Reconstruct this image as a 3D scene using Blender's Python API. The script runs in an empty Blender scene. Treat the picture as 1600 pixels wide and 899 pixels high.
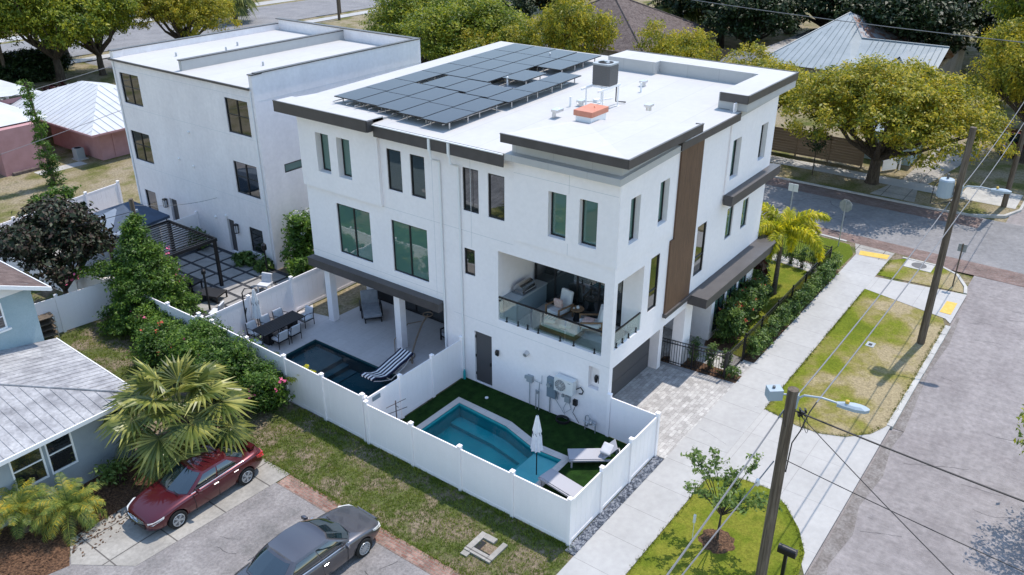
import bpy, bmesh, math, random
import numpy as np
from mathutils import Vector, Matrix
from mathutils.geometry import tessellate_polygon
R = math.radians
S = bpy.context.scene
COL = S.collection

# ---------------------------------------------------------------- camera, sky, sun, exposure
HEAD, PITCH = R(36.7), math.atan(654.5/1323.0)
cd = bpy.data.cameras.new('camera'); cam = bpy.data.objects.new('camera', cd); COL.objects.link(cam)
cd.sensor_width = 36.0; cd.lens = 36.0*1323.0/1600.0; cd.clip_end = 3000
cam.location = (-17.43, -10.76, 19.2)
cam.rotation_euler = (math.pi/2-PITCH, 0, HEAD-math.pi/2)
S.camera = cam
SUN_EL, SUN_AZ = R(64.5), R(-6.0)          # azimuth counted from +X towards +Y
w = bpy.data.worlds.new('World'); S.world = w; w.use_nodes = True
nt = w.node_tree; bg = nt.nodes['Background']
sky = nt.nodes.new('ShaderNodeTexSky'); sky.sky_type = 'NISHITA'; sky.sun_disc = False
sky.sun_elevation = SUN_EL; sky.sun_rotation = math.pi/2-SUN_AZ
sky.air_density = 1.35; sky.dust_density = 0.3; sky.ozone_density = 1.0
nt.links.new(sky.outputs[0], bg.inputs[0]); bg.inputs[1].default_value = 0.15
sd = bpy.data.lights.new('sun', 'SUN'); sd.energy = 2.65; sd.angle = R(0.53); sd.color = (1, 0.92, 0.83)
so = bpy.data.objects.new('sun', sd); COL.objects.link(so)
sv = Vector((math.cos(SUN_AZ)*math.cos(SUN_EL), math.sin(SUN_AZ)*math.cos(SUN_EL), math.sin(SUN_EL)))
so.rotation_euler = sv.to_track_quat('Z', 'Y').to_euler(); so.location = (40, 0, 60)
S.view_settings.view_transform = 'Standard'; S.view_settings.look = 'None'
S.view_settings.exposure = 0.90; S.view_settings.gamma = 1.0
S.render.engine = 'CYCLES'
S.cycles.max_bounces = 8; S.cycles.transparent_max_bounces = 16

# ---------------------------------------------------------------- materials
M = {}
# how light each surface is, relative to the colours written below
ALB = dict(sidewalk=.76, apron=.74, paver=.80, paver_border=.8, coping=.85, deck_tile=.84, kerbstone=.78, old_concrete=.82, street_worn=.72, street_grey=.70, lot_asphalt=.72, red_brick=.8, street_brick=.75,
           roofmembrane=.82, lawn_weedy=.85, lawn_dry=.80, lawn_bright=.86, lawn_verge=.88, mulch=.8, tin_worn=.86, tin_white=.78, tin_blue=.68, pink_stucco=.8, shingle=.85, yellow_paint=.8, orange=.8,
           dirt_road=.7, patch_pale=.7, blue_stucco=.95, vinyl=1.0, pebble_bed=.9, pebble_blue=.9, charcoal=.72, wood_panel=.85, solar=.8, ac_grey=.8, pole_wood=.8)
def alb(name, cols): f = ALB.get(name, 1.0); return [tuple(c*f for c in t) for t in cols]
def pm(name, cols, scale=1.0, rough=0.7, metal=0.0, bump=0.0, bscale=40.0, spec=0.4, world=False, detail=4.0,
       fine=0.0, fscale=30.0, stretch=None, rot=0.0, lo=0.35, hi=0.65, coat=0.0):
    cols = alb(name, cols); m = bpy.data.materials.new(name); m.use_nodes = True; M[name] = m
    n = m.node_tree.nodes; L = m.node_tree.links; b = n['Principled BSDF']
    b.inputs['Roughness'].default_value = rough; b.inputs['Metallic'].default_value = metal
    b.inputs['Specular IOR Level'].default_value = spec; b.inputs['Coat Weight'].default_value = coat
    if world:
        g = n.new('ShaderNodeNewGeometry'); src = g.outputs['Position']
    else:
        g = n.new('ShaderNodeTexCoord'); src = g.outputs['Object']
    mp = n.new('ShaderNodeMapping'); L.new(src, mp.inputs[0]); mp.inputs['Rotation'].default_value = (0, 0, rot)
    if stretch: mp.inputs['Scale'].default_value = stretch
    out = None
    if len(cols) == 1:
        b.inputs['Base Color'].default_value = (*cols[0], 1)
        rgb = n.new('ShaderNodeRGB'); rgb.outputs[0].default_value = (*cols[0], 1); out = rgb.outputs[0]
    else:
        no = n.new('ShaderNodeTexNoise'); no.inputs['Scale'].default_value = scale; no.inputs['Detail'].default_value = detail
        no.inputs['Roughness'].default_value = 0.6
        L.new(mp.outputs[0], no.inputs['Vector'])
        cr = n.new('ShaderNodeValToRGB'); L.new(no.outputs[0], cr.inputs[0])
        el = cr.color_ramp.elements
        while len(el) < len(cols): el.new(0.5)
        for i, c in enumerate(cols):
            el[i].position = lo+(hi-lo)*i/(len(cols)-1); el[i].color = (*c, 1)
        out = cr.outputs[0]
    if fine > 0:
        n2 = n.new('ShaderNodeTexNoise'); n2.inputs['Scale'].default_value = fscale; n2.inputs['Detail'].default_value = 5
        L.new(mp.outputs[0], n2.inputs['Vector'])
        mr = n.new('ShaderNodeMapRange'); L.new(n2.outputs[0], mr.inputs[0])
        mr.inputs[1].default_value = 0.3; mr.inputs[2].default_value = 0.7
        mr.inputs[3].default_value = 1-fine; mr.inputs[4].default_value = 1+fine
        mx = n.new('ShaderNodeMixRGB'); mx.blend_type = 'MULTIPLY'; mx.inputs[0].default_value = 1
        L.new(out, mx.inputs[1]); L.new(mr.outputs[0], mx.inputs[2]); out = mx.outputs[0]
    L.new(out, b.inputs['Base Color'])
    if bump > 0:
        n3 = n.new('ShaderNodeTexNoise'); n3.inputs['Scale'].default_value = bscale; n3.inputs['Detail'].default_value = 4
        L.new(mp.outputs[0], n3.inputs['Vector'])
        bp = n.new('ShaderNodeBump'); bp.inputs['Strength'].default_value = bump; bp.inputs['Distance'].default_value = 0.03
        L.new(n3.outputs[0], bp.inputs['Height']); L.new(bp.outputs[0], b.inputs['Normal'])
    m['out'] = 1
    m.use_fake_user = False
    return m, n, L, b, mp, out

def brick(name, c1, c2, mortar, bw, rh, ms=0.012, rough=0.8, off=0.5, rot=0.0, shift=(0, 0, 0), bump=0.0, world=True,
          stain=0.12, sscale=0.7, dark=None, mscale=1.0):
    """tiles, joints or courses laid out in world metres"""
    c1, c2, mortar = alb(name, [c1, c2, mortar]); m, n, L, b, mp, out = pm(name, [c1], rough=rough, world=world, fine=0)
    mp.inputs['Rotation'].default_value = (0, 0, rot); mp.inputs['Location'].default_value = shift
    br = n.new('ShaderNodeTexBrick'); L.new(mp.outputs[0], br.inputs['Vector'])
    br.inputs['Scale'].default_value = 1; br.inputs['Brick Width'].default_value = bw; br.inputs['Row Height'].default_value = rh
    br.inputs['Mortar Size'].default_value = ms; br.inputs['Mortar Smooth'].default_value = 0.2; br.offset = off
    br.inputs['Bias'].default_value = 0
    br.inputs['Color1'].default_value = (*c1, 1); br.inputs['Color2'].default_value = (*c2, 1); br.inputs['Mortar'].default_value = (*mortar, 1)
    o = br.outputs[0]
    for sc, amt in ((sscale, stain), (sscale*9, stain*0.7), (45, stain*0.6)):
        no = n.new('ShaderNodeTexNoise'); no.inputs['Scale'].default_value = sc; no.inputs['Detail'].default_value = 5
        L.new(mp.outputs[0], no.inputs['Vector'])
        mr = n.new('ShaderNodeMapRange'); L.new(no.outputs[0], mr.inputs[0])
        mr.inputs[1].default_value = 0.3; mr.inputs[2].default_value = 0.7; mr.inputs[3].default_value = 1-amt; mr.inputs[4].default_value = 1+amt*0.6
        mx = n.new('ShaderNodeMixRGB'); mx.blend_type = 'MULTIPLY'; mx.inputs[0].default_value = 1
        L.new(o, mx.inputs[1]); L.new(mr.outputs[0], mx.inputs[2]); o = mx.outputs[0]
    L.new(o, b.inputs['Base Color'])
    if bump:
        bp = n.new('ShaderNodeBump'); bp.inputs['Strength'].default_value = bump; bp.inputs['Distance'].default_value = 0.02; bp.invert = True
        L.new(br.outputs['Fac'], bp.inputs['Height']); L.new(bp.outputs[0], b.inputs['Normal'])
    return m

def leafmat(name, cols, trans=0.42, rough=0.5, nscale=0.9):
    """foliage: one colour per leaf island, broad tint patches, light passing through the blade"""
    m = bpy.data.materials.new(name); m.use_nodes = True; M[name] = m
    n = m.node_tree.nodes; L = m.node_tree.links; b = n['Principled BSDF']; mo = n['Material Output']
    g = n.new('ShaderNodeNewGeometry')
    no = n.new('ShaderNodeTexNoise'); no.inputs['Scale'].default_value = nscale; no.inputs['Detail'].default_value = 2
    L.new(g.outputs['Position'], no.inputs['Vector'])
    ad = n.new('ShaderNodeMath'); ad.operation = 'MULTIPLY_ADD'; L.new(g.outputs['Random Per Island'], ad.inputs[0]); ad.inputs[1].default_value = 0.45
    L.new(no.outputs[0], ad.inputs[2])
    cr = n.new('ShaderNodeValToRGB'); L.new(ad.outputs[0], cr.inputs[0]); el = cr.color_ramp.elements
    while len(el) < len(cols): el.new(0.5)
    for i, c in enumerate(cols):
        el[i].position = 0.42+0.62*i/(len(cols)-1); el[i].color = (*c, 1)
    L.new(cr.outputs[0], b.inputs['Base Color']); b.inputs['Roughness'].default_value = rough
    b.inputs['Specular IOR Level'].default_value = 0.35
    t = n.new('ShaderNodeBsdfTranslucent'); L.new(cr.outputs[0], t.inputs[0])
    mx = n.new('ShaderNodeMixShader'); mx.inputs[0].default_value = trans
    L.new(b.outputs[0], mx.inputs[1]); L.new(t.outputs[0], mx.inputs[2]); L.new(mx.outputs[0], mo.inputs[0])
    return m

def glassmat(name, base, rough=0.03, spec=1.0, wav=0.0):
    m, n, L, b, mp, out = pm(name, [base], rough=rough, spec=spec)
    b.inputs['IOR'].default_value = 1.65; b.inputs['Coat Weight'].default_value = 0.6; b.inputs['Coat Roughness'].default_value = 0.02
    if wav:
        n3 = n.new('ShaderNodeTexNoise'); n3.inputs['Scale'].default_value = 1.3; n3.inputs['Detail'].default_value = 1
        L.new(mp.outputs[0], n3.inputs['Vector'])
        bp = n.new('ShaderNodeBump'); bp.inputs['Strength'].default_value = wav; bp.inputs['Distance'].default_value = 0.05
        L.new(n3.outputs[0], bp.inputs['Height']); L.new(bp.outputs[0], b.inputs['Normal']); L.new(bp.outputs[0], b.inputs['Coat Normal'])
    return m

def seethrough(name, tint, gloss=0.25, bump=0.0, rough=0.02):
    """clear sheet of glass or water: tinted transmission under a fresnel reflection"""
    m = bpy.data.materials.new(name); m.use_nodes = True; M[name] = m
    n = m.node_tree.nodes; L = m.node_tree.links; n.remove(n['Principled BSDF']); mo = n['Material Output']
    t = n.new('ShaderNodeBsdfTransparent'); t.inputs[0].default_value = (*tint, 1)
    gl = n.new('ShaderNodeBsdfGlossy'); gl.inputs['Roughness'].default_value = rough
    fr = n.new('ShaderNodeFresnel'); fr.inputs[0].default_value = 1.33 if bump else 1.5
    ad = n.new('ShaderNodeMath'); ad.operation = 'MULTIPLY'; L.new(fr.outputs[0], ad.inputs[0]); ad.inputs[1].default_value = gloss*4
    ad.use_clamp = True
    mx = n.new('ShaderNodeMixShader'); L.new(ad.outputs[0], mx.inputs[0]); L.new(t.outputs[0], mx.inputs[1]); L.new(gl.outputs[0], mx.inputs[2])
    L.new(mx.outputs[0], mo.inputs[0])
    if bump:
        g = n.new('ShaderNodeNewGeometry')
        n3 = n.new('ShaderNodeTexNoise'); n3.inputs['Scale'].default_value = 3.5; n3.inputs['Detail'].default_value = 3
        L.new(g.outputs['Position'], n3.inputs['Vector'])
        bp = n.new('ShaderNodeBump'); bp.inputs['Strength'].default_value = bump; bp.inputs['Distance'].default_value = 0.04
        L.new(n3.outputs[0], bp.inputs['Height']); L.new(bp.outputs[0], gl.inputs['Normal']); L.new(bp.outputs[0], fr.inputs['Normal'])
    return m

# house surfaces
pm('stucco', [(0.80, 0.765, 0.775), (0.85, 0.812, 0.82)], scale=0.35, rough=0.85, bump=0.25, bscale=60, spec=0.2, fine=0.025, fscale=6)
_m, _n, _L, _b, _mp, _o = pm('stucco_aged', [(0.74, 0.70, 0.71), (0.80, 0.76, 0.765)], scale=0.5, rough=0.9, bump=0.3, bscale=50, spec=0.2, fine=0.04, fscale=5)
STUC = (_m, _n, _L, _b)
pm('joint', [(0.58, 0.59, 0.61)], rough=0.9)
brick('roofmembrane', (0.535, 0.53, 0.525), (0.55, 0.545, 0.54), (0.48, 0.475, 0.47), 400, 1.55, 0.02, off=0, stain=0.045, sscale=0.35)
pm('charcoal', [(0.075, 0.068, 0.07), (0.095, 0.087, 0.088)], scale=2, rough=0.45, spec=0.5)
pm('frame_black', [(0.012, 0.012, 0.014)], rough=0.35, spec=0.5)
pm('door_grey', [(0.07, 0.068, 0.072)], rough=0.5)
pm('white_trim', [(0.78, 0.78, 0.78)], rough=0.5)
pm('interior_dark', [(0.02, 0.02, 0.022)], rough=0.9)
pm('downspout_white', [(0.74, 0.75, 0.76)], rough=0.4)
_m, _n, _L, _b, _mp, _o = pm('wood_panel', [(0.10, 0.055, 0.032), (0.165, 0.092, 0.055)], scale=3.0, rough=0.55, stretch=(8, 8, 0.35), fine=0.15, fscale=12)
glassmat('glass_dark', (0.012, 0.016, 0.018), wav=0.05)
glassmat('glass_green', (0.075, 0.16, 0.135), wav=0.09)
glassmat('glass_car', (0.006, 0.014, 0.018))
seethrough('glass_clear', (0.84, 0.91, 0.89), gloss=0.12)
seethrough('water', (0.66, 0.97, 0.98), gloss=0.25, bump=0.25)
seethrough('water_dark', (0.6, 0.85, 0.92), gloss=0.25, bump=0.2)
pm('pool_floor', [(0.022, 0.34, 0.37), (0.035, 0.41, 0.43)], scale=1.5, rough=0.8)
pm('pool_shelf', [(0.26, 0.55, 0.57), (0.33, 0.62, 0.63)], scale=1.5, rough=0.8)
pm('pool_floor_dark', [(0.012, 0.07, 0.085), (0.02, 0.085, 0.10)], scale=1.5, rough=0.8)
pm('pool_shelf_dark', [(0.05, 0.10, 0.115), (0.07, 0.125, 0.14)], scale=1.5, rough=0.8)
brick('coping', (0.62, 0.58, 0.55), (0.66, 0.62, 0.59), (0.45, 0.43, 0.41), 0.6, 0.6, 0.006, stain=0.06)
brick('deck_tile', (0.56, 0.53, 0.52), (0.60, 0.57, 0.56), (0.46, 0.44, 0.43), 1.2, 0.6, 0.006, stain=0.07)
pm('turf', [(0.010, 0.030, 0.006), (0.020, 0.055, 0.010)], scale=3, rough=0.95, bump=1.0, bscale=120, fine=0.4, fscale=60, spec=0.1, world=True)
# ground
pm('lawn_weedy', [(0.20, 0.155, 0.11), (0.085, 0.095, 0.035), (0.105, 0.125, 0.04), (0.19, 0.155, 0.105), (0.25, 0.20, 0.15), (0.075, 0.085, 0.03)], scale=0.8, rough=0.95,
   bump=1.0, bscale=30, fine=0.42, fscale=9, spec=0.1, world=True, detail=9, lo=0.28, hi=0.72)
pm('lawn_dry', [(0.09, 0.11, 0.025), (0.15, 0.15, 0.05), (0.26, 0.22, 0.13), (0.32, 0.27, 0.19), (0.13, 0.14, 0.04)], scale=0.4, rough=0.95,
   bump=1.0, bscale=25, fine=0.35, fscale=8, spec=0.1, world=True, detail=9, lo=0.3, hi=0.7)
pm('lawn_bright', [(0.095, 0.125, 0.012), (0.135, 0.17, 0.016), (0.20, 0.205, 0.028), (0.125, 0.155, 0.016)], scale=0.8, rough=0.95,
   bump=1.0, bscale=40, fine=0.25, fscale=14, spec=0.1, world=True, detail=7, lo=0.3, hi=0.7)
pm('lawn_verge', [(0.10, 0.135, 0.013), (0.13, 0.165, 0.015), (0.16, 0.185, 0.02), (0.24, 0.21, 0.07), (0.34, 0.28, 0.17)], scale=0.38, rough=0.95,
   bump=1.0, bscale=40, fine=0.28, fscale=14, spec=0.1, world=True, detail=8, lo=0.33, hi=0.68)
def wear_towards_kerb(m, y0, k):
    """grass thins out and dries towards the street"""
    n = m.node_tree.nodes; L = m.node_tree.links; cr = [q for q in n if q.type == 'VALTORGB'][0]; src = cr.inputs[0].links[0].from_socket
    g = n.new('ShaderNodeNewGeometry'); sp = n.new('ShaderNodeSeparateXYZ'); L.new(g.outputs['Position'], sp.inputs[0])
    a = n.new('ShaderNodeMath'); a.operation = 'ADD'; L.new(sp.outputs['Y'], a.inputs[0]); a.inputs[1].default_value = -y0
    b2 = n.new('ShaderNodeMath'); b2.operation = 'MULTIPLY_ADD'; L.new(a.outputs[0], b2.inputs[0]); b2.inputs[1].default_value = -k; L.new(src, b2.inputs[2]); L.new(b2.outputs[0], cr.inputs[0])
wear_towards_kerb(M['lawn_verge'], -2.5, 0.055)
pm('mulch', [(0.035, 0.018, 0.010), (0.11, 0.055, 0.028), (0.20, 0.11, 0.06)], scale=14, rough=0.95, bump=1.0, bscale=30, world=True, fine=0.3, fscale=40)
pm('dirt', [(0.16, 0.115, 0.08), (0.27, 0.21, 0.15)], scale=2, rough=0.95, bump=0.8, bscale=30, world=True, fine=0.3, fscale=20)
brick('sidewalk', (0.47, 0.465, 0.455), (0.50, 0.495, 0.485), (0.30, 0.295, 0.285), 1.55, 50, 0.010, off=0, shift=(0.35, 20, 0), stain=0.10, sscale=0.5)
brick('apron', (0.50, 0.49, 0.475), (0.52, 0.51, 0.495), (0.36, 0.35, 0.34), 2.4, 2.2, 0.010, off=0, shift=(0.5, 0.1, 0), stain=0.09, sscale=0.5)
brick('old_concrete', (0.36, 0.34, 0.31), (0.39, 0.37, 0.335), (0.12, 0.11, 0.10), 1.75, 1.4, 0.025, off=0, shift=(0.3, 0.2, 0), stain=0.22, sscale=0.9)
pm('kerbstone', [(0.42, 0.41, 0.39), (0.55, 0.54, 0.51)], scale=1.2, rough=0.9, bump=0.3, bscale=30, world=True, fine=0.12)
brick('paver', (0.40, 0.385, 0.37), (0.60, 0.585, 0.565), (0.30, 0.29, 0.28), 0.24, 0.16, 0.006, stain=0.2, sscale=2.2, bump=0.4)
brick('paver_border', (0.34, 0.335, 0.34), (0.46, 0.45, 0.45), (0.2, 0.2, 0.2), 0.30, 0.12, 0.008, off=0, rot=R(90), stain=0.1, bump=0.4)
brick('red_brick', (0.25, 0.115, 0.085), (0.40, 0.26, 0.21), (0.28, 0.24, 0.20), 0.24, 0.11, 0.012, stain=0.35, sscale=1.5, rot=R(90), bump=0.5)
brick('street_brick', (0.20, 0.115, 0.095), (0.29, 0.20, 0.175), (0.20, 0.175, 0.165), 0.24, 0.11, 0.012, stain=0.3, sscale=1.0, rot=R(90), bump=0.4)
streaks_todo = STUC
# streets
_m, _n, _L, _b, _mp, _o = pm('street_worn', [(0.28, 0.25, 0.248), (0.315, 0.285, 0.282), (0.345, 0.315, 0.31), (0.295, 0.265, 0.262)], scale=0.35, rough=0.9,
   bump=0.8, bscale=22, fine=0.16, fscale=5, world=True, detail=9, lo=0.3, hi=0.7)
def streaks(m, n, L, b, scale, stretch, amt, rot=0):
    """long worn strokes: a stretched noise multiplied onto the base colour"""
    src = b.inputs['Base Color'].links[0].from_socket
    g = n.new('ShaderNodeNewGeometry'); mp = n.new('ShaderNodeMapping'); mp.inputs['Scale'].default_value = stretch; mp.inputs['Rotation'].default_value = (0, 0, rot)
    L.new(g.outputs['Position'], mp.inputs[0])
    no = n.new('ShaderNodeTexNoise'); no.inputs['Scale'].default_value = scale; no.inputs['Detail'].default_value = 8; no.inputs['Roughness'].default_value = 0.75
    L.new(mp.outputs[0], no.inputs['Vector'])
    mr = n.new('ShaderNodeMapRange'); L.new(no.outputs[0], mr.inputs[0]); mr.inputs[1].default_value = 0.3; mr.inputs[2].default_value = 0.7
    mr.inputs[3].default_value = 1-amt; mr.inputs[4].default_value = 1+amt*0.7
    mx = n.new('ShaderNodeMixRGB'); mx.blend_type = 'MULTIPLY'; mx.inputs[0].default_value = 1
    L.new(src, mx.inputs[1]); L.new(mr.outputs[0], mx.inputs[2]); L.new(mx.outputs[0], b.inputs['Base Color'])
streaks(_m, _n, _L, _b, 2.0, (4.2, 0.55, 1), 0.15, R(14)); streaks(_m, _n, _L, _b, 0.9, (0.25, 2.2, 1), 0.09, R(3)); streaks(_m, _n, _L, _b, 0.12, (1, 1.6, 1), 0.14)
_m, _n, _L, _b, _mp, _o = pm('street_grey', [(0.21, 0.205, 0.21), (0.27, 0.265, 0.27), (0.32, 0.31, 0.31)], scale=0.4, rough=0.9,
   bump=0.5, bscale=22, fine=0.14, fscale=5, world=True, detail=9, lo=0.3, hi=0.7)
_m, _n, _L, _b, _mp, _o = pm('lot_asphalt', [(0.12, 0.115, 0.12), (0.22, 0.21, 0.205), (0.29, 0.27, 0.265), (0.36, 0.34, 0.33)], scale=0.7, rough=0.92,
   bump=0.8, bscale=26, fine=0.2, fscale=10, world=True, detail=10, lo=0.24, hi=0.66)
pm('crack', [(0.05, 0.048, 0.048)], rough=0.9)
pm('pool_bench', [(0.03, 0.37, 0.40), (0.045, 0.43, 0.46)], scale=1.5, rough=0.8)
pm('dirt_road', [(0.20, 0.175, 0.16), (0.30, 0.275, 0.26)], scale=3, rough=0.95, world=True, fine=0.2, fscale=12)
pm('patch_pale', [(0.34, 0.32, 0.315), (0.42, 0.40, 0.39)], scale=2.5, rough=0.9, world=True, fine=0.15, fscale=9, detail=8)
# things
pm('vinyl', [(0.86, 0.82, 0.83), (0.90, 0.86, 0.87)], scale=0.6, rough=0.45, fine=0.02)
_m, _n, _L, _b, _mp, _o = pm('pole_wood', [(0.085, 0.063, 0.045), (0.15, 0.115, 0.085), (0.21, 0.17, 0.13)], scale=2.5, rough=0.9, bump=0.8, bscale=14, stretch=(6, 6, 0.3), fine=0.2, fscale=8)
pm('bark', [(0.03, 0.022, 0.016), (0.09, 0.07, 0.052)], scale=4, rough=0.95, bump=1, bscale=12, stretch=(3, 3, 0.6))
pm('palm_bark', [(0.07, 0.055, 0.042), (0.15, 0.12, 0.09)], scale=3, rough=0.95, bump=1, bscale=10, stretch=(1, 1, 6))
pm('galv', [(0.42, 0.45, 0.48)], rough=0.4, metal=0.6)
pm('lamp_grey', [(0.30, 0.36, 0.41)], rough=0.45)
pm('box_grey', [(0.30, 0.33, 0.35)], rough=0.5)
pm('meter_blue', [(0.16, 0.21, 0.25)], rough=0.5)
pm('ac_white', [(0.62, 0.63, 0.63)], rough=0.5)
pm('ac_grey', [(0.13, 0.13, 0.135)], rough=0.5)
pm('black_metal', [(0.010, 0.010, 0.012)], rough=0.4)
pm('black_plastic', [(0.012, 0.012, 0.014)], rough=0.5)
pm('rubber', [(0.012, 0.012, 0.012)], rough=0.85)
pm('wire_black', [(0.02, 0.02, 0.022)], rough=0.6)
pm('wire_grey', [(0.16, 0.16, 0.17)], rough=0.5)
pm('cushion_light', [(0.50, 0.51, 0.54), (0.58, 0.59, 0.61)], scale=4, rough=0.95, bump=0.3, bscale=30)
pm('cushion_grey', [(0.23, 0.25, 0.28), (0.30, 0.32, 0.35)], scale=4, rough=0.95, bump=0.3, bscale=30)
pm('sling_grey', [(0.36, 0.36, 0.39)], rough=0.8)
pm('pink_fabric', [(0.50, 0.30, 0.27), (0.62, 0.50, 0.46)], scale=14, rough=0.95)
pm('teak', [(0.16, 0.09, 0.05), (0.26, 0.16, 0.09)], scale=4, rough=0.6, stretch=(1, 6, 6))
pm('canvas_white', [(0.70, 0.70, 0.72), (0.80, 0.80, 0.80)], scale=5, rough=0.9)
pm('canvas_navy', [(0.012, 0.014, 0.04)], rough=0.9)
pm('canvas_blue', [(0.045, 0.065, 0.10), (0.06, 0.085, 0.13)], scale=2, rough=0.85)
pm('canvas_slate', [(0.15, 0.19, 0.25), (0.18, 0.22, 0.28)], scale=2, rough=0.85)
pm('steel', [(0.45, 0.45, 0.46)], rough=0.25, metal=1.0)
pm('orange', [(0.60, 0.22, 0.14), (0.66, 0.27, 0.18)], scale=3, rough=0.6)
pm('solar', [(0.028, 0.032, 0.052)], rough=0.3, spec=0.35)
pm('solar_edge', [(0.02, 0.02, 0.022)], rough=0.4)
pm('aluminium', [(0.6, 0.6, 0.61)], rough=0.35, metal=0.8)
pm('yellow_paint', [(0.66, 0.42, 0.07), (0.72, 0.50, 0.13)], scale=4, rough=0.8, fine=0.08)
pm('teal', [(0.02, 0.32, 0.34)], rough=0.5)
pm('pebble_blue', [(0.05, 0.06, 0.08), (0.16, 0.18, 0.22), (0.34, 0.35, 0.38)], scale=9, rough=0.8, world=True, lo=0.4, hi=0.6)
pm('pebble_bed', [(0.035, 0.042, 0.06), (0.14, 0.155, 0.19)], scale=22, rough=0.9, world=True, bump=1, bscale=30)
pm('antenna_brown', [(0.08, 0.06, 0.055)], rough=0.6)
pm('hose_tan', [(0.24, 0.18, 0.13)], rough=0.7)
pm('gravel_dark', [(0.025, 0.027, 0.032), (0.06, 0.062, 0.07)], scale=20, rough=0.95, world=True, bump=0.6)
pm('flag_paver', [(0.24, 0.235, 0.225), (0.31, 0.30, 0.29)], scale=3, rough=0.9, world=True, fine=0.1)
pm('blue_stucco', [(0.30, 0.40, 0.44), (0.36, 0.46, 0.50)], scale=1.2, rough=0.9, bump=0.5, bscale=30, fine=0.05)
pm('blue_grey_wall', [(0.25, 0.29, 0.32), (0.30, 0.34, 0.37)], scale=1.2, rough=0.9, bump=0.3, bscale=30)
_m, _n, _L, _b, _mp, _o = pm('tin_worn', [(0.24, 0.24, 0.255), (0.36, 0.36, 0.375), (0.45, 0.45, 0.46)], scale=1.2, rough=0.65, fine=0.16, fscale=7, detail=8)
pass
streaks_late = (_m, _n, _L, _b)
pm('tin_blue', [(0.26, 0.32, 0.35), (0.34, 0.40, 0.43)], scale=0.6, rough=0.45, fine=0.06)
pm('tin_rust', [(0.34, 0.36, 0.38), (0.26, 0.14, 0.10)], scale=1.5, rough=0.7, lo=0.45, hi=0.55)
pm('tin_white', [(0.58, 0.59, 0.61), (0.66, 0.67, 0.68)], scale=0.8, rough=0.5, fine=0.04)
pm('shingle', [(0.085, 0.062, 0.055), (0.13, 0.10, 0.09), (0.17, 0.135, 0.12)], scale=3, rough=0.95, fine=0.3, fscale=14, bump=0.6)
brick('shingle_rows', (0.095, 0.060, 0.052), (0.15, 0.105, 0.092), (0.06, 0.04, 0.036), 0.35, 0.16, 0.010, stain=0.18, sscale=2, world=False)
pm('pink_stucco', [(0.50, 0.27, 0.27), (0.57, 0.32, 0.32)], scale=1.5, rough=0.9, bump=0.3)
pm('wood_fence', [(0.14, 0.095, 0.06), (0.21, 0.15, 0.10)], scale=2, rough=0.85, stretch=(1, 0.3, 8), fine=0.15)
pm('far_blue', [(0.40, 0.50, 0.60)], rough=0.8)
pm('far_brick', [(0.28, 0.12, 0.09)], rough=0.9)
pm('sign_back', [(0.20, 0.22, 0.22), (0.28, 0.29, 0.29)], scale=5, rough=0.6)
pm('petal_pink', [(0.55, 0.08, 0.18), (0.65, 0.15, 0.28)], scale=5, rough=0.7)
pm('petal_red', [(0.42, 0.035, 0.02), (0.55, 0.12, 0.07)], scale=9, rough=0.7)
pm('petal_white', [(0.7, 0.7, 0.62)], rough=0.7)
leafmat('leaf_tree', [(0.0677, 0.0987, 0.0109), (0.1919, 0.2158, 0.0181), (0.3837, 0.3392, 0.0254), (0.5868, 0.4521, 0.0363)])
leafmat('leaf_tree_green', [(0.0420, 0.0856, 0.0108), (0.1155, 0.1734, 0.0180), (0.2520, 0.2856, 0.0234), (0.3990, 0.3876, 0.0306)])
leafmat('leaf_dark', [(0.0078, 0.0182, 0.0052), (0.0182, 0.0390, 0.0104), (0.0455, 0.0715, 0.0182)], trans=0.2)
leafmat('leaf_vine', [(0.0270, 0.0630, 0.0108), (0.0720, 0.1530, 0.0216), (0.1800, 0.2880, 0.0360)])
leafmat('leaf_hedge', [(0.0243, 0.0567, 0.0121), (0.0709, 0.1316, 0.0243), (0.1823, 0.2633, 0.0506)], trans=0.25, nscale=2)
leafmat('leaf_magnolia', [(0.006, 0.014, 0.006), (0.016, 0.032, 0.010), (0.045, 0.022, 0.018), (0.06, 0.08, 0.045)], trans=0.1, rough=0.6, nscale=3)
leafmat('leaf_young', [(0.0700, 0.1260, 0.0280), (0.1540, 0.2380, 0.0560), (0.2520, 0.3360, 0.0980)], nscale=2)
leafmat('leaf_fan', [(0.045, 0.07, 0.014), (0.10, 0.13, 0.028), (0.23, 0.235, 0.05), (0.42, 0.40, 0.11)], rough=0.35, trans=0.25, nscale=1.5)
leafmat('leaf_pygmy', [(0.0700, 0.1190, 0.0280), (0.1540, 0.2170, 0.0420), (0.2800, 0.3080, 0.0630), (0.5880, 0.4480, 0.0420)], nscale=1.5)
leafmat('leaf_foxtail', [(0.1531, 0.1914, 0.0104), (0.4211, 0.4350, 0.0174), (0.8000, 0.6612, 0.0260)], nscale=1.2, trans=0.45)
leafmat('leaf_burgundy', [(0.03, 0.006, 0.008), (0.09, 0.02, 0.022), (0.12, 0.07, 0.05)], trans=0.2)
leafmat('grass_blade', [(0.1020, 0.1530, 0.0204), (0.1870, 0.2550, 0.0340), (0.3230, 0.3400, 0.0680)], nscale=1.0)

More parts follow.
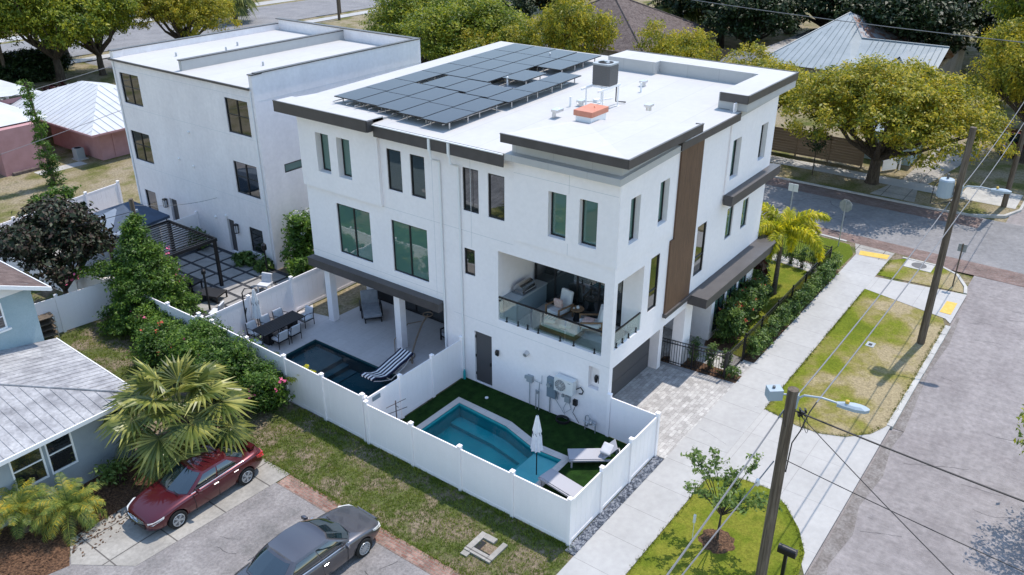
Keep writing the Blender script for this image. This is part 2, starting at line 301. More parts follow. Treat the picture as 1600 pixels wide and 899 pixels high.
leafmat('grass_verge', [(0.10, 0.135, 0.013), (0.14, 0.175, 0.017), (0.20, 0.21, 0.03)], nscale=1.0, trans=0.1)
def carpaint(name, c, metallic=0.55):
    m, n, L, b, mp, out = pm(name, [c], rough=0.32, metal=metallic, spec=0.5, coat=1.0)
    b.inputs['Coat Roughness'].default_value = 0.04
carpaint('paint_red', (0.085, 0.006, 0.012), 0.5)
carpaint('paint_grey', (0.085, 0.084, 0.096), 0.6)
carpaint('paint_silver', (0.45, 0.46, 0.47), 0.4)
pm('chrome', [(0.7, 0.7, 0.72)], rough=0.15, metal=1.0)
pm('headlight', [(0.55, 0.56, 0.55)], rough=0.12, spec=0.8, coat=1)
pm('taillight', [(0.40, 0.012, 0.012)], rough=0.15, coat=1)

# ---------------------------------------------------------------- mesh helpers
class MB:
    def __init__(s): s.v = []; s.f = []; s.mi = []; s.leaf = []
    def add(s, vs, fs, mi=0):
        o = len(s.v); s.v += [tuple(map(float, p)) for p in vs]
        for f in fs: s.f.append(tuple(i+o for i in f)); s.mi.append(mi)
    def box(s, x0, x1, y0, y1, z0, z1, mi=0):
        s.add([(x0,y0,z0),(x1,y0,z0),(x1,y1,z0),(x0,y1,z0),(x0,y0,z1),(x1,y0,z1),(x1,y1,z1),(x0,y1,z1)],
              [(0,3,2,1),(4,5,6,7),(0,1,5,4),(1,2,6,5),(2,3,7,6),(3,0,4,7)], mi)
        return s
    def obox(s, c, ax, ay, az, mi=0):
        """box from centre and three half axis vectors"""
        c = Vector(c); ax = Vector(ax); ay = Vector(ay); az = Vector(az)
        vs = [c+a*ax+b*ay+d*az for d in (-1,1) for (a,b) in ((-1,-1),(1,-1),(1,1),(-1,1))]
        s.add(vs, [(0,3,2,1),(4,5,6,7),(0,1,5,4),(1,2,6,5),(2,3,7,6),(3,0,4,7)], mi); return s
    def rbox(s, cx, cy, z0, z1, lx, ly, a=0, mi=0):
        return s.obox((cx, cy, (z0+z1)/2), (lx/2*math.cos(a), lx/2*math.sin(a), 0), (-ly/2*math.sin(a), ly/2*math.cos(a), 0), (0, 0, (z1-z0)/2), mi)
    def tube(s, pts, rad, n=8, mi=0, caps=True):
        pts = [Vector(p) for p in pts]
        if not hasattr(rad, '__len__'): rad = [rad]*len(pts)
        rings = []; up = None
        for i, p in enumerate(pts):
            d = (pts[min(i+1, len(pts)-1)]-pts[max(i-1, 0)])
            if d.length < 1e-9: d = Vector((0, 0, 1))
            d.normalize()
            if up is None:
                up = Vector((0, 0, 1)) if abs(d.z) < 0.9 else Vector((1, 0, 0))
            a = up.cross(d)
            if a.length < 1e-4: a = Vector((1, 0, 0)).cross(d)
            a.normalize(); b = d.cross(a); up = b if abs(d.z) > 0.9 else up
            rings.append([p+rad[i]*(math.cos(2*math.pi*k/n)*a+math.sin(2*math.pi*k/n)*b) for k in range(n)])
        vs = [q for r in rings for q in r]; fs = []
        for i in range(len(pts)-1):
            for k in range(n):
                k2 = (k+1) % n; fs.append((i*n+k, i*n+k2, (i+1)*n+k2, (i+1)*n+k))
        if caps: fs.append(tuple(range(n))[::-1]); fs.append(tuple((len(pts)-1)*n+k for k in range(n)))
        s.add(vs, fs, mi); return s
    def prism(s, poly, z0, z1, mi=0):
        n = len(poly); vs = [(x,y,z0) for x,y in poly]+[(x,y,z1) for x,y in poly]
        fs = [tuple(range(n))[::-1], tuple(range(n, 2*n))]+[(i,(i+1)%n,n+(i+1)%n,n+i) for i in range(n)]
        s.add(vs, fs, mi); return s
    def poly(s, pts, mi=0):
        s.add(pts, [tuple(range(len(pts)))], mi); return s
    def lathe(s, prof, c=(0,0,0), n=16, mi=0):
        vs = []; fs = []
        for r, z in prof:
            for k in range(n): vs.append((c[0]+r*math.cos(2*math.pi*k/n), c[1]+r*math.sin(2*math.pi*k/n), c[2]+z))
        for i in range(len(prof)-1):
            for k in range(n):
                k2 = (k+1) % n; fs.append((i*n+k, i*n+k2, (i+1)*n+k2, (i+1)*n+k))
        fs.append(tuple(range(n))[::-1]); fs.append(tuple((len(prof)-1)*n+k for k in range(n)))
        s.add(vs, fs, mi); return s

def build(name, mb, mat, parent=None, smooth=False, rel=True, recalc=True, bevel=0):
    """one mesh object. Coordinates are world; a part is re-expressed in its thing's frame, a single gets its origin at its base"""
    me = bpy.data.meshes.new(name)
    V = np.array(mb.v, dtype=np.float64).reshape(-1, 3)
    o = bpy.data.objects.new(name, me)
    if parent is not None and rel:
        off = np.array(tuple(world_loc(parent)))
        V = V-off
    elif parent is None:
        mn, mx = V.min(0), V.max(0); off = np.array([(mn[0]+mx[0])/2, (mn[1]+mx[1])/2, mn[2]]); V = V-off; o.location = tuple(off)
    me.from_pydata(V.tolist(), [], mb.f)
    mats = mat if isinstance(mat, (list, tuple)) else [mat]
    for m in mats: me.materials.append(M[m])
    if len(mats) > 1: me.polygons.foreach_set('material_index', mb.mi)
    if recalc:
        bm = bmesh.new(); bm.from_mesh(me); bmesh.ops.recalc_face_normals(bm, faces=bm.faces); bm.to_mesh(me); bm.free()
    if smooth: me.polygons.foreach_set('use_smooth', [True]*len(me.polygons))
    me.update(); COL.objects.link(o)
    if bevel:
        md = o.modifiers.new('bevel', 'BEVEL'); md.width = bevel; md.segments = 2; md.limit_method = 'ANGLE'
    if parent is not None: o.parent = parent
    return o
def world_loc(o):
    p = Vector(o.location)
    while o.parent: o = o.parent; p += Vector(o.location)
    return p
def tag(o, label=None, cat=None, group=None, kind=None):
    if label: o['label'] = label
    if cat: o['category'] = cat
    if group: o['group'] = group
    if kind: o['kind'] = kind
    return o
def thing(name, label, cat, loc, group=None):
    o = bpy.data.objects.new(name, None); COL.objects.link(o); o.location = loc; o.empty_display_size = 0.2
    return tag(o, label, cat, group)
def struct(name, mb, mat, smooth=False): return tag(build(name, mb, mat, smooth=smooth), kind='structure')
def copy_tree(o, parent=None):
    c = o.copy(); COL.objects.link(c)
    if parent is not None: c.parent = parent
    for ch in list(o.children): copy_tree(ch, c)
    return c
def place(proto, loc, rz=0, sc=1.0, label=None, first=[]):
    c = copy_tree(proto); c.location = loc; c.rotation_euler = (0, 0, rz); c.scale = (sc, sc, sc) if not hasattr(sc, '__len__') else sc
    if label: c['label'] = label
    return c
def sheet(outer, z, holes=()):
    mb = MB(); loops = [[Vector((x, y, z)) for x, y in outer]]+[[Vector((x, y, z)) for x, y in h] for h in holes]
    tr = tessellate_polygon(loops); flat = [tuple(p) for l in loops for p in l]
    mb.add(flat, [tuple(t) for t in tr]); 
    out = []
    for f in mb.f:
        a, b, c = (Vector(mb.v[i]) for i in f); out.append(f if (b-a).cross(c-a).z > 0 else f[::-1])
    mb.f = out; return mb
def sheet_obj(name, outer, z, mat, holes=()):
    mb = sheet(outer, z, holes); o = build(name, mb, mat, recalc=False); return tag(o, kind='structure')
def rect(x0, x1, y0, y1): return [(x0,y0),(x1,y0),(x1,y1),(x0,y1)]
# ---------------------------------------------------------------- ground, streets, paths
def arc(cx, cy, r, a0, a1, n=7): return [(cx+r*math.cos(R(a0+(a1-a0)*i/n)), cy+r*math.sin(R(a0+(a1-a0)*i/n))) for i in range(n+1)]
POOL1 = [(0.95,2.55),(3.42,2.55),(3.36,3.75),(3.86,5.40),(4.02,7.86),(0.95,7.86)]
COP1 = [(0.72,2.24),(3.74,2.30),(3.70,3.68),(4.22,5.40),(4.33,8.14),(0.72,8.14)]
POOL2 = rect(0.75, 4.05, 9.75, 16.4)
corner = [(30.35,84),(30.35,3.4),(30.0,1.0),(29.9,-2.2),(29.7,-4.4),(29.0,-5.6),(27.6,-6.25),(26.5,-6.4)]
streaks(*STUC, 1.2, (1.6, 1.6, .18), 0.045)
PH = [[(0.8,2.4),(3.6,2.4),(4.15,5.4),(4.15,8.0),(0.8,8.0)], rect(0.7,4.1,9.7,16.45)]
streaks(*streaks_late, 1.5, (6, 6, 1), 0.2); streaks(*streaks_late, 1.2, (0.6, 5, 1), 0.16, R(25))
sheet_obj('ground', rect(-400, 600, -400, 700), -0.16, 'lawn_dry', PH)
sheet_obj('block_ground', [(-70,-6.4)]+corner[::-1]+[(-70,84)], 0.0, 'lawn_weedy', [[(0.8,2.4),(3.6,2.4),(4.15,5.4),(4.15,8.0),(0.8,8.0)], rect(0.7,4.1,9.7,16.45)])
sheet_obj('street', rect(-120, 200, -12.6, -6.2), -0.10, 'street_worn')
sheet_obj('cross_street', rect(30.0, 38.9, -90, 84.2), -0.094, 'street_grey')
sheet_obj('brick_band', [(29.6,-15),(31.3,-15),(31.5,6),(30.2,6),(29.6,0)], -0.086, 'street_brick')
sheet_obj('brick_band', rect(36.9, 38.7, -5.0, 40), -0.086, 'street_brick')
fb = [(38.7,200),(38.7,-2.2),(38.9,-4.2),(40.0,-5.9),(41.6,-6.5),(300,-6.5),(300,84)]
sheet_obj('far_block_ground', [(38.7,84),(38.7,-2.2),(38.9,-4.2),(40.0,-5.9),(41.6,-6.5),(300,-6.5),(300,84)], 0.0, 'lawn_dry')
sheet_obj('far_sidewalk', rect(41.5, 43.1, -6.3, 60), 0.012, 'sidewalk')
sheet_obj('far_driveway', [(39.0,-0.9),(41.5,-0.5),(54,-2.4),(54,0.6),(43.5,0.9),(39.0,1.9)], 0.008, 'old_concrete')
sheet_obj('far_pad', [(41.5,-6.3),(44.6,-6.3),(44.6,-3.0),(41.5,-3.0)], 0.016, 'kerbstone')
struct('far_kerb', MB().prism([(38.55,60),(38.55,-2.2),(38.75,-4.3),(39.85,-6.05),(41.6,-6.65),(60,-6.65),(60,-6.5),(41.6,-6.5),(40.0,-5.9),(38.9,-4.2),(38.7,-2.2),(38.7,60)], -0.15, 0.02), 'kerbstone')
# far road beyond the left building
sheet_obj('back_road', rect(-300, 400, 88.5, 103), -0.10, 'street_grey')
sheet_obj('back_sidewalk', rect(-300, 400, 84.3, 86.3), 0.006, 'sidewalk')
sheet_obj('back_sidewalk', rect(-300, 400, 104.5, 107.5), -0.14, 'sidewalk')
sheet_obj('back_yard', rect(-60, 30.3, 38.8, 84), 0.006, 'lawn_dry')
# near side: sidewalk, verges, apron, kerb
sheet_obj('sidewalk', rect(-60, 28.4, -2.08, -0.4), 0.024, 'sidewalk')
sheet_obj('ramp', [(28.4,-2.08),(29.8,-2.1),(29.95,0.1),(28.4,-0.4)], 0.020, 'old_concrete')
sheet_obj('crosswalk_pad', [(24.3,-2.08),(26.05,-2.08),(26.65,-6.4),(22.9,-6.4),(23.3,-6.1)], 0.020, 'apron')
sheet_obj('tactile_strip', [(25.30,-5.75),(25.34,-6.22),(23.84,-6.22),(23.86,-5.72)], 0.030, 'yellow_paint')
sheet_obj('tactile_strip', [(29.06,-0.45),(29.36,-1.95),(28.70,-1.98),(28.42,-0.55)], 0.030, 'yellow_paint')
sheet_obj('apron', [(5.4,-2.08),(11.2,-2.08),(11.2,-4.8),(13.0,-6.42),(3.2,-6.42),(5.4,-5.2)], 0.016, 'apron')
sheet_obj('verge', [(10.95,-2.10),(24.25,-2.10),(23.25,-6.0),(22.4,-6.28),(12.6,-6.28),(11.75,-5.95),(11.0,-5.25),(10.62,-4.4),(10.6,-3.5)], 0.032, 'lawn_verge')
sheet_obj('verge', [(-60,-6.28),(3.1,-6.28),(4.1,-6.12),(5.05,-5.6),(5.9,-4.85),(6.4,-4.15),(6.35,-3.2),(5.72,-2.10),(-60,-2.10)], 0.032, 'lawn_bright')
sheet_obj('verge', [(26.35,-2.10),(28.7,-2.15),(29.35,-2.7),(29.4,-4.6),(28.8,-5.45),(27.5,-6.05),(26.75,-6.2)], 0.028, 'lawn_verge')
sheet_obj('verge', [(25.9,-0.25),(28.3,-0.3),(29.6,0.3),(29.9,3.2),(29.95,40),(19.5,40),(19.5,5.5),(25.9,5.2)], 0.010, 'lawn_verge')
def strip(poly, wd, z0, z1, name, mat):
    mb = MB(); P = [Vector((x, y, 0)) for x, y in poly]; L = []; Rr = []
    for i, p in enumerate(P):
        d = (P[min(i+1, len(P)-1)]-P[max(i-1, 0)]).normalized(); nn = Vector((-d.y, d.x, 0))*wd/2; L.append(p+nn); Rr.append(p-nn)
    for i in range(len(P)-1):
        q = [L[i], L[i+1], Rr[i+1], Rr[i]]
        mb.prism([(a.x, a.y) for a in q], z0, z1)
    return struct(name, mb, mat)
def kerb_blocks(x0, x1, y, name='kerb'):
    mb = MB(); x = x0; rr = random.Random(int(x0*7))
    while x < x1:
        l = min(rr.uniform(0.9, 2.0), x1-x); mb.box(x, x+l-0.02, y-0.11+rr.uniform(-.01,.01), y+0.11, -0.15, 0.035+rr.uniform(-.008,.008)); x += l
    return struct(name, mb, 'kerbstone')
kerb_blocks(12.7, 22.6, -6.38); kerb_blocks(-50, 3.0, -6.38)
strip([(26.75,-6.3),(27.6,-6.15),(28.9,-5.5),(29.5,-4.6),(29.5,-2.6)], 0.16, -0.15, 0.04, 'kerb', 'kerbstone')
strip([(29.98,0.6),(30.2,3.4),(30.25,12),(30.25,60)], 0.18, -0.15, 0.03, 'kerb', 'kerbstone')
sheet_obj('gutter_dirt', [(2.6,-6.42),(4.4,-6.5),(8,-6.46),(12.6,-6.5),(12.8,-6.9),(11.5,-6.78),(9.6,-7.0),(7.5,-6.8),(6.0,-7.05),(4.2,-6.85),(2.2,-7.2),(-4,-6.9),(-4,-6.5)], -0.088, 'dirt_road')
sheet_obj('gutter_dirt', [(12.8,-6.5),(24.0,-6.5),(24.0,-6.62),(21,-6.78),(18,-6.62),(15.5,-6.75),(12.8,-6.9)], -0.084, 'dirt_road')
def cracks(name, mat, x0, x1, y0, y1, n, z, seed, ln=2.5, w_=.012, ax=None):
    rr = random.Random(seed); mb = MB()
    for _ in range(n):
        x, y = rr.uniform(x0, x1), rr.uniform(y0, y1); a = rr.uniform(0, 6.28) if ax is None else ax+rr.uniform(-.3,.3); P = []
        for k in range(int(ln*6*rr.uniform(.5,1.3))): P.append((x, y)); a += rr.uniform(-.5,.5) if ax is None else (ax-a)*.3+rr.uniform(-.35,.35); x += .16*math.cos(a); y += .16*math.sin(a)
        P = [p for p in P if x0 <= p[0] <= x1 and y0 <= p[1] <= y1]
        for k in range(len(P)-1):
            d = Vector((P[k+1][0]-P[k][0], P[k+1][1]-P[k][1], 0)); 
            if d.length < 1e-4 or d.length > .3: continue
            d.normalize(); q = w_*rr.uniform(.4,1.2); nx, ny = -d.y*q, d.x*q
            mb.add([(P[k][0]-nx,P[k][1]-ny,z),(P[k+1][0]-nx,P[k+1][1]-ny,z),(P[k+1][0]+nx,P[k+1][1]+ny,z),(P[k][0]+nx,P[k][1]+ny,z)], [(0,1,2,3)])
    return tag(build(name, mb, mat, recalc=False), kind='structure')
cracks('lot_cracks', 'crack', -8.5, -3.7, 1.5, 9.7, 16, 0.016, 3, 1.6, .009)
cracks('street_cracks', 'crack', -6, 30, -12.4, -7.1, 22, -0.096, 4, 2.4, .009, R(100)); cracks('street_cracks', 'crack', 31.6, 36.6, -12, 12, 8, -0.09, 5, 3.0, .012)
cracks('sidewalk_cracks', 'crack', -2, 24, -2.0, -.5, 3, 0.027, 8, 1.2, .004)
# yards
sheet_obj('paver_driveway', [(5.74,-0.40),(11.55,-0.40),(11.55,3.18),(5.74,3.18)], 0.016, 'paver')
sheet_obj('paver_border', [(11.55,-0.40),(12.0,-0.40),(11.75,3.18),(11.55,3.18)], 0.018, 'paver_border')
sheet_obj('paver_path', [(12.7,-0.40),(14.1,-0.40),(14.1,0.5),(14.6,2.2),(14.6,5.4),(11.3,5.4),(11.3,3.18),(12.7,2.2)], 0.014, 'paver')
sheet_obj('mulch_bed', [(11.75,3.0),(12.0,-0.38),(12.7,-0.38),(12.7,2.2),(12.2,3.0)], 0.020, 'mulch')
sheet_obj('front_lawn', [(14.1,0.2),(25.4,0.25),(25.4,4.6),(19.4,4.8),(19.3,2.1),(14.6,2.1)], 0.012, 'lawn_bright')
sheet_obj('mulch_bed', [(14.15,0.9),(15.6,1.0),(19.2,1.35),(19.2,2.15),(14.6,2.15),(14.1,2.0)], 0.018, 'mulch')
sheet_obj('hedge_bed', [(14.0,-0.38),(25.6,-0.38),(25.6,0.12),(14.0,0.12)], 0.018, 'mulch')
sheet_obj('white_gravel_strip', [(24.55,0.4),(25.5,0.4),(26.3,5.2),(25.2,5.2)], 0.018, 'kerbstone')
sheet_obj('gravel_strip', rect(-0.30, 5.70, -0.40, -0.05), 0.030, 'pebble_bed')
sheet_obj('artificial_turf', rect(0.06, 5.66, 0.06, 8.92), 0.030, 'turf', [[(x, y) for x, y in COP1]])
sheet_obj('pool_deck', [(0.05,9.02),(5.70,9.02),(5.70,9.95),(8.7,9.95),(8.7,17.1),(5.95,17.25),(5.72,18.4),(6.3,19.12),(0.05,19.12)], 0.030, 'deck_tile', [POOL2])
sheet_obj('side_lawn', [(5.95,17.27),(8.7,17.12),(16,17.12),(16,19.12),(6.32,19.12),(5.74,18.4)], 0.014, 'lawn_dry')
sheet_obj('gravel_court', rect(0.3, 7.88, 19.3, 29.6), 0.012, 'gravel_dark')
sheet_obj('patio_slab', rect(0.3, 7.88, 29.6, 38.5), 0.012, 'old_concrete')
sheet_obj('parking_lot', [(-40,-6.3),(-3.55,-6.3),(-3.55,10.5),(-8.3,10.6),(-9.5,12.3),(-9.9,12.0),(-40,13.2)], 0.012, 'lot_asphalt')
sheet_obj('brick_edge', rect(-3.55, -2.98, -6.3, 9.8), 0.020, 'red_brick')
sheet_obj('concrete_pad', [(-9.85,11.8),(-8.7,10.15),(-2.95,9.82),(-2.95,11.2),(-3.3,12.75),(-6.9,12.9),(-9.3,12.9)], 0.022, 'old_concrete')
sheet_obj('mulch_bed', [(-14,12.9),(-9.9,11.8),(-9.3,12.9),(-3.3,12.75),(-2.9,13.6),(-3.2,15.2),(-14,15.2)], 0.017, 'mulch')
sheet_obj('shade_soil', [(-3.9,12.8),(-2.0,12.7),(0.0,13.2),(0.0,25.5),(-2.3,25.5),(-3.6,21),(-4.8,21),(-4.8,15.3)], 0.008, 'lawn_weedy')

# ---------------------------------------------------------------- walls with openings
class Plane:
    """a wall plane: u along it, z up, d into the building"""
    def __init__(s, o, u, w): s.o = Vector(o); s.u = Vector(u); s.w = Vector(w)
    def P(s, u, z, d=0): q = s.o+s.u*u+s.w*d; return (q.x, q.y, q.z+z)
    def box(s, mb, u0, u1, z0, z1, d0, d1, mi=0):
        c = [s.P(u, z, d) for z in (z0, z1) for (u, d) in ((u0,d0),(u1,d0),(u1,d1),(u0,d1))]
        mb.add(c, [(0,3,2,1),(4,5,6,7),(0,1,5,4),(1,2,6,5),(2,3,7,6),(3,0,4,7)], mi)
    def wall(s, mb, u0, u1, z0, z1, holes, d0, d1, mi=0):
        us = sorted({u0, u1}|{h[i] for h in holes for i in (0, 1) if u0 < h[i] < u1}); zs = sorted({z0, z1}|{h[i] for h in holes for i in (2, 3) if z0 < h[i] < z1})
        def solid(i, j):
            if i < 0 or j < 0 or i >= len(us)-1 or j >= len(zs)-1: return False
            a, b = (us[i]+us[i+1])/2, (zs[j]+zs[j+1])/2
            return not any(h[0] < a < h[1] and h[2] < b < h[3] for h in holes)
        for i in range(len(us)-1):
            for j in range(len(zs)-1):
                if not solid(i, j): continue
                a, b, c, d = us[i], us[i+1], zs[j], zs[j+1]
                mb.add([s.P(a,c,d0), s.P(b,c,d0), s.P(b,d,d0), s.P(a,d,d0)], [(0,1,2,3)], mi)
                mb.add([s.P(a,c,d1), s.P(b,c,d1), s.P(b,d,d1), s.P(a,d,d1)], [(0,3,2,1)], mi)
                for ok, (p, q, r, t) in ((solid(i-1,j),(a,c,a,d)),(solid(i+1,j),(b,c,b,d)),(solid(i,j-1),(a,c,b,c)),(solid(i,j+1),(a,d,b,d))):
                    if not ok: mb.add([s.P(p,q,d0), s.P(r,t,d0), s.P(r,t,d1), s.P(p,q,d1)], [(0,1,2,3)], mi)
    def window(s, parent, u0, u1, z0, z1, depth, glass, muls=(), hmuls=(), fw=0.05, sill=True):
        mb = MB(); d0, d1 = depth-0.05, depth+0.02
        for (a, b, c, d) in ((u0, u0+fw, z0, z1), (u1-fw, u1, z0, z1), (u0+fw, u1-fw, z0, z0+fw), (u0+fw, u1-fw, z1-fw, z1)): s.box(mb, a, b, c, d, d0, d1)
        for m_ in muls: s.box(mb, m_-0.035, m_+0.035, z0+fw, z1-fw, d0+0.004, d1)
        for h in hmuls: s.box(mb, u0+fw, u1-fw, h-0.02, h+0.02, d0+0.008, d1)
        f = build('window', mb, 'frame_black', parent, recalc=True)
        p = MB(); s.box(p, u0+fw-0.01, u1-fw+0.01, z0+fw-0.01, z1-fw+0.01, depth-0.012, depth+0.012)
        g = build('pane', p, glass, f)
        g.location = (0, 0, 0)
        return f
# a part built under a part must not be shifted twice: both are expressed from the thing's own origin
REAR = Plane((5.68,0,0), (0,1,0), (1,0,0)); SIDE = Plane((0,2.06,0), (1,0,0), (0,1,0))

# ---------------------------------------------------------------- the white house
house = thing('modern_house', 'white three storey stucco house with charcoal fascias and solar panels on its roof', 'house', (5.68, 2.06, 0))
Z3a, Z3b = 7.55, 9.27
winsA = [(8.02,8.78),(6.81,7.57),(11.92,12.70),(10.68,11.44)]; winsD = [(15.92,16.72),(14.66,15.44)]; winsB = [(4.10,4.85),(2.84,3.56)]
bigs = [(13.95,15.97),(10.72,12.70)]
holes = [(a,b,Z3a,Z3b) for a,b in winsA+winsD]+[(a,b,7.48,9.18) for a,b in winsB]+[(a,b,3.90,6.23) for a,b in bigs]
holes += [(8.26,8.79,4.88,6.0), (7.48,8.36,0.06,2.44), (2.44,7.13,3.34,6.28), (2.47,2.93,1.84,2.78), (9.95,17.9,-1,2.9)]
wb = MB()
REAR.wall(wb, 2.06, 17.8, 0, 10.30, holes, 0, 0.24)
sh = [(6.40,7.08,7.58,9.26),(8.50,9.22,7.58,9.26),(5.93,7.84,3.60,6.28),(8.33,9.03,4.12,6.36),
      (14.75,15.6,7.60,9.30),(17.72,18.5,7.66,9.28),(12.22,13.08,4.12,6.34),(15.14,15.82,4.78,6.2),(16.84,17.5,4.72,6.08),
      (5.90,11.86,-1,2.86),(12.55,14.62,-1,3.0),(14.95,16.05,0.25,2.75),(16.25,17.35,0.25,2.75),(17.55,18.5,0.25,2.75)]
SIDE.wall(wb, 5.92, 19.3, 0, 10.30, sh, 0, 0.24)
SIDE.box(wb, 11.86, 12.55, 0, 2.86, 0.24, 0.5)          # porch pier deepened
wb.box(19.06, 19.3, 2.30, 17.8, 0, 10.3); wb.box(5.92, 19.06, 17.56, 17.8, 2.9, 10.3); wb.box(8.7, 19.06, 17.56, 17.8, 0, 2.9)
# projecting upper bay at the left end of the rear wall
REAR.wall(wb, 13.05, 17.8, 6.75, 10.14, [(a,b,Z3a,Z3b) for a,b in winsD], -0.14, -0.002)
REAR.wall(wb, 2.02, 6.35, 6.95, 10.75, [(a,b,7.48,9.18) for a,b in winsB], -0.05, -0.002)
SIDE.wall(wb, 14.42, 19.34, 7.05, 10.88, [(14.75,15.6,7.60,9.30),(17.72,18.5,7.66,9.28)], -0.06, -0.002)
SIDE.wall(wb, 5.66, 9.74, 6.95, 10.75, [(6.40,7.08,7.58,9.26),(8.50,9.22,7.58,9.26)], -0.05, -0.002)
# garage recess, porch, patio and balcony inner walls
wb.box(5.92, 6.02, 2.30, 3.15, 0, 2.86); wb.box(5.92, 11.86, 2.31, 3.2, 2.86, 3.1); wb.box(11.02, 11.32, 2.75, 5.4, 0, 2.85)
wb.box(11.33, 14.6, 5.4, 5.6, 0, 3.0); wb.box(14.62, 14.86, 2.30, 5.4, 0, 3.0); wb.box(11.33, 14.61, 2.31, 5.39, 3.002, 3.2)
wb.box(5.93, 8.72, 9.71, 9.94, 0, 2.9); wb.box(8.72, 8.95, 9.94, 17.56, 0, 2.9); wb.box(5.93, 8.9, 9.96, 17.54, 2.9, 3.1)
wb.box(5.70, 5.92, 9.60, 9.95, 0, 2.9)
wb.box(5.93, 8.3, 7.14, 7.38, 3.1, 6.5); wb.box(8.1, 8.3, 2.31, 7.13, 3.1, 6.4); wb.box(7.86, 8.09, 2.31, 2.9, 3.35, 6.3)
wb.box(5.93, 8.09, 2.31, 7.13, 6.29, 6.5)
# control joints and stucco reveals
for (u, z0, z1) in ((4.0, 6.95, 7.40), (4.0, 9.25, 10.0), (8.40, 6.1, 10.0), (10.3,3.5,10)): REAR.box(wb, u-.008, u+.008, z0, z1, -0.054 if u < 6 else -0.004, -0.03 if u < 6 else 0.01, 1)
for (a, b, z) in ((2.06, 6.35, 9.55), (6.4, 17.8, 6.72), (2.06, 9.4, 2.98), (9.95, 17.8, 3.62)): REAR.box(wb, a, b, z-.008, z+.008, -0.054 if z > 9 else -0.004, -0.03 if z > 9 else 0.01, 1)
build('wall', wb, ['stucco', 'joint'], house)
# dark cores so that no light leaks through behind the panes
core = MB(); core.box(6.4, 19.0, 2.9, 17.4, 6.6, 10.2); core.box(9.1, 19.0, 5.7, 17.4, 0.1, 6.5); core.box(6.4, 8.9, 7.5, 17.4, 3.2, 6.5); core.box(6.2, 9.0, 3.3, 9.6, 0.1, 2.8); core.box(8.45, 19, 2.9, 5.6, 3.3, 6.5); core.box(14.9,19,2.9,5.6,.1,3.2)
build('interior', core, 'interior_dark', house)
# balcony and garage floors
fl = MB(); fl.box(5.93, 8.09, 2.31, 7.13, 3.2, 3.33); build('balcony_floor', fl, 'deck_tile', house)
# roof: gently sloping membrane, raised corner slab, raised far parapet
def rz(x): return 10.30+0.024*(x-5.2)
rb = MB()
def slopebox(x0, x1, y0, y1, t=0.24):
    rb.add([(x0,y0,rz(x0)-t),(x1,y0,rz(x1)-t),(x1,y1,rz(x1)-t),(x0,y1,rz(x0)-t),(x0,y0,rz(x0)),(x1,y0,rz(x1)),(x1,y1,rz(x1)),(x0,y1,rz(x0))],
           [(0,3,2,1),(4,5,6,7),(0,1,5,4),(1,2,6,5),(2,3,7,6),(3,0,4,7)])
slopebox(5.28, 20.6, 1.83, 12.95); slopebox(5.28, 20.6, 12.95, 18.35)
rb.add([(5.09,1.5,11.05),(10.3,1.5,11.05),(10.3,6.45,10.44),(5.09,6.45,11.05),(5.09,1.5,10.79),(10.3,1.5,10.79),(10.3,6.45,10.25),(5.09,6.45,10.79)],[(0,1,2),(0,2,3),(4,6,5),(4,7,6),(0,4,5,1),(1,5,6,2),(2,6,7,3),(3,7,4,0)]); rb.box(5.60, 10.1, 1.98, 4.2, 10.2, 10.70); rb.box(5.6,7.5,4.2,6.4,10.2,10.70)
rb.box(4.93+0.03, 5.9, 12.97, 18.38, 10.18, 10.47)
rb.add([(4.96,12.97,10.47),(7.2,12.97,rz(7.2)-0.01),(7.2,18.38,rz(7.2)-0.01),(4.96,18.38,10.47),(4.96,12.97,10.1),(7.2,12.97,10.1),(7.2,18.38,10.1),(4.96,18.38,10.1)],
       [(0,1,2,3),(4,7,6,5),(0,4,5,1),(1,5,6,2),(2,6,7,3),(3,7,4,0)])
rb.box(14.70, 20.1, 1.60, 2.82, 10.55, 11.18); rb.box(18.78, 20.1, 2.82, 7.62, 10.4, 11.18); rb.box(18.32, 20.1, 7.62, 10.15, 10.4, 11.18)
build('roof', rb, 'roofmembrane', house)
fa = MB()
def fascia(x0, y0, x1, y1, z0, z1, t=0.04):
    """a flat board between two plan points with a slim drip lip along its top"""
    d = Vector((x1-x0, y1-y0, 0)); L_ = d.length; d.normalize(); nn = Vector((-d.y, d.x, 0))
    c = Vector(((x0+x1)/2, (y0+y1)/2, (z0+z1)/2)); fa.obox(c, d*L_/2, nn*t/2, (0, 0, (z1-z0)/2))
    fa.obox(c+Vector((0,0,(z1-z0)/2-0.012)), d*(L_/2+0.01), nn*(t/2+0.018), (0, 0, 0.016))
fascia(5.06, 1.47, 5.06, 6.50, 10.77, 11.08); fascia(5.04, 1.46, 10.36, 1.46, 10.77, 11.08); fascia(10.34, 1.50, 10.34, 1.72, 10.77, 11.05)
fascia(5.25, 6.52, 5.25, 12.90, 9.80, 10.26); fascia(4.92, 12.93, 4.92, 18.42, 10.02, 10.49); fascia(4.94, 12.91, 5.25, 12.91, 10.02, 10.45)
fascia(9.50, 1.80, 14.66, 1.80, 10.20, 10.50); fascia(14.66, 1.82, 14.66, 2.0, 10.2, 10.5); fascia(14.66, 1.57, 20.14, 1.57, 10.88, 11.20); fascia(14.66, 1.57, 14.66, 2.75, 10.86, 11.20)
fascia(20.14, 1.57, 20.14, 10.2, 10.88, 11.2)
fascia(9.52, 1.80, 9.52, 2.03, 10.2, 10.5)
build('fascia', fa, 'charcoal', house)
sf = MB()   # white soffits and stub walls under the raised slabs
sf.box(14.72, 19.3, 2.02, 2.30, 10.3, 10.548)
build('parapet_wall', sf, 'stucco', house)
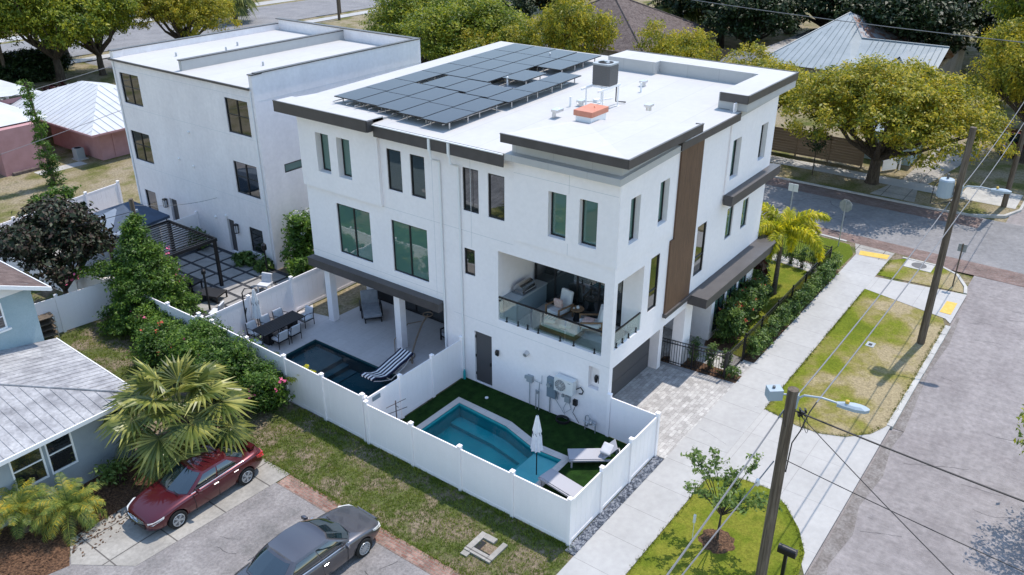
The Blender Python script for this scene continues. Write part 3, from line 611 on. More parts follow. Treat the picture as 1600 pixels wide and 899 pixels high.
# ledges and canopies
lg = MB(); lg.box(14.40, 19.75, 1.62, 2.0, 6.64, 7.04); lg.box(19.36, 19.75, 2.0, 4.0, 6.64, 7.04); lg.box(14.42,19.73,1.60,2.0,7.04,7.07)
build('ledge', lg, 'charcoal', house)
lg = MB(); lg.box(11.92, 19.9, 1.22, 2.055, 3.02, 3.40); lg.box(11.90, 19.92, 1.18, 2.05, 3.40, 3.46); lg.box(19.34, 19.9, 2.06, 4.0, 3.02, 3.40); lg.box(19.34,19.92,2.06,4.0,3.4,3.46)
build('ledge', lg, 'charcoal', house)
lg = MB(); lg.box(5.30, 5.675, 9.93, 17.84, 2.90, 3.24); lg.box(5.28, 5.675, 9.91, 17.86, 3.24, 3.30)
build('canopy', lg, 'charcoal', house)
wp = MB(); wp.box(9.98, 11.84, 1.985, 2.056, 6.6, 10.2); wp.box(9.72, 11.84, 1.985, 2.056, 3.50, 6.6); build('wood_panel', wp, 'wood_panel', house)
wp = MB(); wp.box(9.66, 11.88, 1.90, 2.056, 3.34, 3.50); build('panel_sill', wp, 'charcoal', house)
for y in (17.12, 12.72): cb = MB(); cb.box(5.70, 6.06, y-0.17, y+0.17, 0.0, 2.895); build('column', cb, 'stucco', house, bevel=0.01)
# openings
for a, b in winsA: REAR.window(house, a, b, Z3a, Z3b, 0.09, 'glass_dark')
for a, b in winsD: REAR.window(house, a, b, Z3a, Z3b, 0.20, 'glass_green')
for a, b in winsB: REAR.window(house, a, b, 7.48, 9.18, 0.20, 'glass_green')
for a, b in bigs: REAR.window(house, a, b, 3.90, 6.23, 0.10, 'glass_green', muls=[(a+b)/2])
REAR.window(house, 8.26, 8.79, 4.88, 6.0, 0.09, 'glass_dark')
for h in sh[:2]+sh[4:6]: SIDE.window(house, *h, 0.20, 'glass_green')
for h in (sh[3], sh[6]): SIDE.window(house, *h, 0.07, 'glass_dark', hmuls=[h[2]+0.8])
for h in sh[7:9]: SIDE.window(house, *h, 0.10, 'glass_green')
for h in sh[11:14]: SIDE.window(house, *h, 0.08, 'glass_green', muls=[(h[0]+h[1])/2])
PAT = Plane((8.72,0,0), (0,1,0), (1,0,0))
PAT.window(house, 10.6, 15.35, 0.06, 2.5, -0.06, 'glass_dark', muls=[11.55,12.5,13.45,14.4], fw=0.09)
db = MB(); db.box(8.62, 8.715, 15.85, 17.1, 0.03, 2.6); build('dark_door', db, 'interior_dark', house)
BAL = Plane((8.1,0,0), (0,1,0), (1,0,0))
BAL.window(house, 2.95, 7.05, 3.36, 6.05, -0.06, 'glass_dark', muls=[4.0,5.0,6.05], fw=0.08)
dr = MB(); REAR.box(dr, 7.50, 8.34, 0.07, 2.43, 0.07, 0.12); d_ = build('door', dr, 'door_grey', house)
dr = MB(); dr.box(5.70, 5.76, 7.55, 7.60, 1.0, 1.15); [dr.box(5.72, 5.745, 8.32, 8.36, z, z+0.12) for z in (0.35, 1.2, 2.1)]; build('door_hardware', dr, 'black_metal', d_)
gd = MB(); 
for k in range(4): gd.box(6.05, 11.0, 3.16+0.004*(k % 2), 3.24, 0.03+k*0.68, 0.70+k*0.68)
build('garage_door', gd, 'door_grey', house)
pd = MB(); pd.box(12.8, 13.8, 5.33, 5.39, 0.03, 2.4); build('front_door', pd, 'door_grey', house)
# downspouts, cables, vents
for y, b_ in ((9.97, 1.2), (9.02, 0.2)):
    ds = MB(); ds.box(5.17, 5.24, y-0.05, y+0.05, 9.75, 10.24); ds.tube([(5.20,y,9.9),(5.25,y-.05,9.45),(5.60,y-.1,9.30),(5.62,y-.1,9.1),(5.62,y-.1,0.12)], 0.045, 6); build('downspout', ds, 'downspout_white', house)
gt = MB(); gt.box(5.17, 5.22, 6.5, 12.9, 10.26, 10.30); build('gutter', gt, 'white_trim', house)
for (x, y, zz) in ((16.2, 7.05, 0), (10.9, 3.95, 11.05), (11.95, 7.60, 0)):
    z0 = zz or rz(x); vb = MB(); vb.lathe([(0.11,0),(0.10,0.12),(0.10,0.13)], (x,y,z0), 10); vb.box(x-.17, x+.17, y-.13, y+.13, z0+.16, z0+.24); vb.box(x-.12,x+.12,y-.09,y+.09,z0+.12,z0+.16)
    build('roof_vent', vb, 'aluminium', house)
for (x, y) in ((15.2, 6.62), (12.9, 12.1), (18.0, 13.3), (11.6, 7.9)):
    vb = MB(); vb.lathe([(0.045,0),(0.04,0.42),(0.0,0.44)], (x,y,rz(x)-0.01), 8); build('vent_pipe', vb, 'white_trim', house)
hb = MB(); hb.box(9.75, 10.85, 5.75, 6.45, 10.35, 10.72); hc = build('hatch_curb', hb, 'white_trim', house)
hb = MB(); hb.box(9.68, 10.92, 5.68, 6.52, 10.72, 10.94); hb.box(10.4,10.46,6.02,6.06,10.94,10.99); build('roof_hatch', hb, 'orange', house, bevel=0.02)
# balcony railing
rl = MB(); rl.box(5.69, 5.75, 2.44, 7.13, 4.30, 4.35); rl.box(5.90, 7.86, 2.075, 2.125, 4.30, 4.35)
rl.tube([(5.66,7.05,4.2),(5.70,7.05,4.2)],0.04)
rail = build('railing', rl, 'black_metal', house)
for (y0, y1) in ((2.48,4.02),(4.06,5.55),(5.62,7.10)):
    g_ = MB(); g_.box(5.712, 5.728, y0, y1, 3.42, 4.31); build('glass_panel', g_, 'glass_clear', rail)
for (x0, x1) in ((5.96,6.78),(6.84,7.82)):
    g_ = MB(); g_.box(x0, x1, 2.092, 2.108, 3.65, 4.31); build('glass_panel', g_, 'glass_clear', rail)
for y in (2.75, 3.65, 4.25, 5.25, 5.75, 6.2, 6.75):
    g_ = MB(); g_.lathe([(0.05,0),(0.05,0.02),(0.025,0.03),(0.03,0.16),(0.03,0.2)], (5.72,y,3.34), 8); build('spigot', g_, 'black_metal', rail)
for x in (6.15, 6.6, 7.05, 7.6):
    g_ = MB(); g_.lathe([(0.05,0),(0.05,0.02),(0.025,0.03),(0.03,0.16),(0.03,0.2)], (x,2.10,3.60), 8); build('spigot', g_, 'black_metal', rail)
# wall lantern, round vent and service kit on the rear wall
lb_ = MB(); lb_.box(5.60, 5.675, 7.11, 7.19, 1.70, 1.95); lb_.lathe([(0.07,0),(0.08,0.12),(0.05,0.2)], (5.58,7.15,1.78), 8); tag(build('wall_lamp', lb_, 'black_metal'), 'small black wall lamp on the white rear wall beside the grey door', 'wall lamp')
lb_ = MB(); lb_.tube([(5.50,5.72,2.30),(5.68,5.72,2.34)], [0.09,0.11], 12); tag(build('vent_hood', lb_, 'aluminium'), 'round silver vent hood on the white rear wall below the balcony', 'vent')
mt = thing('electric_meter_panel', 'blue grey electric meter panel with round dial on the rear wall beside the air conditioner', 'meter', (5.6, 4.47, 0.8))
m_ = MB(); m_.box(5.52, 5.677, 4.28, 4.68, 0.82, 1.70); build('cabinet', m_, 'meter_blue', mt, bevel=0.01)
m_ = MB(); m_.tube([(5.42,4.55,1.42),(5.53,4.55,1.42)], 0.09, 14); build('dial', m_, 'galv', mt)
m_ = MB(); m_.tube([(5.62,4.58,0.82),(5.62,4.58,0.05)], 0.025, 6); m_.tube([(5.62,4.3,0.9),(5.6,4.22,0.8),(5.62,4.2,1.1)],0.02,6); build('conduit', m_, 'galv', mt)
ac = thing('mini_split_condenser', 'white wall mounted air conditioner with round fan grille on the rear wall below the balcony', 'air conditioner', (5.5, 3.8, 1.3))
m_ = MB(); m_.box(5.32, 5.62, 3.38, 4.22, 1.40, 2.02); build('casing', m_, 'ac_white', ac, bevel=0.02)
m_ = MB(); m_.tube([(5.30,3.93,1.71),(5.318,3.93,1.71)], 0.235, 24); build('fan_opening', m_, 'ac_grey', ac)
m_ = MB()
for k in range(5): r_ = 0.05+0.045*k; m_.tube([(5.292, 3.93+r_*math.cos(t*math.pi/12), 1.71+r_*math.sin(t*math.pi/12)) for t in range(25)], 0.006, 4, caps=False)
for k in range(6): a_ = k*math.pi/6; m_.tube([(5.290,3.93-.23*math.cos(a_),1.71-.23*math.sin(a_)),(5.290,3.93+.23*math.cos(a_),1.71+.23*math.sin(a_))],0.005,4)
build('grille', m_, 'ac_white', ac)
m_ = MB(); m_.box(5.318,5.32,3.48,3.60,1.90,1.93); build('nameplate', m_, 'meter_blue', ac)
m_ = MB(); m_.box(5.35, 5.68, 3.46, 3.50, 1.34, 1.40); m_.box(5.35, 5.68, 4.10, 4.14, 1.34, 1.40); build('bracket', m_, 'galv', ac)
m_ = MB(); m_.tube([(5.6,3.38,1.6),(5.6,3.2,1.75),(5.64,3.1,1.6),(5.64,3.15,1.45),(5.64,3.28,1.42)], 0.022, 6); build('line_set', m_, 'black_plastic', ac)
m_ = MB(); m_.box(5.56, 5.677, 3.66, 3.88, 0.86, 1.12); m_.box(5.6,5.677,3.96,4.04,1.0,1.12); m_.tube([(5.63,3.7,.86),(5.63,3.6,.6),(5.6,3.9,.3),(5.62,4.3,.75),(5.63,4.42,.9)],0.012,5); m_.tube([(5.63,3.8,.86),(5.62,3.95,.5),(5.6,3.85,.25)],.012,5)
tag(build('junction_box', m_, 'box_grey'), 'grey junction box with thin looping cables on the rear wall under the air conditioner', 'junction box')
m_ = MB(); m_.box(5.56, 5.677, 3.34, 3.50, 0.86, 1.10); m_.tube([(5.63,3.4,.86),(5.6,3.5,.5),(5.6,3.2,.12)],.012,5)
tag(build('disconnect_box', m_, 'black_plastic'), 'small black box with a cable on the rear wall right of the grey junction box', 'junction box')
m_ = MB(); m_.box(5.54, 5.677, 5.40, 5.66, 1.12, 1.40); m_.box(5.58,5.677,5.68,5.78,1.2,1.32); m_.tube([(5.62,5.55,1.12),(5.62,5.55,0.05)],.02,6); m_.tube([(5.62,5.40,1.25),(5.62,4.98,1.22),(5.62,4.97,1.6)],.012,5)
tag(build('timer_box', m_, 'box_grey'), 'grey pool timer box with one conduit on the rear wall, left of the meter', 'control box')
m_ = MB(); 
for yy in (5.02, 5.16): m_.tube([(5.5,yy,0.05),(5.5,yy,0.95)], 0.022, 6)
m_.tube([(5.5,5.16,.75),(5.5,5.02,.95),(5.55,5.02,1.3)],.02,6); m_.lathe([(0.05,0),(0.05,.12)],(5.5,5.1,.8),8)
tag(build('water_pipes', m_, 'galv'), 'pair of upright grey pipes at the rear wall behind the closed umbrella', 'pipes')
m_ = MB()
for t0 in range(4): m_.tube([(5.45+0.22*math.cos(t), 3.86+0.27*math.sin(t), 0.06+0.028*t0) for t in [k*math.pi/9 for k in range(19)]], 0.018, 5)
tag(build('garden_hose', m_, 'black_plastic'), 'coiled black garden hose lying on the green turf under the air conditioner', 'hose')
m_ = MB(); m_.tube([(5.55,2.9,0.02),(5.55,2.9,0.62),(5.55,2.78,0.7),(5.55,2.7,.6),(5.55,2.7,.3)],.025,6); m_.tube([(5.55,2.45,-0.0),(5.55,2.45,0.45),(5.55,2.6,0.5)],.025,6); m_.lathe([(.07,0),(.09,.08),(.05,.18)],(5.5,2.62,.38),8); m_.lathe([(.04,0),(.06,.1),(.03,.16)],(5.48,2.78,.25),8); m_.tube([(5.5,2.95,.42),(5.5,2.4,.40)],.022,6)
tag(build('backflow_valve', m_, 'galv'), 'grey backflow valve with bent pipes at the rear wall near the fence', 'valve')
m_ = MB(); m_.box(5.9,5.98,2.5,2.62,2.0,2.35); m_.lathe([(.05,0),(.08,.2),(.04,.3)],(5.86,2.7,2.05),8); tag(build('wall_lantern', m_, 'black_metal'), 'black lantern seen through the small opening in the rear wall near the house corner', 'wall lamp')
m_ = MB(); m_.lathe([(.06,0),(.06,.34)],(5.52,8.82,.05),10); m_.lathe([(.05,0),(.03,.1)],(5.52,8.82,.39),8); tag(build('pipe_cleanout', m_, 'teal'), 'teal pipe stub at the foot of the white wall left of the grey door', 'pipe')
# ---------------------------------------------------------------- on the roof
rows = [(15.05,16.35,6.5,7),(13.72,15.02,6.4,2),(12.38,13.69,6.3,2),(11.03,12.35,6.15,2),(9.85,11.0,6.05,2)]
ROWN = ['leftmost row', 'second row from the left', 'third row from the left', 'fourth row from the left', 'row nearest the roof edge']
def panel(x0, x1, y0, y1, label):
    z0, z1 = 10.60+0.024*(x0-5.2), 10.60+0.024*(x1-5.2)
    t = thing('solar_panel', label, 'solar panel', ((x0+x1)/2, (y0+y1)/2, rz((x0+x1)/2)), 'solar panels on the white roof')
    a = MB(); g = 0.012
    def sl(mb, xa, xb, ya, yb, h0, h1):
        za, zb = z0+(z1-z0)*(xa-x0)/(x1-x0), z0+(z1-z0)*(xb-x0)/(x1-x0)
        mb.add([(xa,ya,za+h0),(xb,ya,zb+h0),(xb,yb,zb+h0),(xa,yb,za+h0),(xa,ya,za+h1),(xb,ya,zb+h1),(xb,yb,zb+h1),(xa,yb,za+h1)],
               [(0,3,2,1),(4,5,6,7),(0,1,5,4),(1,2,6,5),(2,3,7,6),(3,0,4,7)])
    sl(a, x0+g, x1-g, y0+g, y1-g, 0, 0.038); build('panel_frame', a, 'solar_edge', t)
    a = MB(); sl(a, x0+g+.015, x1-g-.015, y0+g+.015, y1-g-.015, 0.038, 0.042); build('cell_sheet', a, 'solar', t)
    for (fx, fy) in ((.2,.12),(.8,.12),(.2,.88),(.8,.88)):
        a = MB(); px, py = x0+(x1-x0)*fx, y0+(y1-y0)*fy
        a.box(px-.02, px+.02, py-.02, py+.02, rz(px)-.01, z0+.0); build('mount', a, 'aluminium', t)
    return t
PL = 1.82; ORD = ['first','second','third','fourth','fifth','sixth','seventh']
def prow(y0, y1, x, n, where, w=1.31):
    for k in range(n): panel(x+k*PL, x+(k+1)*PL, y0, y1, ('dark blue solar panel, %s from the front in the %s' % (ORD[k], where)) if n > 1 else 'dark blue solar panel in the %s' % where)
prow(15.05, 16.36, 6.45, 7, ROWN[0]); prow(13.72, 15.03, 6.38, 2, ROWN[1]); prow(12.39, 13.70, 6.28, 2, ROWN[2]); prow(11.06, 12.37, 6.12, 2, ROWN[3]); prow(9.80, 11.04, 6.02, 2, ROWN[4])
prow(13.40, 14.66, 10.04, 1, 'middle column of the array, left end'); prow(12.08, 13.38, 9.98, 1, 'middle column of the array, centre'); prow(10.80, 12.06, 9.80, 1, 'middle column of the array, right end')
prow(13.74, 15.03, 11.92, 4, 'far half of the second row'); prow(12.42, 13.72, 11.88, 4, 'far half of the third row')
prow(11.15, 12.40, 12.85, 1, 'lone spot between two gaps'); prow(9.62, 10.78, 9.70, 3, 'stepped row nearest the rooftop condenser'); prow(11.00, 12.36, 15.5, 2, 'far right corner block')
rails = MB()
for y in (15.3, 16.1, 14.0, 14.8, 12.7, 13.45, 11.35, 12.1, 10.1, 10.8):
    rails.box(6.15, 19.0 if y > 12.5 else 15.0, y-.02, y+.02, rz(10)+0.10, rz(10)+0.13)
# rails sit under the panels, one mesh per mounting system
tag(build('mounting_rails', rails, 'aluminium'), 'aluminium rails holding the solar panels above the white roof', 'rails')
hv = thing('rooftop_condenser', 'dark grey box air conditioner with round fan on top of a white stand', 'air conditioner', (12.0, 6.9, rz(12)))
# stand is a thing below the unit; the unit itself: casing, louvres, fan
cx, cy = 12.35, 6.75; zt = 11.40
st = thing('condenser_stand', 'white metal stand with long rails carrying the rooftop air conditioner', 'stand', (cx, cy, rz(cx)))
a = MB(); a.box(cx-1.15, cx+0.55, cy-.42, cy-.36, zt-.10, zt-.02); a.box(cx-1.15, cx+0.55, cy+.36, cy+.42, zt-.10, zt-.02); a.box(cx-.4,cx-.34,cy-.36,cy+.36,zt-.09,zt-.03); a.box(cx+.34,cx+.40,cy-.36,cy+.36,zt-.09,zt-.03); build('rail_frame', a, 'white_trim', st)
for dx in (-.78, .42):
    for dy in (-.39, .39): a = MB(); a.tube([(cx+dx,cy+dy,rz(cx)-.01),(cx+dx,cy+dy,zt-.10)], 0.03, 6); a.box(cx+dx-.09,cx+dx+.09,cy+dy-.09,cy+dy+.09,rz(cx),rz(cx)+.02); build('leg', a, 'white_trim', st)
hv.location = (cx, cy, zt)
a = MB(); s_ = 0.40; c_ = .08
oct_ = [(cx-s_+c_,cy-s_),(cx+s_-c_,cy-s_),(cx+s_,cy-s_+c_),(cx+s_,cy+s_-c_),(cx+s_-c_,cy+s_),(cx-s_+c_,cy+s_),(cx-s_,cy+s_-c_),(cx-s_,cy-s_+c_)]
a.prism(oct_, zt, zt+.80); 
for k in range(11): z_ = zt+.05+k*.066; a.prism([((x-cx)*1.02+cx,(y-cy)*1.02+cy) for x,y in oct_], z_, z_+.03)
build('casing', a, 'ac_grey', hv)
a = MB(); a.prism([((x-cx)*1.04+cx,(y-cy)*1.04+cy) for x,y in oct_], zt+.80, zt+.86); build('top_cover', a, 'box_grey', hv)
a = MB(); a.lathe([(.31,.862),(.31,.868)], (cx,cy,zt), 24); build('fan_well', a, 'interior_dark', hv)
a = MB()
for k in range(3): t = k*2.09; a.obox((cx+.13*math.cos(t),cy+.13*math.sin(t),zt+.885),(.13*math.cos(t),.13*math.sin(t),0),(-.05*math.sin(t),.05*math.cos(t),.02),(0,0,.004))
a.lathe([(.07,.87),(.07,.92)],(cx,cy,zt),10); build('fan', a, 'box_grey', hv)
a = MB(); a.tube([(cx+.42,cy-.2,zt+.2),(cx+.6,cy-.2,zt+.1),(cx+.6,cy-.2,10.6),(cx+.9,cy-.5,10.55)], .03, 6); build('refrigerant_pipe', a, 'black_plastic', hv)
a = MB(); a.tube([(9.9,7.55,10.42),(9.9,7.55,10.62),(10.15,7.45,10.7)], .09, 8); a.box(9.75,10.2,7.3,7.6,10.66,10.76); tag(build('roof_gooseneck', a, 'aluminium'), 'bent grey metal roof vent left of the orange hatch', 'vent')
a = MB(); a.tube([(12.0,7.8,10.47),(12.3,8.0,10.5),(12.9,7.5,10.5),(13.6,7.1,10.52)], .03, 6); a.box(12.7,12.95,7.3,7.5,10.48,10.6); tag(build('roof_pipes', a, 'white_trim'), 'white insulated pipes lying on the roof behind the condenser stand', 'pipes')
# ---------------------------------------------------------------- pools
def pool(name, label, poly, cop, mats, shelf, zc=0.05, wz=-0.08):
    xs = [p[0] for p in poly]; ys = [p[1] for p in poly]
    t = thing(name, label, 'pool', (sum(xs)/len(xs), sum(ys)/len(ys), 0))
    b = MB(); n = len(poly)
    b.add([(x,y,-.75) for x,y in poly], [tuple(range(n))])
    for i in range(n):
        (xa,ya),(xb,yb) = poly[i], poly[(i+1)%n]; b.add([(xa,ya,-.75),(xb,yb,-.75),(xb,yb,zc-.02),(xa,ya,zc-.02)], [(0,1,2,3)])
    build('basin', b, mats[0], t, recalc=False)
    for q, zz in shelf: b = MB(); b.prism(q, -.74, zz); build('step', b, mats[1] if zz > -.4 or mats[1] != 'pool_shelf' else 'pool_bench', t)
    b = sheet(poly, wz); build('water_surface', b, mats[2], t, recalc=False)
    if cop:
        b = sheet(cop, zc, [poly])
        for i in range(len(cop)):
            (xa,ya),(xb,yb) = cop[i], cop[(i+1)%len(cop)]; b.add([(xa,ya,0.0),(xb,yb,0.0),(xb,yb,zc),(xa,ya,zc)], [(0,1,2,3)])
        build('coping', b, 'coping', t, recalc=False)
    return t
def inset(p, d): cx_ = sum(q[0] for q in p)/len(p); cy_ = sum(q[1] for q in p)/len(p); return [(x+(d if x < cx_ else -d), y+(d if y < cy_ else -d)) for x, y in p]
pool('swimming_pool', 'turquoise swimming pool with pale coping set in dark green turf inside the white fence', POOL1, COP1, ('pool_floor','pool_shelf','water'),
     [(rect(0.97,3.40,2.57,3.72), -0.17), ([(2.92,3.73),(3.34,3.73),(3.83,5.41),(3.99,7.84),(3.42,7.84),(3.30,5.6)], -0.58), (rect(0.97,2.91,3.73,4.05), -.5)])
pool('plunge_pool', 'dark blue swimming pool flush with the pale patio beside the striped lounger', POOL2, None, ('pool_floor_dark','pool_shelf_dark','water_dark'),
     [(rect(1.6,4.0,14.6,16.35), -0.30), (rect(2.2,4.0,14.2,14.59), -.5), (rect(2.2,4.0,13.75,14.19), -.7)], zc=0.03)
# ---------------------------------------------------------------- vinyl fences
def vfence(name, label, pts, h=1.83, base=0.0, spacing=2.4, boards=True, group=None, end_posts=True, cat='fence', hh=None):
    """white panels between capped posts; panels and posts are parts"""
    t = thing(name, label, cat, (pts[0][0], pts[0][1], base), group)
    for i in range(len(pts)-1):
        a = Vector((*pts[i], 0)); b = Vector((*pts[i+1], 0)); L_ = (b-a).length; n = max(1, round(L_/spacing)); d = (b-a)/L_; nn = Vector((-d.y, d.x, 0))
        for k in range(n):
            p0 = a+d*(L_*k/n+0.065); p1 = a+d*(L_*(k+1)/n-0.065); l = (p1-p0).length; c = (p0+p1)/2
            m = MB(); m.obox(c+Vector((0,0,base+.11)), d*l/2, nn*.022, (0,0,.07)); m.obox(c+Vector((0,0,base+h-.11)), d*l/2, nn*.022, (0,0,.05))
            nb = max(1, int(l/0.28))
            for j in range(nb):
                q = p0+d*l*(j+.5)/nb; m.obox(q+Vector((0,0,base+h/2)), d*(l/nb/2-.003), nn*.014, (0,0,h/2-.15))
            m.obox(c+Vector((0,0,base+h/2)), d*l/2, nn*.010, (0,0,h/2-.16))
            build('panel', m, 'vinyl', t)
        for k in range(n+1):
            if k == 0 and i > 0: continue
            q = a+d*(L_*k/n); m = MB(); m.obox(q+Vector((0,0,base+(h+.05)/2)), d*.064, nn*.064, (0,0,(h+.05)/2))
            m.obox(q+Vector((0,0,base+h+.06)), d*.078, nn*.078, (0,0,.014)); z_ = base+h+.074
            m.add([tuple(q+d*sx*.06+nn*sy*.06+Vector((0,0,z_))) for sx, sy in ((-1,-1),(1,-1),(1,1),(-1,1))]+[tuple(q+Vector((0,0,z_+.035)))], [(0,1,4),(1,2,4),(2,3,4),(3,0,4),(3,2,1,0)])
            build('post', m, 'vinyl', t)
    return t
vfence('vinyl_fence', 'white vinyl fence around the turquoise pool corner, beside the gravel strip and sidewalk', [(0.0,8.85),(0.0,0.0),(5.69,0.0),(5.69,1.98)], spacing=2.15)
vfence('vinyl_fence', 'white vinyl fence between the turquoise pool and the dark pool', [(0.1,9.0),(5.60,9.0)], h=1.92, spacing=1.85)
vfence('vinyl_fence', 'long white vinyl fence between the dark pool and the hedge', [(0.03,9.05),(0.12,13.5),(0.2,18.2),(0.25,19.2)], h=2.05, spacing=2.3)
vfence('vinyl_fence', 'white vinyl fence behind the outdoor dining table and side lawn', [(0.35,19.2),(12.6,19.2)], h=1.85, spacing=2.45)
vfence('vinyl_fence', 'white vinyl fence across the small lawn behind the pale blue house', [(-9.6,27.2),(0.05,25.95)], h=1.85, spacing=2.4)
vfence('vinyl_fence', 'short white vinyl fence running from the lawn corner into the vines', [(0.15,25.8),(0.25,19.35)], h=1.85, spacing=2.5)
vfence('vinyl_fence', 'long white vinyl fence in front of the pink houses at the far left', [(-12.5,35.3),(7.85,38.4)], h=1.9, spacing=2.3)
vfence('vinyl_fence', 'white vinyl fence behind the magnolia at the left picture edge', [(0.0,26.2),(-0.8,36.6)], h=1.8, spacing=2.4)
vfence('vinyl_fence', 'short white divider panel against the white apartment wall behind the pergola', [(5.6,30.4),(7.85,30.4)], h=1.75, spacing=2.3)
a = MB(); a.box(0.42, 0.82, 8.935, 8.95, 1.60, 1.78); tag(build('fence_plate', a, 'meter_blue'), 'small dark plate on the white fence between the two pools', 'plate')
# pebbles along the sidewalk
rr = random.Random(4); a = MB()
for k in range(2600):
    x, y = rr.uniform(-.28, 5.66), rr.uniform(-.39, -.07); r_ = rr.uniform(.014, .034); z_ = .03+rr.uniform(0, .03); t = rr.uniform(0, 3.14)
    ax = Vector((math.cos(t)*r_*1.4, math.sin(t)*r_*1.4, 0)); ay = Vector((-math.sin(t)*r_, math.cos(t)*r_, 0)); c = Vector((x, y, z_)); u_ = Vector((0,0,r_*.7))
    a.add([c-ax, c-ay, c+ax, c+ay, c+u_, c-u_], [(0,1,4),(1,2,4),(2,3,4),(3,0,4),(1,0,5),(2,1,5),(3,2,5),(0,3,5)])
tag(build('pebbles', a, 'pebble_blue', recalc=False), 'blue grey pebbles in the narrow strip along the white fence', 'pebbles', kind='stuff')
# drain box in the weedy lawn
dt = thing('drain_box', 'broken concrete drain box sunk in the weedy lawn near the fence', 'drain', (-1.65, 2.0, 0))
a = MB(); a.box(-2.15,-1.2,2.32,2.52,0.0,.09); a.box(-2.15,-1.2,1.5,1.68,0.0,.08); a.box(-2.15,-1.92,1.69,2.31,0,.085); a.box(-1.42,-1.2,1.9,2.31,0,.10); a.box(-2.35,-2.16,2.25,2.5,0,.06); build('rim', a, 'old_concrete', dt)
a = MB(); a.box(-1.90,-1.44,1.7,2.3,0.012,.03); build('slab', a, 'dirt', dt)
a = MB(); a.box(-1.90,-1.5,2.12,2.29,0.032,.045); a.box(-1.88,-1.84,1.7,2.1,.032,.045); build('opening', a, 'interior_dark', dt)
# ---------------------------------------------------------------- garden furniture
def rot(p, c, a): x, y = p[0]-c[0], p[1]-c[1]; return (c[0]+x*math.cos(a)-y*math.sin(a), c[1]+x*math.sin(a)+y*math.cos(a))
def lounger(label, loc, rz_, pillow=False, raised=0.0):
    """low sling lounger, head end towards +x in its own frame"""
    t = thing('sun_lounger', label, 'sun lounger', (loc[0], loc[1], 0.03), 'grey sling loungers on the turf')
    B = lambda n, mb, m: build(n, mb, m, t, rel=False)
    a = MB(); 
    for s in (-1, 1): a.box(-.95, .95, s*.33-.025, s*.33+.025, .27, .33)
    a.box(-.95,-.90,-.33,.33,.27,.33); a.box(.90,.95,-.33,.33,.27,.33); B('frame', a, 'sling_grey')
    for sx in (-.85, .85):
        for sy in (-.31, .31): a = MB(); a.box(sx-.03, sx+.03, sy-.025, sy+.025, 0, .27); B('leg', a, 'sling_grey')
    a = MB(); a.obox((-.32,0,.345),(.62,0,0),(0,.30,0),(0,0,.012)); B('seat', a, 'sling_grey')
    a = MB(); h = raised; a.obox((.32+.28*math.cos(h)+.0,0,.35+.30*math.sin(h)),(.32*math.cos(h),0,.32*math.sin(h)),(0,.30,0),(-.012*math.sin(h),0,.012*math.cos(h))); B('backrest', a, 'sling_grey')
    t.rotation_euler = (0, 0, rz_)
    return t
lounger('grey sun lounger with raised back and a cushion near the fence on the turf', (4.05, 1.55), R(-52), raised=.75)
lounger('lower grey sun lounger lying flat in the fence corner on the turf', (2.0, 1.45), R(-98))
cu = MB(); cu.obox((4.28,1.18,.62),(.20,.02,.10),(-.02,.2,.02),(-.04,0,.07)); tag(build('cushion', cu, 'cushion_light', bevel=.05), 'small pale cushion with blue blotches on the raised sun lounger', 'cushion')
def closed_umbrella(label, x, y, h, base=False):
    t = thing('closed_umbrella', label, 'umbrella', (x, y, 0.0))
    a = MB(); a.tube([(x,y,-.25 if base else 0),(x,y,h)], .022, 8); build('pole', a, 'black_metal', t)
    n = 16; prof = [(.05,h-.0),(.10,h-.25),(.17,h-.62),(.14,h-.72),(.17,h-.80),(.20,h-1.2),(.235,h-1.42)]
    a = MB(); vs = []; 
    for r_, z in prof:
        for k in range(n): q = r_*(1 if k % 2 else .62); vs.append((x+q*math.cos(2*math.pi*k/n), y+q*math.sin(2*math.pi*k/n), z))
    fs = [(i*n+k,i*n+(k+1)%n,(i+1)*n+(k+1)%n,(i+1)*n+k) for i in range(len(prof)-1) for k in range(n)]+[tuple(range(n))]
    a.add(vs, fs); build('canopy', a, 'canvas_white', t)
    a = MB(); 
    for k in range(0, n, 2): a.tube([(x+.165*math.cos(2*math.pi*(k+.6)/n), y+.165*math.sin(2*math.pi*(k+.6)/n), h-.66+.03*(k%4)), (x+.17*math.cos(2*math.pi*(k+1.3)/n), y+.17*math.sin(2*math.pi*(k+1.3)/n), h-.76)], .010, 4)
    build('tie', a, 'canvas_navy', t)
    return t
closed_umbrella('closed white umbrella on a black pole standing in the turquoise pool', 2.42, 2.95, 2.36, True)
t = closed_umbrella('closed white cantilever umbrella behind the outdoor dining table', 2.95, 18.95, 2.25)
a = MB(); a.tube([(2.35,18.95,.03),(2.35,18.95,2.3),(2.5,18.95,2.45),(2.92,18.95,2.3)], .03, 8); a.tube([(2.35,18.95,1.2),(2.45,18.95,1.5)],.03,6); build('mast', a, 'black_metal', t)
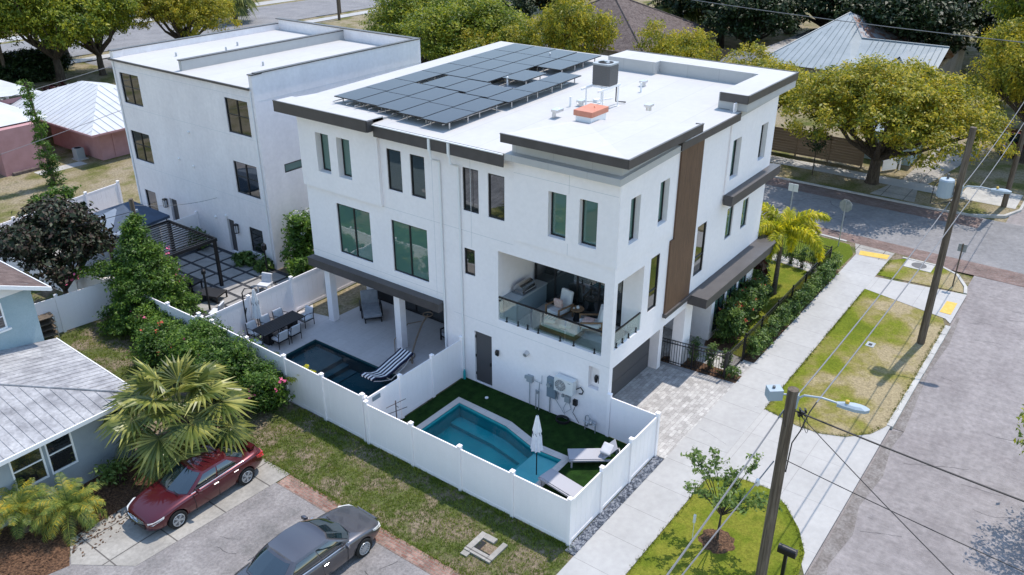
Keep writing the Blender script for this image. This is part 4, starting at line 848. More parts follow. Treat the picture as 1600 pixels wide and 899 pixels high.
# dining set
t = thing('dining_table', 'long black slatted outdoor dining table beside the dark pool', 'table', (3.2, 17.8, 0.03))
a = MB()
for k in range(8): a.box(2.08, 4.40, 17.36+k*.115, 17.36+k*.115+.10, .74, .77)
a.box(2.2,4.3,17.4,18.2,.70,.738); build('tabletop', a, 'black_plastic', t)
for x in (2.55, 3.95): a = MB(); a.box(x-.14, x+.14, 17.6, 18.0, 0.03, .70); build('leg', a, 'black_plastic', t)
def dchair(label, x, y, a_, grp='white cushioned chairs around the black dining table'):
    t = thing('dining_chair', label, 'chair', (x, y, .03), grp); B = lambda n, mb, m, **k: build(n, mb, m, t, rel=False, **k)
    m = MB()
    for s in (-1, 1):
        m.tube([(.26,s*.28,0),(.26,s*.28,.55),(.22,s*.28,.64),(.1,s*.28,.66),(-.1,s*.28,.64),(-.27,s*.28,.60),(-.27,s*.28,0)], .018, 6)
        m.tube([(-.27,s*.28,.55),(-.33,s*.26,.80)], .018, 6)
    m.tube([(-.33,-.26,.80),(-.33,.26,.80)], .018, 6); m.box(-.27,.27,-.28,.28,.30,.33); B('frame', m, 'black_metal')
    m = MB(); m.box(-.24,.28,-.26,.26,.33,.43); B('seat', m, 'cushion_light', bevel=.03)
    m = MB(); m.obox((-.27,0,.62),(.05,0,-.012),(0,.25,0),(-.04,0,.2)); B('backrest', m, 'cushion_light', bevel=.03)
    t.rotation_euler = (0, 0, a_)
dchair('white cushioned chair at the near side of the black dining table, left one', 2.75, 17.22, R(90)); dchair('white cushioned chair at the near side of the black dining table, right one', 3.45, 17.22, R(90))
dchair('white cushioned chair at the fence side of the table, near its left end', 2.45, 18.5, R(-90)); dchair('white cushioned chair at the fence side of the table, in the middle', 3.2, 18.5, R(-90)); dchair('white cushioned chair at the fence side of the table, near its right end', 3.95, 18.5, R(-90))
dchair('white cushioned chair at the far right end of the dining table', 4.72, 17.8, R(180)); dchair('white cushioned chair at the left end of the dining table', 1.75, 17.75, R(0))
def armchair(name, label, x, y, z, a_, fm, cm, w=.78, ottoman=0.0, cat='armchair', back=.85):
    t = thing(name, label, cat, (x, y, z)); B = lambda n, mb, m, **k: build(n, mb, m, t, rel=False, **k)
    m = MB(); d = .42; hw = w/2
    m.box(-d,d+ottoman,-hw+.05,hw-.05,.20,.25)
    B('frame', m, fm)
    for s in (-1, 1):
        m = MB(); m.box(-d,d,s*hw-.03,s*hw+.03,.52,.57); m.box(-d,-d+.05,s*hw-.029,s*hw+.029,0,.52); m.box(d-.05,d,s*hw-.029,s*hw+.029,0,.52); B('arm', m, fm)
    if ottoman:
        for s in (-1, 1): m = MB(); m.box(d+ottoman-.06,d+ottoman,s*(hw-.1)-.03,s*(hw-.1)+.03,0,.20); B('leg', m, fm)
    m = MB(); m.box(-d+.1,d+ottoman,-hw+.06,hw-.06,.25,.42); B('seat_cushion', m, cm, bevel=.04)
    m = MB(); m.obox((-d+.02,0,.25+back/2),(.08,0,0.02),(0,hw-.07,0),(-.07,0,back/2-.05)); B('back_cushion', m, cm, bevel=.05)
    t.rotation_euler = (0, 0, a_); return t
armchair('lounge_chair', 'grey cushioned armchair with joined footrest standing under the patio roof', 7.35, 16.15, .03, R(-128), 'black_plastic', 'cushion_grey', w=.95, ottoman=.55)
armchair('lounge_chair', 'black framed grey armchair half hidden behind the patio end wall', 7.75, 11.3, .03, R(170), 'black_plastic', 'cushion_grey', w=.85)
armchair('lounge_chair', 'pale armchair with wooden arms facing out on the balcony, left one', 7.3, 5.35, 3.33, R(170), 'teak', 'cushion_light', w=.7)
armchair('lounge_chair', 'pale armchair with wooden arms turned sideways on the balcony, right one', 7.05, 3.75, 3.33, R(125), 'teak', 'cushion_light', w=.7)
m = MB(); m.obox((7.22,5.35,3.98),(.07,0,.02),(0,.19,0),(-.04,0,.18)); tag(build('cushion', m, 'pink_fabric', bevel=.05), 'pink patterned cushion on the left balcony armchair', 'cushion')
m = MB(); m.obox((7.0,3.82,3.80),(.2,.05,0),(-.05,.2,0),(0,0,.05)); tag(build('cushion', m, 'pink_fabric', bevel=.04), 'pink cushion lying on the seat of the right balcony armchair', 'cushion')
t = thing('side_table', 'small round wooden table between the two balcony armchairs', 'table', (7.5, 4.65, 3.33))
m = MB(); m.lathe([(.27,.48),(.27,.52)], (7.5,4.65,3.33), 20); build('tabletop', m, 'teak', t)
m = MB(); m.lathe([(.16,0),(.10,.25),(.16,.48)], (7.5,4.65,3.33), 14); build('base', m, 'black_plastic', t)
m = MB(); m.lathe([(.05,.0),(.07,.05),(.04,.12)], (7.5,4.62,3.855), 10); m.lathe([(.04,0),(.04,.03)],(7.42,4.75,3.855),8); tag(build('vase', m, 'cushion_light'), 'small white vase on the round balcony table', 'vase')
t = thing('daybed', 'low white and green cushioned daybed by the balcony railing', 'daybed', (6.35, 4.6, 3.33))
m = MB(); m.box(6.0,6.7,3.8,5.4,3.35,3.50); build('base', m, 'teak', t)
m = MB(); m.box(6.02,6.68,3.85,5.35,3.50,3.64); build('mattress', m, 'cushion_light', t, bevel=.04)
for (y, mm) in ((5.1,'cushion_light'),(4.4,'cushion_light')): m = MB(); m.obox((6.3,y,3.74),(.22,.08,0),(-.08,.22,0),(0,0,.07)); build('pillow', m, mm, t, bevel=.05)
m = MB()
for k in range(4): m.obox((6.25+.03*k,5.22-.12*k,3.83),(.17,.02,0),(-.01,.025,0),(0,0,.004))
build('stripe', m, 'teal', t)
t = thing('grill_counter', 'dark outdoor kitchen counter with built in barbecue at the balcony end wall', 'kitchen counter', (7.0, 6.8, 3.33))
m = MB(); m.box(5.98,8.05,6.47,7.12,3.34,4.18); build('cabinet', m, 'meter_blue', t)
m = MB(); m.box(5.95,8.07,6.43,7.13,4.18,4.24); build('worktop', m, 'box_grey', t)
m = MB(); m.box(6.45,7.35,6.50,7.05,4.24,4.36); m.tube([(6.48,6.78,4.40),(7.32,6.78,4.40)], .24, 16); build('barbecue', m, 'steel', t)
m = MB(); m.tube([(6.5,6.45,4.42),(7.3,6.45,4.42)], .015, 6); build('handle', m, 'chrome', t)
# striped lounger (chaise longue) half over the dark pool
t = thing('striped_lounger', 'wavy navy and white striped pool lounger beside the dark pool', 'sun lounger', (3.7, 11.5, 0))
def stripes(mb, w0, w1, mi_):
    pts = [(2.55,.60),(2.75,.62),(3.05,.46),(3.35,.38),(3.75,.45),(4.15,.55),(4.55,.62),(4.95,.74)]
    for i in range(len(pts)-1):
        (xa,za),(xb,zb) = pts[i], pts[i+1]
        mb.add([(xa,w0,za),(xb,w0,zb),(xb,w1,zb),(xa,w1,za),(xa,w0,za-.07),(xb,w0,zb-.07),(xb,w1,zb-.07),(xa,w1,za-.07)], [(0,1,2,3),(7,6,5,4),(0,4,5,1),(1,5,6,2),(2,6,7,3),(3,7,4,0)], mi_)
m = MB(); yy = 11.15
for k in range(9): stripes(m, yy+k*.085, yy+(k+1)*.085-.001, k % 2)
build('mattress', m, ['canvas_navy','canvas_white'], t)
m = MB(); m.tube([(2.6,11.2,.5),(3.0,11.2,.3),(3.6,11.2,.08),(4.4,11.2,.3),(4.9,11.2,.66)], .02, 6); m.tube([(2.6,11.9,.5),(3.0,11.9,.3),(3.6,11.9,.08),(4.4,11.9,.3),(4.9,11.9,.66)], .02, 6); m.tube([(3.6,11.2,.06),(3.6,11.9,.06)],.02,6); build('frame', m, 'white_trim', t)
m = MB(); m.tube([(5.1,11.4,.08),(5.6,11.9,.10),(6.2,12.15,.5),(6.9,12.4,.9),(7.4,12.5,1.1)], .045, 6)
m.tube([(7.4+.22*math.cos(k*.5),12.5+.22*math.sin(k*.5),1.12) for k in range(14)], .03, 5)
m.tube([(5.3,11.7,.07),(5.0,12.3,.07),(5.6,12.9,.5),(6.5,12.9,.9),(7.0,12.5,.95)], .025, 5); m.tube([(5.3+.5*math.cos(k*.5),12.0+.35*math.sin(k*.5),.06) for k in range(13)], .022, 5)
tag(build('pool_vacuum_hose', m, 'hose_tan'), 'tangled brown pool hose on the patio by the striped lounger', 'hose')
m = MB(); m.tube([(0.95,8.3,.03),(0.95,8.3,1.62)], .022, 6)
m.tube([(.6,8.42,1.15),(1.35,8.12,1.2)], .013, 5); m.tube([(.6,8.45,1.42),(1.35,8.16,1.55)], .013, 5); m.tube([(.95,8.3,1.4),(1.05,8.27,1.28)],.012,5)
tag(build('antenna', m, 'antenna_brown'), 'thin brown antenna mast with two cross bars behind the pool fence', 'antenna')
t = thing('pool_ladder_stub', 'small pale return fitting lying on the turf beside the pool', 'fitting', (5.0,7.0,.03)); m = MB(); m.lathe([(.07,0),(.07,.04),(.03,.05)],(4.95,7.2,.03),8); build('cap', m, 'white_trim', t)
# ---------------------------------------------------------------- white apartment block on the left
apt = thing('apartment_building', 'tall white stucco apartment block with black framed windows and flat roof, at the left', 'apartment building', (7.9, 23.75, 0))
AP = Plane((7.9,0,0), (0,1,0), (1,0,0)); AS = Plane((0,23.75,0), (1,0,0), (0,1,0))
aw = [(33.85,35.72,7.22,8.95),(33.88,35.75,3.87,5.62),(24.35,26.18,7.12,8.92),(24.33,26.24,3.84,5.60),(24.6,25.72,0.58,2.02),(34.4,35.5,.55,2.05)]
ad_ = [(27.0,27.62,0.12,2.04),(32.28,33.0,0.12,2.04)]
a = MB(); AP.wall(a, 23.75, 36.3, 0, 9.60, aw+ad_, 0, 0.24)
AS.wall(a, 8.14, 19.9, 0, 10.32, [(9.2,10.65,5.06,5.52)], 0, 0.24)
a.box(7.9, 8.138, 23.75, 24.0, 9.602, 10.28)
a.box(19.66,19.9,24.0,36.06,0,10.32); a.box(8.14,19.9,36.06,36.3,0,10.05); a.box(7.9,8.5,36.0,36.3,9.602,10.05)
for z in (3.55, 7.0, 9.15): AP.box(a, 23.77, 36.28, z-.008, z+.008, -0.004, .01, 1)
AS.box(a, 8.16, 19.88, 9.0, 9.016, -0.004, .01, 1)
build('wall', a, ['stucco_aged','joint'], apt)
a = MB(); a.box(8.45, 19.6, 24.1, 36, 0.1, 9.4); build('interior', a, 'interior_dark', apt)
a = MB(); a.box(7.8, 19.7, 24.0, 36.1, 9.60, 9.68); a.box(8.2,19.7,29.9,30.15,9.68,10.2); build('roof', a, 'roofmembrane', apt)
a = MB(); a.box(7.76,7.80,23.9,36.4,9.56,9.66); a.box(8.12,19.95,23.70,23.98,10.32,10.37); a.box(7.86,8.5,23.70,24.03,10.283,10.33); a.box(19.62,19.95,23.98,36.3,10.32,10.37); a.box(7.86,8.5,35.95,36.34,10.055,10.10); a.box(8.5,19.62,36.03,36.34,10.055,10.10); a.box(8.15,19.62,29.87,30.18,10.2,10.25)
build('coping_cap', a, 'charcoal', apt)
a = MB(); a.tube([(7.86,23.95,9.5),(7.86,23.95,.1)], .035, 6); build('downspout', a, 'downspout_white', apt)
a = MB(); a.tube([(7.86,36.1,9.5),(7.86,36.1,.1)], .035, 6); build('downspout', a, 'downspout_white', apt)
for i, h in enumerate(aw[:4]): AP.window(apt, *h, 0.10, 'glass_dark', muls=[(h[0]+h[1])/2], hmuls=[h[2]+.95])
AP.window(apt, *aw[4], 0.10, 'glass_dark', hmuls=[.95,1.3,1.65]); AP.window(apt, *aw[5], 0.10, 'glass_dark')
AS.window(apt, 9.2, 10.65, 5.06, 5.52, 0.05, 'glass_green')
for h in ad_:
    a = MB(); AP.box(a, h[0]+.02, h[1]-.02, h[2], h[3]-.02, .14, .18); d_ = build('door', a, 'door_grey', apt)
for (x, y) in ((13.0,32.7),(11.6,27.6),(14.4,33.5),(10.3, 33.6)): a = MB(); a.lathe([(.06,0),(.05,.22),(0,.24)],(x,y,9.68),8); build('vent_pipe', a, 'galv', apt)
for (y, z) in ((29.9,4.55),(31.2,4.75),(28.6,1.9),(27.6,2.2),(29.8,6.5)): a = MB(); a.tube([(7.82,y,z-.02),(7.9,y,z)],[.07,.08],8); build('wall_vent', a, 'white_trim', apt)
for (y, l) in ((26.70,'glass lantern on the white apartment wall beside the right hand grey door'),(33.30,'glass lantern on the white apartment wall beside the left hand grey door')):
    t = thing('wall_lantern', 'black framed '+l, 'wall lamp', (7.8, y, 1.35), 'lanterns beside the apartment doors')
    a = MB(); [a.box(7.68+dx,7.70+dx,y-.1+dy,y-.08+dy,1.45,1.88) for dx in (0,.16) for dy in (0,.18)]; a.box(7.67,7.87,y-.11,y+.11,1.88,1.95); a.box(7.68,7.86,y-.1,y+.1,1.43,1.45); a.box(7.86,7.9,y-.05,y+.05,1.6,1.9); build('cage', a, 'black_metal', t)
    a = MB(); a.box(7.71,7.83,y-.07,y+.07,1.46,1.86); build('glass', a, 'cushion_light', t)
# court between the block and the fence: flag pavers, pergola, canopy
k_ = 0
for i in range(5):
    for j in range(7):
        x, y = 3.1+i*1.02, 22.0+j*1.12
        if x < 3.6 and y > 24: continue
        a = MB(); a.box(x-.42, x+.42, y-.47, y+.47, .012, .035); tag(build('paver', a, 'flag_paver'), kind='structure')
pg = thing('pergola', 'black metal pergola with close roof slats in the courtyard of the white apartment block', 'pergola', (3.2, 26.4, 0))
for (x, y) in ((4.92,24.45),(1.55,24.45),(1.62,28.45),(4.98,28.45)): a = MB(); a.box(x-.07,x+.07,y-.07,y+.07,0,2.5); build('post', a, 'black_metal', pg)
a = MB(); a.box(1.48,5.05,24.38,24.46,2.5,2.66); a.box(1.48,5.05,28.44,28.52,2.5,2.66); a.box(1.48,1.56,24.46,28.44,2.5,2.66); a.box(4.97,5.05,24.46,28.44,2.5,2.66); build('beam', a, 'black_metal', pg)
for k in range(14): a = MB(); y = 24.68+k*.278; a.obox((3.26,y,2.60),(1.70,0,0),(0,.034,.0),(0,0,.018)); build('slat', a, 'black_metal', pg)
gz = thing('canopy_tent', 'dark blue fabric garden canopy behind the black pergola', 'canopy', (4.0, 31.6, 0))
for (x, y) in ((2.3,29.8),(5.9,30.2),(2.6,33.4),(5.9,33.6)): a = MB(); a.tube([(x,y,0),(x,y,2.15)],.035,6); build('post', a, 'black_metal', gz)
A_, B_, C_, D_ = (2.15,29.5,2.25),(6.0,30.0,2.25),(6.0,33.8,2.25),(2.4,33.6,2.25); T1 = (5.1,32.0,2.95); T0 = (2.9,31.6,2.75)
a = MB(); a.add([A_,B_,T1,T0], [(0,1,2,3)]); a.add([B_,C_,T1],[(0,1,2)]); a.add([C_,D_,T0,T1],[(0,1,2,3)]); a.add([A_,B_,C_,D_,(A_[0],A_[1],2.1),(B_[0],B_[1],2.1),(C_[0],C_[1],2.1),(D_[0],D_[1],2.1)],[(0,1,5,4),(1,2,6,5),(2,3,7,6),(3,0,4,7)]); build('roof', a, 'canvas_blue', gz, recalc=False)
a = MB(); a.add([D_,A_,T0],[(0,1,2)]); a.add([tuple(Vector(p)+Vector((0,0,.012))) for p in (A_,(4.1,29.77,2.25),(4.0,31.8,2.85),T0)],[(0,1,2,3)]); build('roof_panel', a, 'canvas_slate', gz, recalc=False)
def bench(name, label, cat, x, y, a_, lx, ly, h, fm, cm, back=True):
    t = thing(name, label, cat, (x, y, .03)); B = lambda n, mb, m, **k: build(n, mb, m, t, rel=False, **k)
    for sx in (-1,1):
        for sy in (-1,1): m = MB(); m.box(sx*(lx/2-.05)-.03,sx*(lx/2-.05)+.03,sy*(ly/2-.05)-.03,sy*(ly/2-.05)+.03,0,h-.1); B('leg', m, fm)
    m = MB(); m.box(-lx/2,lx/2,-ly/2,ly/2,h-.1,h); B('seat', m, cm, bevel=.02)
    if back: m = MB(); m.obox((-lx/2+.05,0,h+.22),(.05,0,0),(0,ly/2-.02,0),(-.05,0,.22)); B('backrest', m, cm, bevel=.03)
    t.rotation_euler = (0,0,a_); return t
bench('garden_sofa', 'black garden sofa under the pergola, its near end showing', 'sofa', 3.7, 25.9, R(10), .75, 1.9, .42, 'black_metal', 'black_plastic')
bench('garden_table', 'low black table on the flag pavers beside the pergola', 'table', 3.7, 23.6, R(20), .9, 1.3, .4, 'black_metal', 'black_plastic', back=False)
bench('garden_chair', 'white garden chair behind the fence, nearest the black lamp post', 'chair', 5.9, 22.2, R(200), .6, .6, .42, 'white_trim', 'cushion_light')
bench('garden_chair', 'white garden chair behind the fence, beside the vine covered pole', 'chair', 2.6, 21.6, R(120), .6, .6, .42, 'white_trim', 'cushion_light')
t = thing('grill', 'round black kettle barbecue on the dark gravel under the pergola', 'barbecue', (3.2, 24.9, 0.02)); m = MB(); m.lathe([(.05,.55),(.22,.62),(.28,.75),(.27,.85),(.2,.95),(.03,1.0)],(3.2,24.9,.02),14); build('kettle', m, 'black_plastic', t, smooth=True)
for k in range(3): m = MB(); m.tube([(3.2+.1*math.cos(k*2.1),24.9+.1*math.sin(k*2.1),.6),(3.2+.3*math.cos(k*2.1),24.9+.3*math.sin(k*2.1),.02)],.015,5); build('leg', m, 'black_metal', t)
t = thing('garden_lamp', 'black post lamp standing behind the long white fence in the courtyard', 'lamp', (6.72, 22.98, 0)); m = MB(); m.tube([(6.72,22.98,0),(6.72,22.98,1.75)],.04,8); build('post', m, 'black_metal', t); m = MB(); m.lathe([(.06,0),(.14,.08),(.14,.3),(.04,.42)],(6.72,22.98,1.75),6); build('head', m, 'black_metal', t)
t = thing('garden_lamp', 'thin black post with a small head between the pergola and the fence', 'lamp', (2.95, 22.7, 0)); m = MB(); m.tube([(2.95,22.7,0),(2.95,22.7,1.9)],.05,8); build('post', m, 'black_metal', t); m = MB(); m.lathe([(.05,0),(.12,.08),(.12,.22),(.03,.3)],(2.95,22.7,1.9),6); build('head', m, 'black_metal', t)
# ---------------------------------------------------------------- pale blue house, lower left
bh = thing('blue_house', 'pale blue house with worn white tin roof and a brown shingled rear part', 'house', (-8, 18, 0))
FW = Plane((0,15.15,0), (1,0,0), (0,1,0)); EW = Plane((-5.6,0,0), (0,1,0), (-1,0,0)); NW = Plane((0,20.95,0), (1,0,0), (0,1,0))
a = MB(); wf = [(-8.45,-7.55,.95,2.25),(-9.6,-8.55,.95,2.25),(-12.5,-11.2,.95,2.25)]
FW.wall(a, -16, -5.6, 0, 2.5, wf, 0, .2); EW.wall(a, 15.35, 20.9, 0, 2.5, [], 0, .2); build('wall', a, 'blue_grey_wall', bh)
a = MB(); NW.wall(a, -14, -5.35, 0, 5.0, [(-8.1,-6.46,3.8,4.85)], 0, .2); a.box(-5.55,-5.35,21.15,28,0,5.0); build('upper_wall', a, 'blue_stucco', bh)
a = MB(); a.box(-15.8,-5.85,15.6,20.5,.1,2.4); a.box(-13.5,-5.6,21.6,27.8,.1,4.8); build('interior', a, 'interior_dark', bh)
for h in wf[:2]: FW.window(bh, *h, .06, 'glass_dark', hmuls=[(h[2]+h[3])/2+.1], fw=.06)
for c in list(bh.children):
    if c.name.startswith('window'): c.data.materials[0] = M['white_trim']
NW.window(bh, -8.1, -6.46, 3.8, 4.85, .05, 'glass_dark', muls=[-7.3], hmuls=[4.3], fw=.06); list(bh.children)[-1].data.materials[0] = M['white_trim']
m = MB(); m.box(-8.2,-6.36,20.87,20.945,3.72,3.8); build('sill', m, 'white_trim', bh)
a = MB(); P1, P2, P3, P4 = (-5.15,14.75,2.62),(-4.95,20.93,2.66),(-16,20.93,3.55),(-16,14.75,2.62); Rg = (-9.5,20.93,3.75); 
a.add([(-5.15,14.75,2.62),(-4.95,20.93,2.66),(-10.6,20.93,3.72),(-5.15,14.75,2.56),(-4.95,20.93,2.60)], [(0,1,2),(3,4,1,0)])
a.add([(-16,14.75,2.62),(-5.15,14.75,2.62),(-10.6,20.93,3.72),(-16,20.93,3.72)], [(0,1,2,3)])
# battens: raised seams perpendicular to each eave
for k in range(1, 22):
    f = k/22; p = Vector((-5.15+.2*f,14.75+6.18*f,2.62+.04*f)); q = Vector((-5.15,14.75,2.62)).lerp(Vector((-10.6,20.93,3.72)), f); a.tube([p+Vector((0,0,.01)), q+Vector((0,0,.008))], .014, 4)
for k in range(0, 32):
    x = -5.5-k*.33; 
    if x > -10.6: f = (x+5.15)/(-5.45); q = Vector((x, 14.75+6.18*f, 2.62+1.10*f))
    else: q = Vector((x, 20.93, 3.72))
    a.tube([(x,14.75,2.63), tuple(q+Vector((0,0,.008)))], .014, 4)
a.tube([(-5.15,14.75,2.65),(-10.6,20.93,3.74)], .035, 6)
build('roof', a, 'tin_worn', bh, recalc=False)
m = MB(); m.box(-16,-5.11,14.70,14.75,2.48,2.63); m.add([(-5.13,14.75,2.46),(-4.93,20.93,2.50),(-4.93,20.93,2.66),(-5.13,14.75,2.63),(-5.09,14.75,2.46),(-4.89,20.93,2.50),(-4.89,20.93,2.66),(-5.09,14.75,2.63)],[(0,1,2,3),(4,7,6,5),(3,2,6,7),(0,4,5,1)]); m.box(-16,-5.2,14.75,15.14,2.49,2.53); build('fascia', m, 'white_trim', bh)
a = MB(); a.add([(-4.85,20.45,4.98),(-4.85,28.4,4.98),(-9.6,28.4,7.0),(-9.6,20.45,7.0),(-14.4,20.45,4.98),(-14.4,28.4,4.98)], [(0,1,2,3),(3,2,5,4)])
a.add([(-4.85,20.45,4.90),(-4.85,28.4,4.90),(-9.6,28.4,6.92),(-9.6,20.45,6.92)],[(0,3,2,1)]); build('roof', a, 'shingle_rows', bh, recalc=False)
m = MB(); m.add([(-4.85,20.44,4.86),(-9.6,20.44,6.90),(-9.6,20.44,7.05),(-4.85,20.44,5.02),(-4.85,20.38,4.86),(-9.6,20.38,6.90),(-9.6,20.38,7.05),(-4.85,20.38,5.02)],[(0,1,2,3),(4,7,6,5),(3,2,6,7),(0,4,5,1),(0,3,7,4)])
m.box(-4.84,-4.80,20.40,28.4,4.86,5.0); m.add([(-9.6,20.96,4.99),(-5.35,20.96,4.99),(-5.35,20.96,5.2),(-9.6,20.96,6.95)],[(0,1,2,3)]); build('fascia', m, 'white_trim', bh)
t = thing('wire_shelf', 'rusty wire shelf rack with boards behind the pale blue house', 'shelf', (-3.2, 26.2, 0))
for i in range(4): m = MB(); z = .35+i*.28; m.obox((-3.55,26.1,z),(.75,-.10,0),(.04,.28,0),(0,0,.015)); build('shelf', m, 'palm_bark', t)
for (x, y) in ((-4.25,26.5),(-4.3,25.9),(-2.85,26.25),(-2.88,25.72)): m = MB(); m.tube([(x,y,0),(x,y,1.25)],.02,5); build('post', m, 'galv', t)
# ---------------------------------------------------------------- pink houses far left
ps = thing('pink_shed', 'small pink house with pyramid metal roof beyond the far fence', 'house', (15, 53, 0))
a = MB(); a.box(12.6,20,49.0,56,0,2.3); a.box(13.6,13.75,48.93,49.0,.05,2.2); build('wall', a, 'pink_stucco', ps)
ap_ = (16.3,54.6,4.1); e = [(11.6,47.9,2.3),(21.2,47.9,2.3),(21.2,62.5,2.3),(11.6,62.5,2.3)]; r2 = (16.3,57.0,4.1)
a = MB(); a.add([e[0],e[1],ap_],[(0,1,2)]); a.add([e[1],e[2],r2,ap_],[(0,1,2,3)]); a.add([e[2],e[3],r2],[(0,1,2)]); a.add([e[3],e[0],ap_,r2],[(0,1,2,3)]); a.add([e[0],e[1],e[2],e[3]],[(3,2,1,0)])
def seam(b0, b1, t0, t1, n, r_=.03):
    for k in range(n+1):
        f = (k+.5)/(n+1); a.tube([tuple(Vector(b0).lerp(Vector(b1), f)+Vector((0,0,.02))), tuple(Vector(t0).lerp(Vector(t1), f)+Vector((0,0,.02)))], r_, 4)
for k in range(1, 16):
    x = 11.6+k*.6
    f = (x-11.6)/4.7 if x < 16.3 else (21.2-x)/4.9
    a.tube([(x,47.9,2.32),(x,47.9+6.7*f,2.32+1.8*f)],.03,4)
for k in range(1, 23):
    y = 47.9+k*.62; f = min(1, (y-47.9)/6.7, (62.5-y)/5.5); a.tube([(11.6,y,2.32),(11.6+4.7*f,y,2.32+1.8*f)],.03,4)
build('roof', a, 'tin_white', ps, recalc=False)
m = MB(); m.box(11.56,11.64,47.86,62.5,2.16,2.29); m.box(11.64,21.2,47.86,47.94,2.16,2.29); build('fascia', m, 'pink_stucco', ps)
for y in (57.5, 61.5): m = MB(); m.box(11.9,12.1,y-.1,y+.1,0,2.3); build('post', m, 'pink_stucco', ps)
t = thing('ground_condenser', 'grey air conditioner unit on a slab beside the small pink house', 'air conditioner', (11.8, 50.8, 0)); m = MB(); m.box(11.4,12.2,50.3,51.2,.0,.08); build('base', m, 'kerbstone', t); m = MB(); m.box(11.5,12.1,50.45,51.1,.08,.85); build('casing', m, 'box_grey', t, bevel=.03)
m = MB(); m.lathe([(.24,.852),(.24,.86)],(11.8,50.78,0),14); build('fan', m, 'interior_dark', t)
ph = thing('pink_house', 'pink house with grey metal porch roof and white railing at the left picture edge', 'house', (8, 60, 0))
a = MB(); a.box(0.5,9.4,52.5,66,0,3.4); build('wall', a, 'pink_stucco', ph)
a = MB(); a.add([(-1,51.5,3.3),(10.6,51.5,3.3),(10.6,60.5,3.3),(5,57,5.2),(-1,57,5.2),(14.8,60.5,3.0),(14.8,72,3.0),(6,72,4.6),(6,62,4.6)],[(0,1,3,4),(1,2,3),(2,5,6,7,8,3)]); build('roof', a, 'tin_white', ph, recalc=False)
m = MB(); m.box(10.6,14.7,60.6,60.7,2.6,2.95); m.box(14.65,14.75,60.6,72,2.5,2.9); build('fascia', m, 'pink_stucco', ph)
for (x, y) in ((14.4,61.2),(14.4,66.5),(10.4,61.2)): m = MB(); m.box(x-.09,x+.09,y-.09,y+.09,.6,2.8); build('post', m, 'white_trim', ph)
m = MB(); m.box(9.5,14.6,60.8,72,.0,.62); build('porch', m, 'meter_blue', ph)
m = MB(); m.box(9.5,14.5,60.9,60.95,1.3,1.38); 
for k in range(24): m.box(9.6+k*.2,9.66+k*.2,60.9,60.95,.62,1.3)
m.box(14.45,14.5,60.96,71,1.3,1.38)
for k in range(45): m.box(14.45,14.5,61.1+k*.22,61.16+k*.22,.62,1.3)
build('railing', m, 'white_trim', ph)
for k in range(3): m = MB(); m.box(7.0+k*.0,9.0,50.6+k*.35,50.6+(k+1)*.35,0,.2+.2*k); build('step', m, 'shingle', ph)
m = MB(); m.box(6.6,9.41,50.9,52.6,.0,3.2); build('pink_wall', m, 'pink_stucco', ph)
sheet_obj('path', [(8.2,49.4),(11.5,49.2),(11.5,50.2),(8.2,50.4)], .012, 'kerbstone')
